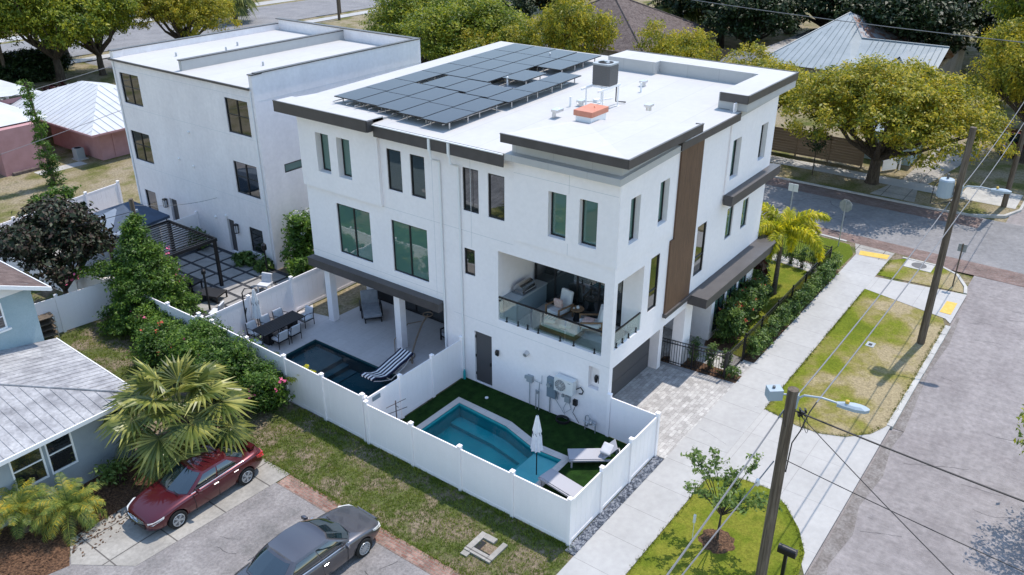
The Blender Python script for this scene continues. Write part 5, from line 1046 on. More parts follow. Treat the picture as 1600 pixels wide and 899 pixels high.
# ---------------------------------------------------------------- cars
def lerp(a, b, t): return a+(b-a)*t
def interp(tab, x):
    for i in range(len(tab)-1):
        if x <= tab[i+1][0]:
            t = (x-tab[i][0])/(tab[i+1][0]-tab[i][0]); return [lerp(tab[i][k], tab[i+1][k], t) for k in range(1, len(tab[i]))]
    return list(tab[-1][1:])
def cut(obj_, cutters):
    """real boolean wheel arches, baked into the mesh"""
    for c in cutters:
        md = obj_.modifiers.new('arch', 'BOOLEAN'); md.operation = 'DIFFERENCE'; md.object = c; md.solver = 'EXACT'
    dg = bpy.context.evaluated_depsgraph_get(); me = bpy.data.meshes.new_from_object(obj_.evaluated_get(dg))
    obj_.modifiers.clear(); old = obj_.data; obj_.data = me
    for c in cutters: bpy.data.objects.remove(c)
def car(name, label, loc, ang, paint, L_=4.6, W=1.78, H=1.43, hood_end=1.28, roof_a=2.05, roof_b=3.25, deck=4.0, spokes=5, ax=(0.92, 3.62), hood_z=.92, deck_z=1.02, suv=False, bar='chrome'):
    """nose at x=0, tail at x=L in its own frame"""
    t = thing(name, label, 'car', (loc[0], loc[1], 0.0)); hw = W/2
    def B(n, mb, m, par=t, **k):
        mb.v = [(x-L_/2, y, z) for x, y, z in mb.v]; return build(n, mb, m, par, rel=False, **k)
    # station: x, half width at waist, top height at centre, shoulder height, sill height, belly height
    st = [(0.0, hw*.62, .60, .55, .42, .26), (.10, hw*.80, .70, .63, .36, .20), (.32, hw*.92, .78, .70, .30, .18), (.7, hw*.97, hood_z-.06, .80, .24, .18), (hood_end, hw*.985, hood_z+.02, .87, .22, .18), (1.9, hw, .96, .90, .21, .18),
          (2.6, hw, .97, .92, .21, .18), (3.3, hw, .99, .94, .22, .18), (deck, hw*.985, deck_z, .95, .25, .20), (L_-.35, hw*.94, deck_z+.01, .93, .32, .24), (L_-.10, hw*.84, deck_z-.03, .86, .40, .28), (L_, hw*.66, deck_z-.20, .74, .46, .34)]
    n = 11; vs = []; fs = []
    for (x, w_, zc, zs, zl, zb) in st:
        half = [(0, zb), (w_*.75, zb), (w_*.96, zl+.02), (w_*1.0, (zl+zs)/2), (w_*.985, zs-.06), (w_*.90, zs+.03), (w_*.62, zc-.015), (0, zc)]
        ring = half+[(-y, z) for y, z in half[-2:0:-1]]; n = len(ring); vs += [(x, y, z) for y, z in ring]
    for i in range(len(st)-1):
        for k in range(n): fs.append((i*n+k, (i+1)*n+k, (i+1)*n+(k+1)%n, i*n+(k+1)%n))
    fs.append(tuple(range(n))); fs.append(tuple((len(st)-1)*n+k for k in range(n))[::-1])
    a = MB(); a.add(vs, fs); body = B('body', a, paint)
    md = body.modifiers.new('sub', 'SUBSURF'); md.levels = 2; md.render_levels = 2
    cs = []
    for x in ax:
        for s in (-1, 1):
            c_ = MB(); c_.tube([(x-L_/2, s*(hw-.30), .335), (x-L_/2, s*(hw+.3), .335)], .375, 32); cs.append(build('arch_cutter', c_, 'rubber', None)); o = cs[-1]
            wl = Vector(o.location); o.parent = t; o.location = wl
    bpy.context.view_layer.update(); cut(body, cs)
    body.data.polygons.foreach_set('use_smooth', [True]*len(body.data.polygons)); body.data.materials.clear(); body.data.materials.append(M[paint])
    # cabin: base outline at the waist, roof outline above
    zr = H; bw = hw*.90; rw = hw*.70
    be = L_-.12 if suv else deck+.05
    zb_ = interp([(0,.9),(hood_end,hood_z),(2.6,.95),(be,deck_z)], 2)[0]
    base = [(hood_end-.12,0,hood_z+.01),(hood_end-.02,bw*.62,hood_z+.0),(hood_end+.22,bw*.965,.90),(2.5,bw*1.0,.935),(be-.35,bw*.97,.965),(be-.02,bw*.66,deck_z-.0),(be+.05,0,deck_z+.015)]
    roof = [(roof_a,0,zr-.03),(roof_a+.03,rw*.6,zr-.045),(roof_a+.16,rw*.97,zr-.085),(2.65,rw*1.02,zr-.05),(roof_b-.12,rw*.97,zr-.085),(roof_b-.02,rw*.6,zr-.055),(roof_b,0,zr-.04)]
    def strip_(i0, i1, f0=0.0, f1=1.0, off=.0, sides=(1,-1), g0=0.0, g1=1.0, sub=6):
        m = MB()
        for s in sides:
            vs = []; cols_ = []
            for i in range(i0, i1+1): cols_.append(i)
            pts = []
            steps = (i1-i0)*sub
            for k in range(steps+1):
                u = i0+(i1-i0)*(g0+(g1-g0)*k/steps); j = min(int(u), i1-1); r_ = u-j
                p = Vector(base[j]).lerp(Vector(base[j+1]), r_); q = Vector(roof[j]).lerp(Vector(roof[j+1]), r_)
                for h in range(7):
                    f = f0+(f1-f0)*h/6; c = p.lerp(q, f); bul = .055*math.sin(math.pi*f); d = Vector((c.x-2.6, c.y*1.4, 0)); 
                    if d.length: d.normalize()
                    c = c+d*(bul+off)+Vector((0,0,off*.6)); pts.append((c.x, c.y*s, c.z))
            fs = [(k*7+h, (k+1)*7+h, (k+1)*7+h+1, k*7+h+1) for k in range(steps) for h in range(6)]
            m.add(pts, fs)
        return m
    cab = strip_(0, 6); 
    # roof skin, slightly domed
    vs = []; nx = 12; ny = 8
    for i in range(nx+1):
        u = 6*i/nx; j = min(int(u), 5); e_ = Vector(roof[j]).lerp(Vector(roof[j+1]), u-j)
        for k in range(ny+1):
            f = -1+2*k/ny; z = e_.z+ .035*(1-f*f)*math.sin(math.pi*min(max((e_.x-roof_a)/(roof_b-roof_a),0.02),.98)); vs.append((e_.x, e_.y*f, z))
    cab.add(vs, [(i*(ny+1)+k, (i+1)*(ny+1)+k, (i+1)*(ny+1)+k+1, i*(ny+1)+k+1) for i in range(nx) for k in range(ny)])
    B('cabin', cab, paint, smooth=True)
    B('windshield', strip_(0, 2, .07, .94, .010, g0=0, g1=.86), 'glass_car', smooth=True)
    B('rear_window', strip_(4, 6, .10, .92, .010, g0=.22, g1=1), 'glass_car', smooth=True)
    for s in (1, -1):
        B('side_window', strip_(2, 3, .12, .86, .012, sides=(s,), g0=.10, g1=.98), 'glass_car', smooth=True)
        B('side_window', strip_(3, 4, .12, .86, .012, sides=(s,), g0=.05, g1=.86), 'glass_car', smooth=True)
        m = MB(); m.tube([(hood_end+.25, s*(bw+.035), .955), (2.5, s*(bw+.05), .985), (be-.3, s*(bw+.02), 1.01)], .012, 5); B('trim', m, 'chrome')
        m = MB(); m.obox((hood_end+.45, s*(hw+.09), 1.0), (.06,s*.03,0), (0,.09,0), (0,0,.065)); B('mirror', m, paint, bevel=.03)
        for xs_ in ((1.62,1.60,1.58), (2.52,2.55,2.56), (3.42,3.50,3.38)):
            m = MB(); m.tube([(xs_[0],s*hw*.972,.26),(xs_[0],s*hw*.985,.45),(xs_[1],s*hw*.985,.70),(xs_[2],s*hw*.965,.88)], .010, 4); B('door_seam', m, 'black_plastic')
        for x in (2.35, 3.15): m = MB(); m.box(x, x+.19, s*hw-.012, s*hw+.028, .80, .83); B('door_handle', m, 'chrome', bevel=.006)
        m = MB(); m.add([(.06,s*hw*.60,.60),(.14,s*hw*.80,.635),(.46,s*hw*.925,.715),(.46,s*hw*.935,.66),(.14,s*hw*.82,.56),(.06,s*hw*.63,.54)], [tuple(range(6))])
        m.v = [(x-.015, y*1.015, z+.005) for x, y, z in m.v]; 
        hb_ = [(x+.10, y*.94, z) for x, y, z in m.v]; m.add(hb_, [tuple(range(6))[::-1]]); m.f += [(i,(i+1)%6,6+(i+1)%6,6+i) for i in range(6)]; m.mi += [0]*6
        B('headlight', m, 'headlight')
        m = MB(); m.add([(L_+.0,s*hw*.50,.80),(L_-.06,s*hw*.84,.82),(L_-.33,s*hw*.965,.87),(L_-.30,s*hw*.97,.76),(L_-.05,s*hw*.85,.68),(L_+.01,s*hw*.5,.70)], [tuple(range(6))]); hb_ = [(x-.1, y*.93, z) for x, y, z in m.v]; m.add(hb_, [tuple(range(6))[::-1]]); m.f += [(i,(i+1)%6,6+(i+1)%6,6+i) for i in range(6)]; m.mi += [0]*6
        B('taillight', m, 'taillight')
    for x in ax:
        for s in (-1, 1):
            w_ = MB(); yo = s*(hw-.015); w_.tube([(x,yo-s*.20,.325),(x,yo-s*.012,.325)], .325, 28); w_.tube([(x,yo-s*.012,.325),(x,yo,.325)], [.325,.29], 28)
            wh = B('wheel', w_, 'rubber')
            m = MB(); m.tube([(x-L_/2,yo-s*.006,.325),(x-L_/2,yo+s*.004,.325)], .215, 28); 
            h_ = build('rim_well', m, 'ac_grey', wh, rel=False)
            m = MB(); m.tube([(x-L_/2+.205*math.cos(k*math.pi/12),yo+s*.006,.325+.205*math.sin(k*math.pi/12)) for k in range(25)], .014, 5, caps=False)
            nsp = spokes*2
            for k in range(nsp):
                an = k*2*math.pi/nsp+(.16 if k%2 else -.16)*(1 if spokes < 7 else 0); m.obox((x-L_/2+.115*math.cos(an),yo+s*.008,.325+.115*math.sin(an)), (.09*math.cos(an),0,.09*math.sin(an)), (0,.008,0), (-.017*math.sin(an),0,.017*math.cos(an)))
            m.tube([(x-L_/2,yo,.325),(x-L_/2,yo+s*.02,.325)], .045, 12); build('rim', m, 'galv', wh, rel=False)
    m = MB(); m.tube([(-.005,-hw*.50,.60),(-.05,-.15,.545),(-.05,.15,.545),(-.005,hw*.50,.60)], .022, 6); m.box(-.03,.06,-hw*.42,hw*.42,.56,.60); B('grille_bar', m, bar)
    m = MB(); m.box(-.025,.10,-hw*.5,hw*.5,.34,.52); B('air_intake', m, 'black_plastic', bevel=.03)
    m = MB(); m.tube([(hood_end-.05,-.55,hood_z+.035),(hood_end+.05,.05,hood_z+.075)], .012, 4); m.tube([(hood_end-.07,-.05,hood_z+.045),(hood_end+.02,.60,hood_z+.06)], .012, 4); B('wiper', m, 'black_plastic')
    t.rotation_euler = (0, 0, ang); return t
rc = car('parked_car', 'dark red sedan parked under the fan palm on the old concrete pad', (-5.52, 11.42), R(0.5), 'paint_red', L_=4.55, W=1.76, H=1.42, roof_b=3.2, deck=3.85, spokes=5)
a = MB(); a.box(-2.305,-2.29,-.05,-.03,.60,.68); a.box(-2.305,-2.29,.03,.05,.60,.68); a.box(-2.305,-2.29,-.03,.03,.63,.65); build('badge', a, 'chrome', rc, rel=False)
a = MB(); a.obox((1.92,0,1.13),(.10,0,.02),(0,.60,0),(0,0,.012)); [a.obox((1.93,s*.55,1.07),(.07,0,0),(0,.02,0),(0,0,.06)) for s in (-1,1)]; build('spoiler', a, 'paint_red', rc, rel=False)
gc = car('parked_car', 'dark grey sedan parked on the cracked asphalt lot, its nose over the brick strip', (-5.62, 5.74), R(178.5), 'paint_grey', L_=4.85, W=1.82, H=1.46, hood_end=1.22, roof_a=1.98, roof_b=3.42, deck=4.15, spokes=7, ax=(.96,3.76), bar='paint_grey')
sv_ = car('parked_car', 'silver car parked on the far road beside the palm, at the top left', (61.5, 98.6), R(160), 'paint_silver', L_=4.5, W=1.85, H=1.6, roof_b=3.7, deck=4.2, suv=True)
dk = car('parked_car', 'dark red car in the shade behind the far utility pole at the right edge', (55.0, -3.9), R(15), 'paint_red', L_=4.7, H=1.55)
# ---------------------------------------------------------------- poles, lamps, wires
def upole(label, x, y, h, r0=.17, r1=.125):
    t = thing('utility_pole', label, 'utility pole', (x, y, 0)); a = MB(); a.tube([(x,y,-.1),(x,y,h*.5),(x,y,h)], [r0,(r0+r1)/2,r1], 14); build('pole', a, 'pole_wood', t, smooth=False)
    return t
def streetlamp(label, x, y, z, dx, dy, al=1.5):
    t = thing('street_lamp', label, 'street lamp', (x, y, z)); d = Vector((dx, dy, 0)).normalized(); n_ = Vector((-d.y, d.x, 0)); p = Vector((x, y, z))+d*.13
    a = MB(); a.tube([p+Vector((0,0,-.28)), p+Vector((0,0,-.05))+d*.03, p+d*.15+Vector((0,0,.06)), p+d*al*.6+Vector((0,0,.10)), p+d*al+Vector((0,0,.05))], .028, 8); a.obox(p+Vector((0,0,-.15))-d*.0,d*.03,n_*.06,(0,0,.2)); build('arm', a, 'lamp_grey', t)
    a = MB(); c = p+d*(al+.36)+Vector((0,0,.03)); prof = [(-.38,.06),(-.2,.11),(.05,.15),(.28,.12),(.38,.03)]
    for sgn, zz in ((1, .07), (-1, -.05)):
        pass
    ring = [c+d*u+n_*w_ for u, w_ in prof]+[c+d*u-n_*w_ for u, w_ in reversed(prof)]; k = len(ring)
    vs = [tuple(q+Vector((0,0,-.05))) for q in ring]+[tuple(q+Vector((0,0,.03))) for q in ring]+[tuple(c+(q-c)*.6+Vector((0,0,.08))) for q in ring]
    a.add(vs, [tuple(range(k))[::-1]]+[(i,(i+1)%k,k+(i+1)%k,k+i) for i in range(k)]+[(k+i,k+(i+1)%k,2*k+(i+1)%k,2*k+i) for i in range(k)]+[tuple(range(2*k,3*k))]); build('lamp_head', a, 'lamp_grey', t)
    a = MB(); a.lathe([(.05,.08),(.05,.15),(.02,.17)], tuple(c-d*.15), 10); build('photocell', a, 'yellow_paint', t)
    return t
P1 = (20.13, -5.74); P2 = (1.22, -5.70)
upole('tall weathered wooden utility pole with grey transformer, standing on the grass verge', *P1, 9.95)
upole('weathered wooden utility pole beside the black mailbox in the foreground', *P2, 7.45, .16, .14)
upole('wooden utility pole on the far corner across the cross street, at the right edge', 41.6, -5.63, 10.5)
streetlamp('grey street lamp arm on the tall transformer pole over the street', P1[0], P1[1], 7.45, .25, -1, 1.05)
streetlamp('blue grey street lamp arm on the foreground pole, over the driveway', P2[0], P2[1], 7.28, .22, -1, .95)
t = thing('transformer', 'pale blue grey drum transformer hanging on the tall utility pole', 'transformer', (20.0, -5.35, 6.9))
a = MB(); a.lathe([(.26,0),(.30,.04),(.30,.72),(.27,.78),(.0,.82)], (19.98,-5.28,6.95), 18); build('tank', a, 'lamp_grey', t)
a = MB(); a.tube([(19.98,-5.28,7.75),(19.98,-5.28,7.95)],.05,8); a.box(20.0,20.1,-5.6,-5.5,7.1,7.5); build('bushing', a, 'ac_grey', t)
a = MB(); a.tube([(19.98,-5.0,7.6),(19.9,-4.85,7.4),(19.9,-4.85,6.6),(20.05,-5.2,6.6),(20.1,-5.6,6.8)],.02,5); build('lead', a, 'wire_black', t)
t = thing('pole_box', 'grey metal box with a sensor on top mounted on the foreground pole', 'box', (1.05, -5.35, 7.2))
a = MB(); a.obox((1.08,-5.28,7.25),(.12,.10,0),(-.12,.14,0),(0,0,.15)); build('case', a, 'lamp_grey', t, bevel=.01); a = MB(); a.lathe([(.04,0),(.04,.06)],(1.06,-5.26,7.40),8); build('sensor', a, 'ac_grey', t); a = MB(); a.tube([(1.12,-5.4,7.25),(1.2,-5.58,7.25)],.025,6); build('bracket', a, 'galv', t)
def wire(label, pts, r_, mat='wire_grey', sag=0.0, grp='overhead cables'):
    P = []
    for i in range(len(pts)-1):
        a_, b_ = Vector(pts[i]), Vector(pts[i+1]); n_ = 14
        for k in range(n_+(1 if i == len(pts)-2 else 0)): f = k/n_; P.append(a_.lerp(b_, f)-Vector((0,0,4*sag*f*(1-f))))
    m = MB(); m.tube(P, r_, 5); return tag(build('overhead_cable', m, mat), label, 'cable', grp)
zc = 6.85
wire('thick cable from the foreground pole to the transformer pole, left of the pair', [(P2[0],-5.62,zc),(20.1,-5.55,6.75)], .022, sag=.22)
wire('thick cable from the foreground pole to the transformer pole, right of the pair', [(2.3,-6.05,6.6),(20.1,-6.0,6.3)], .022, sag=.12)
wire('cable running on from the transformer pole towards the far corner pole, upper one', [(20.1,-5.55,6.75),(41.6,-5.45,7.4)], .02, sag=.3)
wire('cable running on from the transformer pole towards the far corner pole, lower one', [(20.1,-6.0,6.3),(41.6,-5.9,6.8)], .02, sag=.3)
wire('pale grey cable leaving the foreground pole towards the bottom edge over the young tree', [(P2[0],-5.55,6.75),(-16,-6.0,7.2)], .022, sag=.35)
wire('looping black cable tied down the side of the foreground pole', [(2.3,-6.05,6.6),(2.0,-6.0,6.45),(1.6,-5.95,6.05),(1.4,-5.85,5.75),(1.3,-5.86,5.3),(1.25,-5.86,4.9)], .018, 'wire_black')
wire('pale guy cable with a white insulator beside the young tree', [(1.1,-5.55,5.2),(-9,-5.2,4.9)], .018)
wire('black cable sagging from the foreground pole across the street, upper one', [(1.3,-5.8,6.8),(-1.0,-22,8.2)], .022, 'wire_black', sag=.25)
wire('thin black cable from the foreground pole over the street, middle one', [(1.4,-5.8,6.75),(-9,-19,7.2)], .012, 'wire_black', sag=.3)
wire('thin black cable from low on the foreground pole over the street', [(1.2,-5.85,5.3),(-2.6,-19.5,7.4)], .012, 'wire_black', sag=.2)
wire('thin cable crossing above the far garden trees near the top edge', [(41.6,-5.6,10),(70,62,9.5)], .03, 'wire_grey', sag=.8)
wire('thin service cable over the pink shed and vine pole, upper one', [(-10,42,6.2),(30,56,6.6)], .018, 'wire_grey', sag=.4)
wire('thin service cable in front of the small pink house, lower one', [(-8,42,3.2),(12,43.5,4.8)], .018, 'wire_grey', sag=.2)
wire('thin service cable from the old stub pole to the white apartment wall', [(1.5,25.2,5.3),(7.9,28.2,3.1)], .012, 'wire_grey', sag=.2)
wire('thin dark cable from the old stub pole towards the magnolia', [(1.5,25.2,5.0),(-8,34,3.2)], .014, 'wire_black', sag=.3)
a = MB(); a.lathe([(.05,0),(.07,.05),(.05,.18),(.03,.2)], (.1,-5.52,5.05), 8); tag(build('insulator', a, 'ac_white'), 'small white insulator on the pale guy cable beside the young tree', 'insulator')
t = thing('cable_junction', 'cluster of black cable clamps and loops near the top of the foreground pole', 'clamps', (1.3,-5.85,6.8))
a = MB(); rr = random.Random(2)
for k in range(9): x, y, z = 1.32+rr.uniform(-.1,.12), -5.86-rr.uniform(0,.18), 6.82+rr.uniform(-.12,.1); a.obox((x,y,z),(.045,.02,0),(-.01,.03,.01),(0,.01,.04))
build('clamp', a, 'black_plastic', t)
for k in range(3): a = MB(); c = (1.3-.2*(k==0), -5.9+.25*(k==0)-.12*k, 6.6-.05*k); a.tube([(c[0]+.12*math.cos(j*.5), c[1]+.06*math.sin(j*.5), c[2]+.22*math.sin(j*.5)) for j in range(13)], .008, 4); build('loop', a, 'wire_black', t)
# stub pole wrapped in vines
a = MB(); a.tube([(1.5,25.2,-.1),(1.5,25.2,5.6)], [.14,.10], 12); tag(build('utility_pole', a, 'pole_wood'), 'old wooden stub pole rising out of the vine heap beside the pergola', 'utility pole')
a = MB(); a.box(1.35,1.7,25.12,25.2,4.95,5.05); tag(build('bracket', a, 'galv'), 'small white bracket near the top of the old stub pole', 'bracket')
# far poles
for (x, y, h, l) in ((72.5,88.2,9,'dark utility pole beside the far road, left of the pair at the top'), (67.5,83.0,8,'dark utility pole at the near edge of the empty lot by the far road'), (20,79,9,'dark utility pole behind the trees at the top left corner'), (57.5, 93, 9, 'dark utility pole in front of the palm and the silver car')): upole(l, x, y, h, .2, .16)
# ---------------------------------------------------------------- street furniture
t = thing('mailbox', 'black mailbox on a black post by the kerb in the foreground', 'mailbox', (2.55,-5.95,0)); a = MB(); a.box(2.50,2.60,-6.0,-5.90,0,1.12); build('post', a, 'black_metal', t)
a = MB(); pr = [(-.11,0),(.11,0),(.11,.15)]+[(.11*math.cos(k*math.pi/8),.15+.09*math.sin(k*math.pi/8)) for k in range(1,8)]+[(-.11,.15)]
vs = [(2.55+u, -6.22, 1.12+z) for u, z in pr]+[(2.55+u, -5.70, 1.12+z) for u, z in pr]; k_ = len(pr); a.add(vs, [tuple(range(k_)), tuple(range(k_,2*k_))[::-1]]+[(i,(i+1)%k_,k_+(i+1)%k_,k_+i) for i in range(k_)]); build('box', a, 'black_metal', t)
a = MB(); a.box(2.44,2.66,-6.24,-6.222,1.12,1.34); build('door', a, 'black_metal', t)
t = thing('stop_sign', 'grey back of an octagonal sign on a post beside the corner ramp', 'sign', (28.95,.75,0)); a = MB(); a.tube([(28.95,.75,0),(28.95,.75,2.7)],.03,6); build('post', a, 'galv', t)
a = MB(); c = Vector((28.98,.75,2.45)); d1 = Vector((.15,.99,0)); ring = [c+d1*(.38*math.cos(R(22.5+45*k)))+Vector((0,0,.38*math.sin(R(22.5+45*k)))) for k in range(8)]; off = Vector((.02,-.003,0)); a.add([tuple(p) for p in ring]+[tuple(p+off) for p in ring],[tuple(range(8)),tuple(range(8,16))[::-1]]+[(i,(i+1)%8,8+(i+1)%8,8+i) for i in range(8)]); build('plate', a, 'sign_back', t)
t = thing('street_sign', 'brown rusty post with a blank plate on the small corner verge', 'sign', (27.25,-5.6,0)); a = MB(); a.tube([(27.25,-5.6,0),(27.25,-5.6,2.4)],.035,6); build('post', a, 'palm_bark', t); a = MB(); a.box(27.27,27.29,-5.80,-5.4,1.95,2.35); build('plate', a, 'sign_back', t)
t = thing('parking_sign', 'small white double sign on a thin post seen above the golden palm', 'sign', (29.4,3.9,0)); a = MB(); a.tube([(29.4,3.9,0),(29.4,3.9,2.9)],.03,6); build('post', a, 'galv', t); a = MB(); a.box(29.36,29.39,3.62,3.88,2.5,2.95); a.box(29.36,29.39,3.92,4.18,2.5,2.95); build('plate', a, 'ac_white', t)
t = thing('storm_inlet', 'round iron manhole cover in a concrete slab on the corner verge', 'manhole', (28.9,-3.6,0)); a = MB(); a.box(28.3,29.35,-4.3,-2.9,0,.045); build('slab', a, 'kerbstone', t); a = MB(); a.lathe([(.38,.045),(.38,.055)],(28.85,-3.6,0),20); build('cover', a, 'ac_grey', t)
t = thing('valve_cover', 'small grey utility cover set in the middle of the big verge', 'cover', (18.6,-3.95,.03)); a = MB(); a.box(18.4,18.85,-4.15,-3.8,.03,.05); build('lid', a, 'box_grey', t); a = MB(); a.box(18.5,18.7,-4.05,-3.9,.052,.06); build('inset', a, 'black_plastic', t)
a = MB(); a.box(-.9,-.84,-3.0,-2.94,.03,.3); a.box(-.96,-.78,-3.06,-2.88,.3,.36); tag(build('marker_post', a, 'teal'), 'small blue utility marker in the bright grass at the bottom edge', 'marker')
# ---------------------------------------------------------------- black metal garden fence
def mfence(label, pts, h=1.22, gate=False):
    t = thing('metal_gate' if gate else 'metal_fence', label, 'gate' if gate else 'fence', (*pts[0], 0))
    for i in range(len(pts)-1):
        a_ = Vector((*pts[i],0)); b_ = Vector((*pts[i+1],0)); L_ = (b_-a_).length; d = (b_-a_)/L_; n_ = Vector((-d.y,d.x,0)); np_ = max(1, round(L_/1.9))
        m = MB(); c = (a_+b_)/2
        for z in (.12, h-.18, h-.03): m.obox(c+Vector((0,0,z)), d*L_/2, n_*.014, (0,0,.016))
        k = .06
        while k < L_: m.obox(a_+d*k+Vector((0,0,h/2)), d*.009, n_*.009, (0,0,h/2-.03)); k += .115
        build('pickets', m, 'black_metal', t)
        for j in range(np_+1):
            if j == 0 and i > 0: continue
            q = a_+d*(L_*j/np_); m = MB(); m.obox(q+Vector((0,0,h/2+.03)), d*.032, n_*.032, (0,0,h/2+.03)); build('post', m, 'black_metal', t)
    return t
mfence('black metal picket fence between the paver driveway and the slim shrubs', [(11.75,3.0),(12.1,0.15)], 1.2)
mfence('black metal garden gate at the paver path, between the two fence runs', [(12.2,0.14),(13.85,0.1)], 1.2, gate=True)
mfence('long black metal picket fence behind the clipped hedge along the sidewalk', [(13.95,0.1),(25.5,0.2),(26.0,4.9)], 1.3)
# ---------------------------------------------------------------- foliage builders
def build_np(name, V, F_, mat, parent=None, off=None):
    """fast quad cloud; V is (n,3) in world or thing frame"""
    V = np.asarray(V, dtype=np.float32); F_ = np.asarray(F_, dtype=np.int32); k = F_.shape[1]
    o_ = np.array(tuple(world_loc(parent)) if parent is not None else ((V[:,0].min()+V[:,0].max())/2, (V[:,1].min()+V[:,1].max())/2, V[:,2].min()), dtype=np.float32)
    if off is not None: o_ = np.array(off, dtype=np.float32)
    me = bpy.data.meshes.new(name); V = V-o_
    me.vertices.add(len(V)); me.vertices.foreach_set('co', V.ravel()); me.loops.add(F_.size); me.loops.foreach_set('vertex_index', F_.ravel())
    me.polygons.add(len(F_)); me.polygons.foreach_set('loop_start', np.arange(0, F_.size, k, dtype=np.int32)); me.materials.append(M[mat]); me.update(); me.validate()
    o = bpy.data.objects.new(name, me); COL.objects.link(o)
    if parent is not None: o.parent = parent
    else: o.location = tuple(float(c) for c in o_)
    return o
def leaves(rg, C_, size, aspect=2.2, up=0.5, out=None, jit=.35):
    """pointed leaf quads at centres C_"""
    n = len(C_); N = rg.normal(size=(n,3)); N[:,2] = np.abs(N[:,2])+up
    if out is not None: N += out*0.7
    N /= np.linalg.norm(N, axis=1, keepdims=True); T = rg.normal(size=(n,3)); T -= (T*N).sum(1, keepdims=True)*N; T /= np.linalg.norm(T, axis=1, keepdims=True)
    B_ = np.cross(N, T); s = (size*(1+jit*rg.normal(size=n)).clip(.4, 1.8))[:,None]
    a = C_-T*s*.5; c = C_+T*s*.5-N*s*.12; b = C_+B_*s/(2*aspect)+N*s*.05; d = C_-B_*s/(2*aspect)+N*s*.05
    return np.stack([a,b,c,d], 1).reshape(-1,3), np.arange(4*n).reshape(n,4)
def cloud(rg, lobes, per, nleaf, sig, size, **k):
    """clumps of leaves over the outer shell of lobes (x,y,z,rx,ry,rz)"""
    P = []; O = []
    for (x,y,z,rx,ry,rz_) in lobes:
        m = max(3, int(per*(rx*ry*rz_)**(2/3)))
        D = rg.normal(size=(m,3)); D[:,2] += .25; D /= np.linalg.norm(D, axis=1, keepdims=True); rad = rg.uniform(.62, 1.04, size=(m,1))
        cc = np.array([x,y,z])+D*rad*np.array([rx,ry,rz_])
        cnt = int(nleaf)
        q = np.repeat(cc, cnt, 0)+rg.normal(size=(m*cnt,3))*np.array([sig,sig,sig*.6]); P.append(q); O.append(np.repeat(D, cnt, 0))
    P = np.concatenate(P); O = np.concatenate(O); P[:,2] = np.maximum(P[:,2], 0.03)
    return leaves(rg, P, size, out=O, **k)
def auto_lobes(rg, c, R_, H_, n, r0=.34, r1=.5):
    L_ = []
    for i in range(n):
        a = 2*math.pi*(i*.618)+rg.uniform(-.3,.3); f = math.sqrt((i+.5)/n)*.80; r_ = R_*rg.uniform(r0, r1)*(1.1-.35*f)
        L_.append((c[0]+R_*f*math.cos(a), c[1]+R_*f*math.sin(a), c[2]+H_*(.50*(1-f*f)-.15)+rg.uniform(-.2,.2)*H_, r_, r_, r_*rg.uniform(.6,.85)))
    return L_
def limbs(mb, base, top, targets, r0, rg, forks=1):
    base = Vector(base); top = Vector(top)
    mb.tube([base-Vector((0,0,.1)), base+Vector((0,0,.15)), base.lerp(top,.5)+Vector((rg.uniform(-.06,.06),rg.uniform(-.06,.06),0)), top], [r0*1.35, r0*1.05, r0*.9, r0*.75], 9)
    for t in targets:
        t = Vector(t); m1 = top.lerp(t, .45)+Vector((rg.uniform(-.3,.3), rg.uniform(-.3,.3), -.25*abs(t.z-top.z)*.5)); mb.tube([top-Vector((0,0,.15)), top.lerp(m1,.5), m1, t], [r0*.55, r0*.45, r0*.3, r0*.10], 7)
        for k in range(2): e = t+Vector((rg.uniform(-1,1), rg.uniform(-1,1), rg.uniform(.1,.7)))*(r0*3.2); mb.tube([m1, m1.lerp(e,.6), e], [r0*.2, r0*.13, r0*.04], 5)
def tree(name, label, loc, R_, H_, zc, th, mat, seed, nl=11, per=9, nleaf=40, sig=.30, size=.20, r0=.24, group=None, cat='tree', lean=(0,0), up=.5):
    rg = np.random.default_rng(seed); t = thing(name, label, cat, loc, group); c = (loc[0]+lean[0], loc[1]+lean[1], loc[2]+zc)
    L_ = auto_lobes(rg, c, R_, H_, nl); V, F_ = cloud(rg, L_, per, nleaf, sig, size, up=up); build_np('crown', V, F_, mat, t)
    m = MB(); limbs(m, loc, (loc[0]+lean[0]*.3, loc[1]+lean[1]*.3, loc[2]+th), [(l[0],l[1],l[2]) for l in L_], r0, rg); build('trunk', m, 'bark', t)
    return t
TG = 'broad street trees around the block'
tr = tree('street_tree', 'wide yellow green tree on the verge across the cross street, by the wooden fence', (41.3,2.4,0), 6.6, 5.0, 4.7, 1.9, 'leaf_tree', 11, nl=20, per=11, nleaf=74, sig=.28, size=.20, r0=.42, group=TG, lean=(-.6,-.1))
tm = tree('street_tree', 'yellow green tree between the silver parapet and the metal roofed house', (42.5,11.6,0), 4.0, 3.8, 4.7, 2.0, 'leaf_tree', 12, nl=13, per=15, nleaf=52, sig=.28, size=.20, r0=.25, group=TG)
tm['label'] = 'yellow green tree whose crown shows just left of the metal roofed house'
ORI = []
def more(proto, x, y, a_, s_, label, mat=None):
    c = place(proto, (x, y, 0), R(a_), s_, label); return c
more(tm, 42.5, 18.3, 80, (.80,.80,1.18), 'yellow green tree right of the brown shingled roof, behind the white parapet')
more(tm, 40.5, 15.2, 20, (.75,.75,.9), 'small yellow green tree whose top just clears the far white parapet')
more(tm, 42.0, 27.6, 160, (.90,.90,1.38), 'yellow green tree left of the brown shingled roof, behind the solar panels')
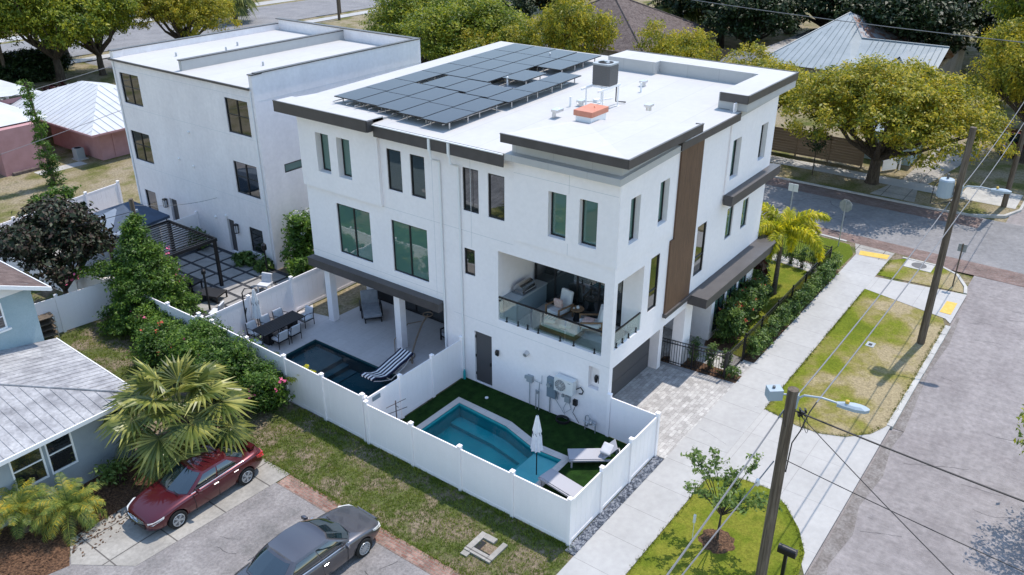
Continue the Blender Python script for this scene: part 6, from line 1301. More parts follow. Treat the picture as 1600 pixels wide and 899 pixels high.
tb = tree('street_tree', 'large tree with a two tone crown behind the far left corner of the solar roof', (41.5,37.5,0), 6.0, 6.0, 4.8, 2.0, 'leaf_tree_green', 13, nl=20, per=11, nleaf=52, sig=.34, size=.24, r0=.4, group=TG)
more(tb, 45.0, 46.0, 120, 1.0, 'darker tree just behind the large two tone tree')
more(tm, 39.8, 34.2, 240, (.9,.9,1.0), 'low yellow tree in front of the large two tone tree')
more(tr, 52.5, -5.2, 100, (.85,.85,1.3), 'tall yellow green tree at the right edge beyond the far corner pole')
more(tb, 70.0, -4.5, 200, (1.0,1.0,1.6), 'tall tree at the top right corner')
more(tr, 62.0, -7.0, 200, (.8,.8,1.0), 'yellow green tree at the right edge, behind the one by the corner pole')
more(tb, 24.0, 76.6, 60, (1.12,1.12,1.25), 'green tree with a thick forked trunk beyond the small pink house')
more(tb, 28.2, 76.2, 190, (.85,.85,1.1), 'green tree close to the corner of the white apartment roof')
more(tr, 37.5, 75.0, 30, (.85,.85,1.15), 'golden green tree seen over the white apartment roof')
more(tr, 30.0, 86.5, 300, (.8,.8,1.3), 'tree at the top edge left of the blue building')
more(tb, 17.0, 82.0, 300, (1.0,1.0,1.1), 'tree at the top left picture corner')
more(tb, 12.0, 79.0, 20, (.9,.9,1.2), 'tree behind the pink house at the left picture edge')
DG = 'dark trees in the far background'
td = tree('oak_tree', 'dark oak at the top edge above the metal roof peak', (84,20,0), 7.2, 10.0, 6.0, 3.0, 'leaf_dark', 21, nl=24, per=6, nleaf=40, sig=.6, size=.48, r0=.5, group=DG)
for i, (x, y, s_, l) in enumerate([(80,31,1.0,'dark oak directly left of the metal roofed house'),(88,38,1.1,'dark oak behind the small white shed'),(76,10,.85,'dark oak behind the ridge of the metal roof'),(90,9,1.2,'tall dark oak right of the metal roof peak'),
      (95,28,1.2,'dark oak at the top edge, centre right'),(100,0,1.2,'dark oak at the top edge left of the tall yellow tree'),(82,0,.75,'smaller dark oak right of the gable end of the metal roof'),(75,52,.95,'dark oak left of the brown roof peak'),(66,56,.8,'dark tree behind the little dark gable'),
      (104,44,1.1,'dark oak at the top edge between the two house roofs'),(74,25,.7,'low dark tree by the wooden yard fence'),(58,49,.7,'dark tree above the small dark gable'),(98,62,.95,'dark tree behind the top of the brown roof')]):
    c = more(td, x, y, i*67, s_, l)
# palm at far road, hedge, shrubs by the pink house
def frond(mb, o, az, el, L_, droop, n, ll, wd, plum=0, rng=None, seg=9, mi=0):
    """arching rachis with two ranks (or a brush) of leaflets; returns nothing, adds quads"""
    d = Vector((math.cos(az), math.sin(az), 0)); p = Vector(o); a = el; pts = [p.copy()]; st = L_/seg
    for i in range(seg): p = p+d*st*math.cos(a)+Vector((0,0,st*math.sin(a))); a -= droop/seg; pts.append(p.copy())
    mb.tube(pts, [.022*(1-.8*i/seg) for i in range(seg+1)], 4, mi=mi, caps=False)
    sd_ = Vector((-d.y, d.x, 0))
    for k in range(n):
        f = .12+.88*k/n; u = f*seg; j = min(int(u), seg-1); q = pts[j].lerp(pts[j+1], u-j); tg = (pts[j+1]-pts[j]).normalized(); nn = sd_.cross(tg).normalized()
        l = ll*math.sin(math.pi*(.12+.85*f))**.6*(1+rng.uniform(-.12,.12))
        for s in (-1, 1):
            for r_ in range(1+plum):
                an = rng.uniform(-1.2, 1.2) if plum else rng.uniform(-.15,.35)
                dr = (sd_*s*math.cos(an)+nn*math.sin(an)*(1 if not plum else 1)+tg*.55).normalized(); e = q+dr*l+Vector((0,0,-l*.28)); m_ = q+dr*l*.55+Vector((0,0,.01))
                w_ = tg*wd*.5; mb.add([q-w_*.5, m_-w_, e, m_+w_, q+w_*.5], [(0,1,2,3,4)], mi)
def palm(name, label, loc, th, nf, L_, el0, el1, droop, n, ll, wd, mat, seed, plum=0, r0=.12, group=None):
    rng = random.Random(seed); t = thing(name, label, 'palm', loc, group); m = MB(); x, y, z = loc
    m.tube([(x,y,z-.05),(x,y,z+.2),(x+.03,y,z+th*.6),(x,y,z+th)], [r0*1.5,r0*1.1,r0*.9,r0*.7], 10); build('trunk', m, 'palm_bark', t)
    m = MB()
    for i in range(nf):
        f = i/nf; az = i*2.399+rng.uniform(-.2,.2); frond(m, (x,y,z+th), az, el0+(el1-el0)*f+rng.uniform(-.1,.1), L_*(.85+.3*rng.random())*(1-.2*f), droop*(1-.3*f), n, ll, wd, plum, rng)
    build('fronds', m, mat, t, recalc=False); return t
palm('foxtail_palm', 'golden green palm with feathery arching fronds in the garden by the sidewalk', (21.0,1.45,0), 3.2, 12, 3.0, .35, 1.35, 2.5, 46, .46, .06, 'leaf_foxtail', 5, plum=3, r0=.12)
palm('pygmy_palm', 'feathery date palm against the blue house, right hand one of the pair', (-8.85,13.45,0), .75, 34, 1.45, -.05, 1.35, 1.9, 30, .30, .028, 'leaf_pygmy', 6, r0=.10, group='small date palms by the blue house')
palm('pygmy_palm', 'feathery date palm at the left picture edge, left hand one of the pair', (-9.9,14.4,0), .9, 30, 1.35, 0, 1.35, 1.8, 28, .30, .028, 'leaf_pygmy', 7, r0=.10, group='small date palms by the blue house')
for i, (x, y, l) in enumerate([(.42,13.0,'small bright palm peeping over the white fence beside the dark pool'),(.42,15.4,'small dull brown palm between the dark pool and the fence'),(.42,17.1,'small dry palm near the left end of the dining table')]):
    palm('small_palm', l, (x,y,.03), 1.0+.1*(i == 0), 9, .85, .3, 1.3, 1.5, 16, .22, .035, 'leaf_foxtail' if i == 0 else 'leaf_pygmy', 30+i, r0=.05, group='small palms behind the long fence')
def fanleaf(mb, o, d, up, R_, rng, n=22):
    """a pleated fan: narrow blades joined at the hastula, drooping at their tips"""
    d = Vector(d).normalized(); s = d.cross(Vector(up)).normalized(); nn = s.cross(d).normalized()
    for k in range(n):
        a0 = R(-128+256*k/n); a1 = R(-128+256*(k+1)/n); am = (a0+a1)/2; r_ = R_*(1-.12*abs(am)/2.2)*rng.uniform(.93,1.05)
        P = lambda a, rr, h: Vector(o)+(d*math.cos(a)+s*math.sin(a))*rr+nn*h
        dr = Vector((0,0,-R_*.16*rng.uniform(.4,1.6)))
        mb.add([P(am,.03,0), P(a0,r_*.55,-.012), P(am,r_*.58,.03), P(am,r_,0)+dr, P(a1,r_*.55,-.012)], [(0,1,2),(1,3,2),(2,3,4),(0,2,4)])
def fanpalm(name, label, loc, th, nl_, pet, R_, mat, seed, r0=.16, group=None, cat='palm'):
    rng = random.Random(seed); t = thing(name, label, cat, loc, group); x, y, z = loc; m = MB()
    m.tube([(x,y,z-.05),(x,y,z+.3),(x,y,z+th)], [r0*1.4,r0*1.1,r0*1.0], 10)
    for k in range(26): a = k*2.4; zz = z+.2+th*.75*k/26; m.obox((x+r0*1.15*math.cos(a),y+r0*1.15*math.sin(a),zz),(.05*math.cos(a),.05*math.sin(a),.06),(-.04*math.sin(a),.04*math.cos(a),0),(0,0,.05))
    build('trunk', m, 'palm_bark', t); m = MB()
    for i in range(nl_):
        f = i/nl_; az = i*2.399+rng.uniform(-.25,.25); el = -.55+1.95*f+rng.uniform(-.1,.1); d = Vector((math.cos(az)*math.cos(el), math.sin(az)*math.cos(el), math.sin(el)))
        pl = pet*rng.uniform(.8,1.15); o = Vector((x,y,z+th)); q = o+d*pl*.55+Vector((0,0,.05)); e = o+d*pl+Vector((0,0,-.10*pl)); m.tube([o,q,e], [.018,.014,.010], 4, caps=False)
        dd = (e-q).normalized()+Vector((0,0,-.35)); fanleaf(m, e, dd, (0,0,1), R_*rng.uniform(.85,1.1), rng)
    build('fronds', m, mat, t, recalc=False); return t
fp = fanpalm('fan_palm', 'large fan palm with drooping pleated leaves over the red car', (-4.55,13.45,0), 1.95, 32, 1.65, 1.22, 'leaf_fan', 9, r0=.2)
place(fp, (58.0,93.8,0), 1.0, (1.4,1.4,2.0), 'far fan palm standing beside the silver car at the top')
place(fp, (78.5,36.0,0), 2.0, (1.6,1.6,2.4), 'far fan palm among the dark oaks behind the brown roof')
def shrub(name, label, loc, rx, ry, h, mat, seed, size=.10, per=30, nleaf=22, sig=.12, flower=None, nf=60, cat='shrub', group=None, fs=.10, stem=True):
    rg = np.random.default_rng(seed); t = thing(name, label, cat, loc, group); L_ = []
    k = max(2, int(rx*ry*h*3.0)+2)
    for i in range(k): f = math.sqrt((i+.5)/k)*.62; a = i*2.4; L_.append((loc[0]+rx*f*math.cos(a), loc[1]+ry*f*math.sin(a), loc[2]+h*rg.uniform(.38,.60), rx*.5, ry*.5, h*.40))
    L_.append((loc[0],loc[1],loc[2]+h*.45,rx*.75,ry*.75,h*.42))
    V, F_ = cloud(rg, L_, per, nleaf, sig, size); build_np('foliage', V, F_, mat, t)
    if flower:
        D = rg.normal(size=(nf,3)); D[:,2] = np.abs(D[:,2])+.1; D /= np.linalg.norm(D, axis=1, keepdims=True)
        c = np.array([loc[0],loc[1],loc[2]+h*.45])+D*np.array([rx*1.0,ry*1.0,h*.52]); c = np.repeat(c, 7, 0)+rg.normal(size=(nf*7,3))*.05; V, F_ = leaves(rg, c, fs, aspect=1.2); build_np('flowers', V, F_, flower, t)
    if stem:
        m = MB(); 
        for j in range(4): m.tube([(loc[0]+.06*math.cos(j*1.6),loc[1]+.06*math.sin(j*1.6),loc[2]),(loc[0]+rx*.4*math.cos(j*1.6),loc[1]+ry*.4*math.sin(j*1.6),loc[2]+h*.5)], [.025,.01], 5)
        build('stems', m, 'bark', t)
    return t
# clipped hedge along the sidewalk: one continuous row
t = thing('hedge', 'long clipped leafy hedge between the sidewalk and the black fence', 'hedge', (19.7,-.15,0)); rg = np.random.default_rng(77)
L_ = [(14.35+i*.46, -.12+rg.uniform(-.04,.04), .50+rg.uniform(-.06,.10), .36, .27, .50) for i in range(25)]; V, F_ = cloud(rg, L_, 130, 42, .10, .11); build_np('foliage', V, F_, 'leaf_hedge', t)
m = MB()
for l in L_: m.tube([(l[0],l[1],0),(l[0]+.03,l[1],.6)], [.02,.01], 4)
build('stems', m, 'bark', t)
for i, (x, y, l) in enumerate([(12.30,2.35,'slim green shrub against the metal fence, nearest the house pier'),(12.35,1.65,'slim green shrub behind the metal fence, second from the house'),(12.45,.95,'slim green shrub behind the metal fence, third from the house'),(12.55,.30,'slim green shrub beside the garden gate post'),(12.3,-.15,'small leafy shrub at the mulch corner outside the garden gate')]):
    shrub('slim_shrub', l, (x,y,.02), .24, .24, 1.35 if i < 4 else .7, 'leaf_hedge', 40+i, size=.09, per=240, nleaf=26, sig=.07, group='slim shrubs along the metal fence')
for i, (x, y) in enumerate([(24.75,.75),(24.85,1.4),(24.95,2.05),(25.05,2.7),(25.15,3.35),(25.3,4.0)]):
    shrub('slim_shrub', 'slim green shrub along the far black fence, %s from the sidewalk corner' % ['first','second','third','fourth','fifth','sixth'][i], (x,y,.02), .27, .27, 1.3, 'leaf_hedge', 50+i, size=.10, per=200, nleaf=20, sig=.08, group='slim shrubs along the far fence')
for i, (x, y, rx, ry, h, l) in enumerate([(15.3,1.35,.9,.62,1.9,'dense flowering shrub nearest the house porch'),(16.75,1.45,.95,.62,1.95,'dense flowering shrub in front of the tall green windows, second from the porch'),(18.2,1.5,.95,.62,1.9,'dense flowering shrub in front of the windows, third from the porch'),(19.5,1.9,.8,.8,1.7,'dense dark shrub at the front corner of the house')]):
    shrub('flowering_shrub', l, (x,y,.02), rx, ry, h, 'leaf_hedge', 60+i, size=.13, per=80, nleaf=44, sig=.13, flower='petal_red' if i < 3 else None, nf=9, fs=.06, group='flowering shrubs below the front windows')
shrub('burgundy_plant', 'spiky burgundy leaved plant behind the trunk of the golden palm', (20.6,2.4,.02), .5, .5, 2.1, 'leaf_burgundy', 66, size=.42, per=70, nleaf=10, sig=.1)
shrub('garden_shrub', 'green shrub behind the golden palm at the house corner', (22.0,3.0,.02), .9, .8, 2.0, 'leaf_hedge', 67, size=.14, per=40, nleaf=34)
shrub('garden_shrub', 'low green shrub below the palm at the far end of the front lawn', (23.3,3.6,.02), .9, .7, 1.2, 'leaf_hedge', 68, size=.13, per=40, nleaf=34)
# left side vegetation
mg = tree('magnolia', 'dark broad leaved magnolia with burgundy shoots behind the blue house', (-.9,28.6,0), 2.5, 3.8, 2.9, 1.0, 'leaf_magnolia', 71, nl=17, per=30, nleaf=34, sig=.20, size=.25, r0=.14, up=.2)
t = thing('vine_heap', 'tall cone of green vine with pink flowers climbing the old stub pole', 'vine', (1.1,24.4,0)); rg = np.random.default_rng(72)
L_ = [(.9+.45*f*math.cos(a*2.4), 24.2+.45*f*math.sin(a*2.4), zz, r_, r_, .55) for a, (zz, r_, f) in enumerate([(.5,1.9,.6),(.6,2.0,.6),(1.1,1.95,.5),(1.6,1.8,.4),(2.1,1.6,.3),(2.6,1.35,.3),(3.1,1.1,.2),(3.6,.85,.2),(4.1,.6,.1),(4.5,.38,.1)])]
L_ = [(x-.5+.75*(z/4), y-.8+1.3*(z/4), z, a, b, c) for x, y, z, a, b, c in L_]+[(.2,25.3,2.5,.6,.5,.3),(-.3,26.0,2.5,.5,.5,.3),(-.9,26.4,2.4,.45,.4,.25),(1.4,23.0,.7,.9,.8,.5)]
V, F_ = cloud(rg, L_, 100, 46, .13, .13); build_np('foliage', V, F_, 'leaf_vine', t)
c = np.concatenate([np.array(p)+rg.normal(size=(36,3))*np.array(s_) for p, s_ in (((1.9,23.7,2.6),(.16,.16,.4)),((2.0,23.5,1.7),(.18,.18,.25)),((-1.6,26.3,2.4),(.3,.2,.12)),((-.2,22.9,1.0),(.2,.2,.2)))]); V, F_ = leaves(rg, c, .10, aspect=1.2); build_np('flowers', V, F_, 'petal_pink', t)
for i, (x, y, rx, ry, h, l) in enumerate([(-.75,13.9,1.0,1.05,2.0,'round leafy bush against the long white fence, right end of the flowering hedge'),(-1.0,15.9,1.35,1.35,2.3,'flowering bush in the hedge behind the fan palm, second from the right'),(-.7,18.0,1.5,1.5,2.25,'flowering bush in the middle of the hedge by the white fence'),(-.9,20.1,1.5,1.3,1.75,'flowering bush with reddish blooms near the small back lawn'),(-.2,22.0,1.2,1.2,1.5,'green bush at the foot of the vine covered pole')]):
    shrub('bougainvillea', l, (x,y,0), rx, ry, h, 'leaf_vine', 80+i, size=.12, per=60, nleaf=44, sig=.15, flower=['petal_pink',None,'petal_pink','petal_red','petal_pink'][i], nf=[4,0,4,10,4][i], fs=.10, group='bushes of the flowering hedge')
    # sparse flower clusters only
shrub('oleander', 'tall leafy oleander with pale flowers between the two white buildings', (8.95,22.6,0), .95, .9, 3.5, 'leaf_vine', 90, size=.20, per=34, nleaf=36, sig=.18, flower='petal_white', nf=14, fs=.07)
shrub('courtyard_shrub', 'bright leafy shrub behind the white fence below the oleander', (7.6,21.4,0), .8, .7, 1.6, 'leaf_vine', 91, size=.16, per=40, nleaf=30)
shrub('courtyard_shrub', 'grassy clump below the window of the white apartment wall', (7.35,25.6,0), .45, .9, .8, 'leaf_hedge', 92, size=.26, per=60, nleaf=20)
shrub('courtyard_shrub', 'grassy clump against the apartment wall right of the grey door', (7.4,24.2,0), .45, .6, .7, 'leaf_hedge', 93, size=.24, per=60, nleaf=20)
shrub('courtyard_shrub', 'dark shrub behind the pergola beside the white divider', (7.0,29.3,0), .6, .6, 1.5, 'leaf_hedge', 94, size=.16, per=50, nleaf=26)
shrub('courtyard_shrub', 'loose green plants between the pergola and the fence corner', (.9,28.2,0), .5, 1.5, .9, 'leaf_vine', 95, size=.16, per=50, nleaf=22)
shrub('courtyard_shrub', 'green bush between the fence end and the dining table umbrella', (3.4,20.1,0), 1.2, .5, .8, 'leaf_vine', 99, size=.14, per=40, nleaf=26)
shrub('wall_shrub', 'small glossy shrub against the blue house wall beside the red car', (-6.8,14.3,0), .65, .5, .95, 'leaf_young', 96, size=.15, per=60, nleaf=22)
shrub('ground_fern', 'dark low plants under the fan palm beside the red car', (-4.6,12.95,0), .9, .4, .6, 'leaf_hedge', 97, size=.16, per=60, nleaf=22)
t = thing('ivy_pole', 'narrow column of ivy on a pole in the yard before the pink houses', 'vine', (7.7,46.5,0)); rg = np.random.default_rng(98); L_ = [(7.7-.02*i+rg.uniform(-.1,.1),46.5+rg.uniform(-.1,.1),.3+i*.5,.55-.015*i+.2*(i in (3,8)),.55-.015*i,.45) for i in range(14)]; V, F_ = cloud(rg, L_, 60, 26, .12, .15); build_np('foliage', V, F_, 'leaf_vine', t); m = MB(); m.tube([(7.7,46.5,0),(7.5,46.5,7)], [.12,.08], 8); build('pole', m, 'pole_wood', t)
shrub('yard_shrub', 'green bush at the foot of the ivy column by the far fence', (5.9,43.0,0), 2.2, .9, 1.0, 'leaf_vine', 100, size=.2, per=20, nleaf=30)
shrub('boundary_hedge', 'dark round hedge beyond the pink house at the left edge', (22.5,80.5,0), 4.2, 3.0, 2.6, 'leaf_dark', 101, size=.32, per=7, nleaf=50, sig=.3)
shrub('dry_bush', 'small rust coloured bush under the far trees left of the apartment', (21.0,71.0,0), 1.6, 1.4, 1.1, 'leaf_burgundy', 102, size=.3, per=14, nleaf=26)
# young street tree with its mulch ring
t = thing('young_tree', 'small young tree with airy foliage in a mulch ring on the bright verge', 'tree', (2.95,-3.7,.03)); rg = np.random.default_rng(103); m = MB(); tips = []
for k in range(16):
    a = k*2.4; r_ = rg.uniform(.6,1.75); z = rg.uniform(1.9,3.5); tips.append((2.95+r_*math.cos(a), -3.7+r_*math.sin(a), z))
b0 = Vector((2.95,-3.7,0)); tp = Vector((3.0,-3.7,1.15)); m.tube([b0, b0.lerp(tp,.5)+Vector((.04,.02,0)), tp], [.05,.04,.03], 7)
LV = []
for e in tips:
    e = Vector(e); md_ = tp.lerp(e,.5)+Vector((0,0,.18)); pts = [tp.lerp(md_,0)-Vector((0,0,.1)), md_, e]; m.tube(pts, [.022,.013,.005], 5)
    for j in range(5):
        f = .25+.75*j/5; q = md_.lerp(e, f*1.0); e2 = q+Vector((rg.uniform(-.35,.35),rg.uniform(-.35,.35),rg.uniform(.0,.35))); m.tube([q,e2],[.007,.003],4)
        for s_ in range(24): g_ = s_/23; LV.append(tuple(q.lerp(e2, g_)+Vector(tuple(rg.normal(size=3)*.05))))
    for s_ in range(16): LV.append(tuple(md_.lerp(e, s_/15)+Vector(tuple(rg.normal(size=3)*.05))))
build('trunk', m, 'bark', t); V, F_ = leaves(rg, np.array(LV), .12); build_np('crown', V, F_, 'leaf_young', t)
m = MB(); n_ = 26; m.add([(2.95+(.56+.06*math.sin(k*2.3))*math.cos(k*2*math.pi/n_), -3.7+(.56+.06*math.sin(k*1.7))*math.sin(k*2*math.pi/n_), .036) for k in range(n_)]+[(2.95,-3.7,.13)], [(k,(k+1)%n_,n_) for k in range(n_)]); tag(build('mulch_ring', m, 'mulch'), 'round pile of brown mulch at the foot of the young tree', 'mulch')
m = MB(); m.box(2.55,2.62,-3.05,-2.98,.7,1.0); m.tube([(2.58,-3.02,0),(2.58,-3.02,.8)],.01,4); tag(build('plant_tag', m, 'ac_white'), 'small white tag on a stick beside the young tree', 'tag')
tree('kerb_tree', 'small dark tree partly in frame at the right edge across the street', (10.5,-13.4,-.1), 2.3, 2.4, 3.2, 1.3, 'leaf_tree_green', 104, nl=9, per=24, nleaf=36, sig=.2, size=.15, r0=.1, lean=(0,.7))
m = MB(); m.tube([(40.4,6.2,0),(40.4,6.2,2.0)], .04, 5); t = thing('sapling', 'thin young tree with a round dark crown on the far verge before the wooden fence', 'tree', (40.4,6.2,0)); build('trunk', m, 'bark', t); rg = np.random.default_rng(105); V, F_ = cloud(rg, [(40.4,6.2,2.5,.75,.75,.8)], 60, 24, .2, .16); build_np('crown', V, F_, 'leaf_dark', t)
# ---------------------------------------------------------------- houses and fences far behind
t = thing('wooden_fence', 'brown horizontal board fence behind the far sidewalk under the wide tree', 'fence', (44.1,4,0))
for k in range(9): m = MB(); m.box(44.1,44.14,3.9,26,.12+k*.20,.12+k*.20+.185); build('board', m, 'wood_fence', t)
for k in range(10): m = MB(); m.box(44.04,44.10,3.9+k*2.4,4.02+k*2.4,0,1.98); build('post', m, 'wood_fence', t)
t = thing('garden_gate', 'white slatted gate at the end of the wooden fence beside the far driveway', 'gate', (44.6,2.2,0)); m = MB(); m.obox((44.7,2.2,.85),(.5,-.35,0),(.02,.03,0),(0,0,.8)); build('leaf', m, 'vinyl', t); m = MB(); m.box(44.1,44.2,2.75,2.85,0,1.9); m.box(45.2,45.3,1.6,1.7,0,1.9); build('post', m, 'vinyl', t)
t = thing('blue_shed', 'low blue shed beside the far driveway under the wide tree', 'shed', (48,2.6,0)); m = MB(); m.box(46.6,51,1.3,4.5,0,2.1); build('wall', m, 'blue_stucco', t); m = MB(); m.box(46.3,51.3,1.0,4.8,2.1,2.2); build('roof', m, 'tin_blue', t)
mh = thing('metal_roof_house', 'house with a steep pale blue metal roof rusted near its peak', 'house', (66,12,0))
m = MB(); m.box(61.8,82,5,21,0,3.0); m.add([(62.2,4.2,0),(67.5,3.2,0),(67.5,3.2,4.7),(62.6,4.2,3.0)],[(0,1,2,3)]); build('wall', m, 'old_concrete', mh)
m = MB(); A1 = (70.8,14.0,6.7); m.add([(61.0,19.0,3.0),(61.0,10.4,3.0),A1],[(0,1,2)]); m.add([(61.0,10.4,3.0),(61.6,3.9,3.0),(67.3,4.0,4.95),(67.4,11.6,4.95),A1],[(0,1,2,3,4)]); m.add([(61.0,19,3.0),A1,(80,19.5,3.0)],[(0,1,2)]); build('roof', m, 'tin_blue', mh, recalc=False)
m = MB(); m.add([A1,(67.4,11.6,4.96),(67.3,4.0,4.96),(72.5,4.0,3.0),(80,7,3.0)],[(0,1,2,3,4)]); m.add([A1,(80,7,3.0),(80,19.5,3.0)],[(0,1,2)]); build('roof_back', m, 'tin_rust', mh, recalc=False)
m = MB()
for k in range(14): y = 18.7-k*.62; f = max(0, 1-abs(y-14.0)/5.0) if y > 14 else 1; m.tube([(61.0,y,3.02),(61.0+9.8*f*(.9 if y>11.6 else .62),y+(14-y)*.3*f,3.02+3.7*f*(.9 if y>11.6 else .50))],.03,4)
for k in range(13): y = 10.2-k*.5; m.tube([(61.3,y,3.03),(67.3,y+.3,4.98)],.03,4)
m.tube([(67.35,11.6,5.0),(67.3,4.0,5.0)],.08,5); m.tube([(61,19,3.03),A1],.07,5); m.tube([A1,(67.4,11.6,4.98)],.07,5)
build('seams', m, 'tin_blue', mh)
m = MB(); m.add([(60.7,9.0,2.6),(63.6,7.0,4.4),(60.5,5.0,2.6),(63.6,7.0,4.4),(66.5,7.0,4.4),(65,9,3.9)],[(0,1,2)]); m.add([(60.4,9.4,2.65),(63.4,7.1,4.45),(66.5,7.1,4.7),(64.5,9.4,4.0)],[(0,1,2,3)]); m.add([(60.4,4.7,2.65),(63.4,7.1,4.45),(66.5,7.1,4.7),(64.5,4.7,4.0)],[(0,3,2,1)]); build('gable_roof', m, 'box_grey', mh, recalc=False)
bh2 = thing('brown_roof_house', 'house with a large brown shingled pyramid roof behind the trees', 'house', (65,36,0)); m = MB(); m.box(58,73,29.5,44.5,0,3.0); build('wall', m, 'old_concrete', bh2)
m = MB(); AP2 = (65.0,37.2,7.2); e = [(57.2,28.8,3),(73.6,28.8,3),(73.6,45.2,3),(57.2,45.2,3)]
for k in range(4): m.add([e[k],e[(k+1)%4],AP2],[(0,1,2)])
build('roof', m, 'shingle', bh2, recalc=False); m = MB()
for k in range(4): m.tube([tuple(Vector(e[k])+Vector((0,0,.03))),tuple(Vector(AP2)+Vector((0,0,.03)))],.09,5)
build('ridge', m, 'shingle', bh2)
t = thing('gabled_shed', 'little dark gabled shed with a white front between the trees', 'shed', (50,37,0)); m = MB(); m.box(51.0,54,38.2,40.6,0,3.4); m.add([(50.99,38.2,3.4),(50.99,40.6,3.4),(50.99,39.4,4.4)],[(0,1,2)]); build('wall', m, 'box_grey', t); m = MB(); m.add([(50.6,37.9,3.2),(54.4,37.9,3.2),(54.4,39.4,4.6),(50.6,39.4,4.6)],[(0,1,2,3)]); m.add([(50.6,40.9,3.2),(54.4,40.9,3.2),(54.4,39.4,4.6),(50.6,39.4,4.6)],[(0,3,2,1)]); build('roof', m, 'ac_grey', t, recalc=False)
t = thing('white_shed', 'small white shed with pale roof among the dark oaks', 'shed', (80,36,0)); m = MB(); m.box(79.5,83.5,34.5,37.5,0,2.8); build('wall', m, 'ac_white', t); m = MB(); m.obox((81.5,36,3.0),(2.3,0,.1),(0,1.8,0),(0,0,.08)); build('roof', m, 'tin_white', t)
t = thing('lean_to', 'small grey shed roof beside the parapet, in front of the dark yard', 'shed', (61,20.5,0)); m = MB(); m.box(60,63,19.8,22,0,2.8); build('wall', m, 'wood_fence', t); m = MB(); m.obox((61.5,20.9,2.95),(1.9,0,.25),(0,1.4,0),(0,0,.05)); build('roof', m, 'ac_grey', t)
t = thing('yard_fence', 'dark brown wooden fence deep in the shaded far gardens', 'fence', (70,26,0)); m = MB(); m.obox((70,27,1.0),(.03,0,0),(0,12,0),(0,0,1.0)); build('boards', m, 'wood_fence', t); m = MB(); m.obox((78,-2,.9),(6,-1.5,0),(0,.03,0),(0,0,.9)); build('boards', m, 'wood_fence', t)
fbld = thing('blue_building', 'long pale blue building across the far road at the top left', 'building', (55,112,0)); m = MB(); m.box(42,62.5,109.5,118,0,4.5); build('wall', m, 'far_blue', fbld)
for x in (49.5, 55.5): m = MB(); m.box(x,x+1.4,109.46,109.5,1.2,2.8); f_ = build('window', m, 'frame_black', fbld)
m = MB(); m.box(41.5,63,109,118.5,4.5,4.7); build('roof', m, 'tin_white', fbld)
gb = thing('brick_garages', 'row of brick garages with grey doors across the far road', 'building', (80,112,0)); m = MB(); m.box(66,98,111,119,0,4.0); build('wall', m, 'far_brick', gb)
for k in range(5): m = MB(); m.box(67.5+k*6,71.5+k*6,110.94,111.0,.1,3.1); build('garage_door', m, 'box_grey', gb)
m = MB(); m.box(65.5,98.5,110.5,119,4.0,4.3); build('roof', m, 'roofmembrane', gb)
# grass tufts and fallen leaves: nobody could count them
def tufts(label, poly_fn, n, seed, mat, h=.10, z=.0, name='grass_tufts'):
    rg = np.random.default_rng(seed); C_ = np.array([poly_fn(rg) for _ in range(n)]); C_ = np.repeat(C_, 5, 0)+rg.normal(size=(n*5,2))*.035; k = len(C_)
    a = rg.uniform(0, 6.28, k); hh = h*rg.uniform(.5,1.4,k); ln = rg.uniform(0,.6,k); w_ = .010
    b0 = np.stack([C_[:,0]-w_*np.sin(a), C_[:,1]+w_*np.cos(a), np.full(k,z)],1); b1 = np.stack([C_[:,0]+w_*np.sin(a), C_[:,1]-w_*np.cos(a), np.full(k,z)],1); tp = np.stack([C_[:,0]+np.cos(a)*hh*ln, C_[:,1]+np.sin(a)*hh*ln, z+hh],1)
    o = build_np(name, np.stack([b0,b1,tp],1).reshape(-1,3), np.arange(3*k).reshape(k,3), mat); return tag(o, label, 'grass', kind='stuff')
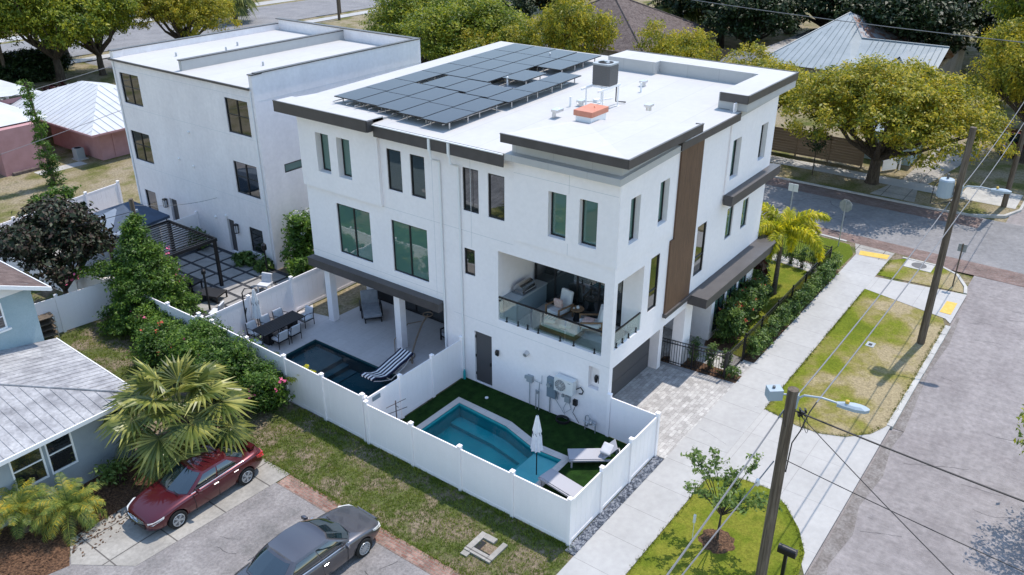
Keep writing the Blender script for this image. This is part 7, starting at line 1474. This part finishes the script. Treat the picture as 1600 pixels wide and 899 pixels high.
tufts('rough tufts of grass over the weedy lawn between the parking lot and the white fence', lambda g_: (g_.uniform(-2.95,-.05), g_.uniform(-.35,12.8)), 7000, 1, 'grass_blade', .07)
tufts('ragged grass along the small back lawn behind the hedge', lambda g_: (g_.uniform(-4.6,0), g_.uniform(20,25.8)), 2500, 5, 'grass_blade', .08, .01)
rg = np.random.default_rng(6); n = 1500; C_ = np.stack([rg.uniform(-12,-3.2,n), rg.uniform(12.2,15.0,n), rg.uniform(.02,.05,n)],1); C_[:250] = np.stack([rg.uniform(-9.5,-3.2,250), rg.uniform(11.8,13,250), np.full(250,.035)],1); V, F_ = leaves(rg, C_, .10, up=3)
tag(build_np('fallen_leaves', V, F_, 'mulch'), 'dry brown leaves scattered over the mulch bed and the concrete pad edge', 'leaves', kind='stuff')

def edge_tufts(label, polys, step, seed, mat, h, z, spread=.05):
    rg = np.random.default_rng(seed); P = []
    for poly in polys:
        for i in range(len(poly)-1):
            a, b = np.array(poly[i]), np.array(poly[i+1]); n = int(np.linalg.norm(b-a)/step)+1
            P += [a+(b-a)*rg.uniform()+rg.normal(size=2)*spread for _ in range(n)]
    it = iter(P); return tufts(label, lambda g_: next(it), len(P), seed, mat, h, z)
edge_tufts('ragged blades of grass spilling over the edges of the bright verges', [[(10.95,-2.12),(24.2,-2.12)],[(12.8,-6.25),(22.4,-6.22)],[(10.95,-2.1),(10.6,-3.5),(10.65,-4.4),(11.0,-5.2),(11.8,-5.9),(12.6,-6.2)],[(-6,-2.12),(5.7,-2.12)],[(5.7,-2.12),(6.33,-3.2),(6.38,-4.1),(5.9,-4.8),(5.0,-5.55),(4.1,-6.05),(3.1,-6.2)],[(26.4,-2.15),(28.7,-2.2)]], .035, 11, 'grass_verge', .05, .03, .03)
edge_tufts('uneven weeds along the brick strip and the foot of the white fence', [[(-2.97,-.3),(-2.97,9.7)],[(-.1,-.2),(-.08,12.5)],[(-2.95,9.8),(-2.9,12.8)]], .02, 12, 'grass_blade', .10, .0, .07)
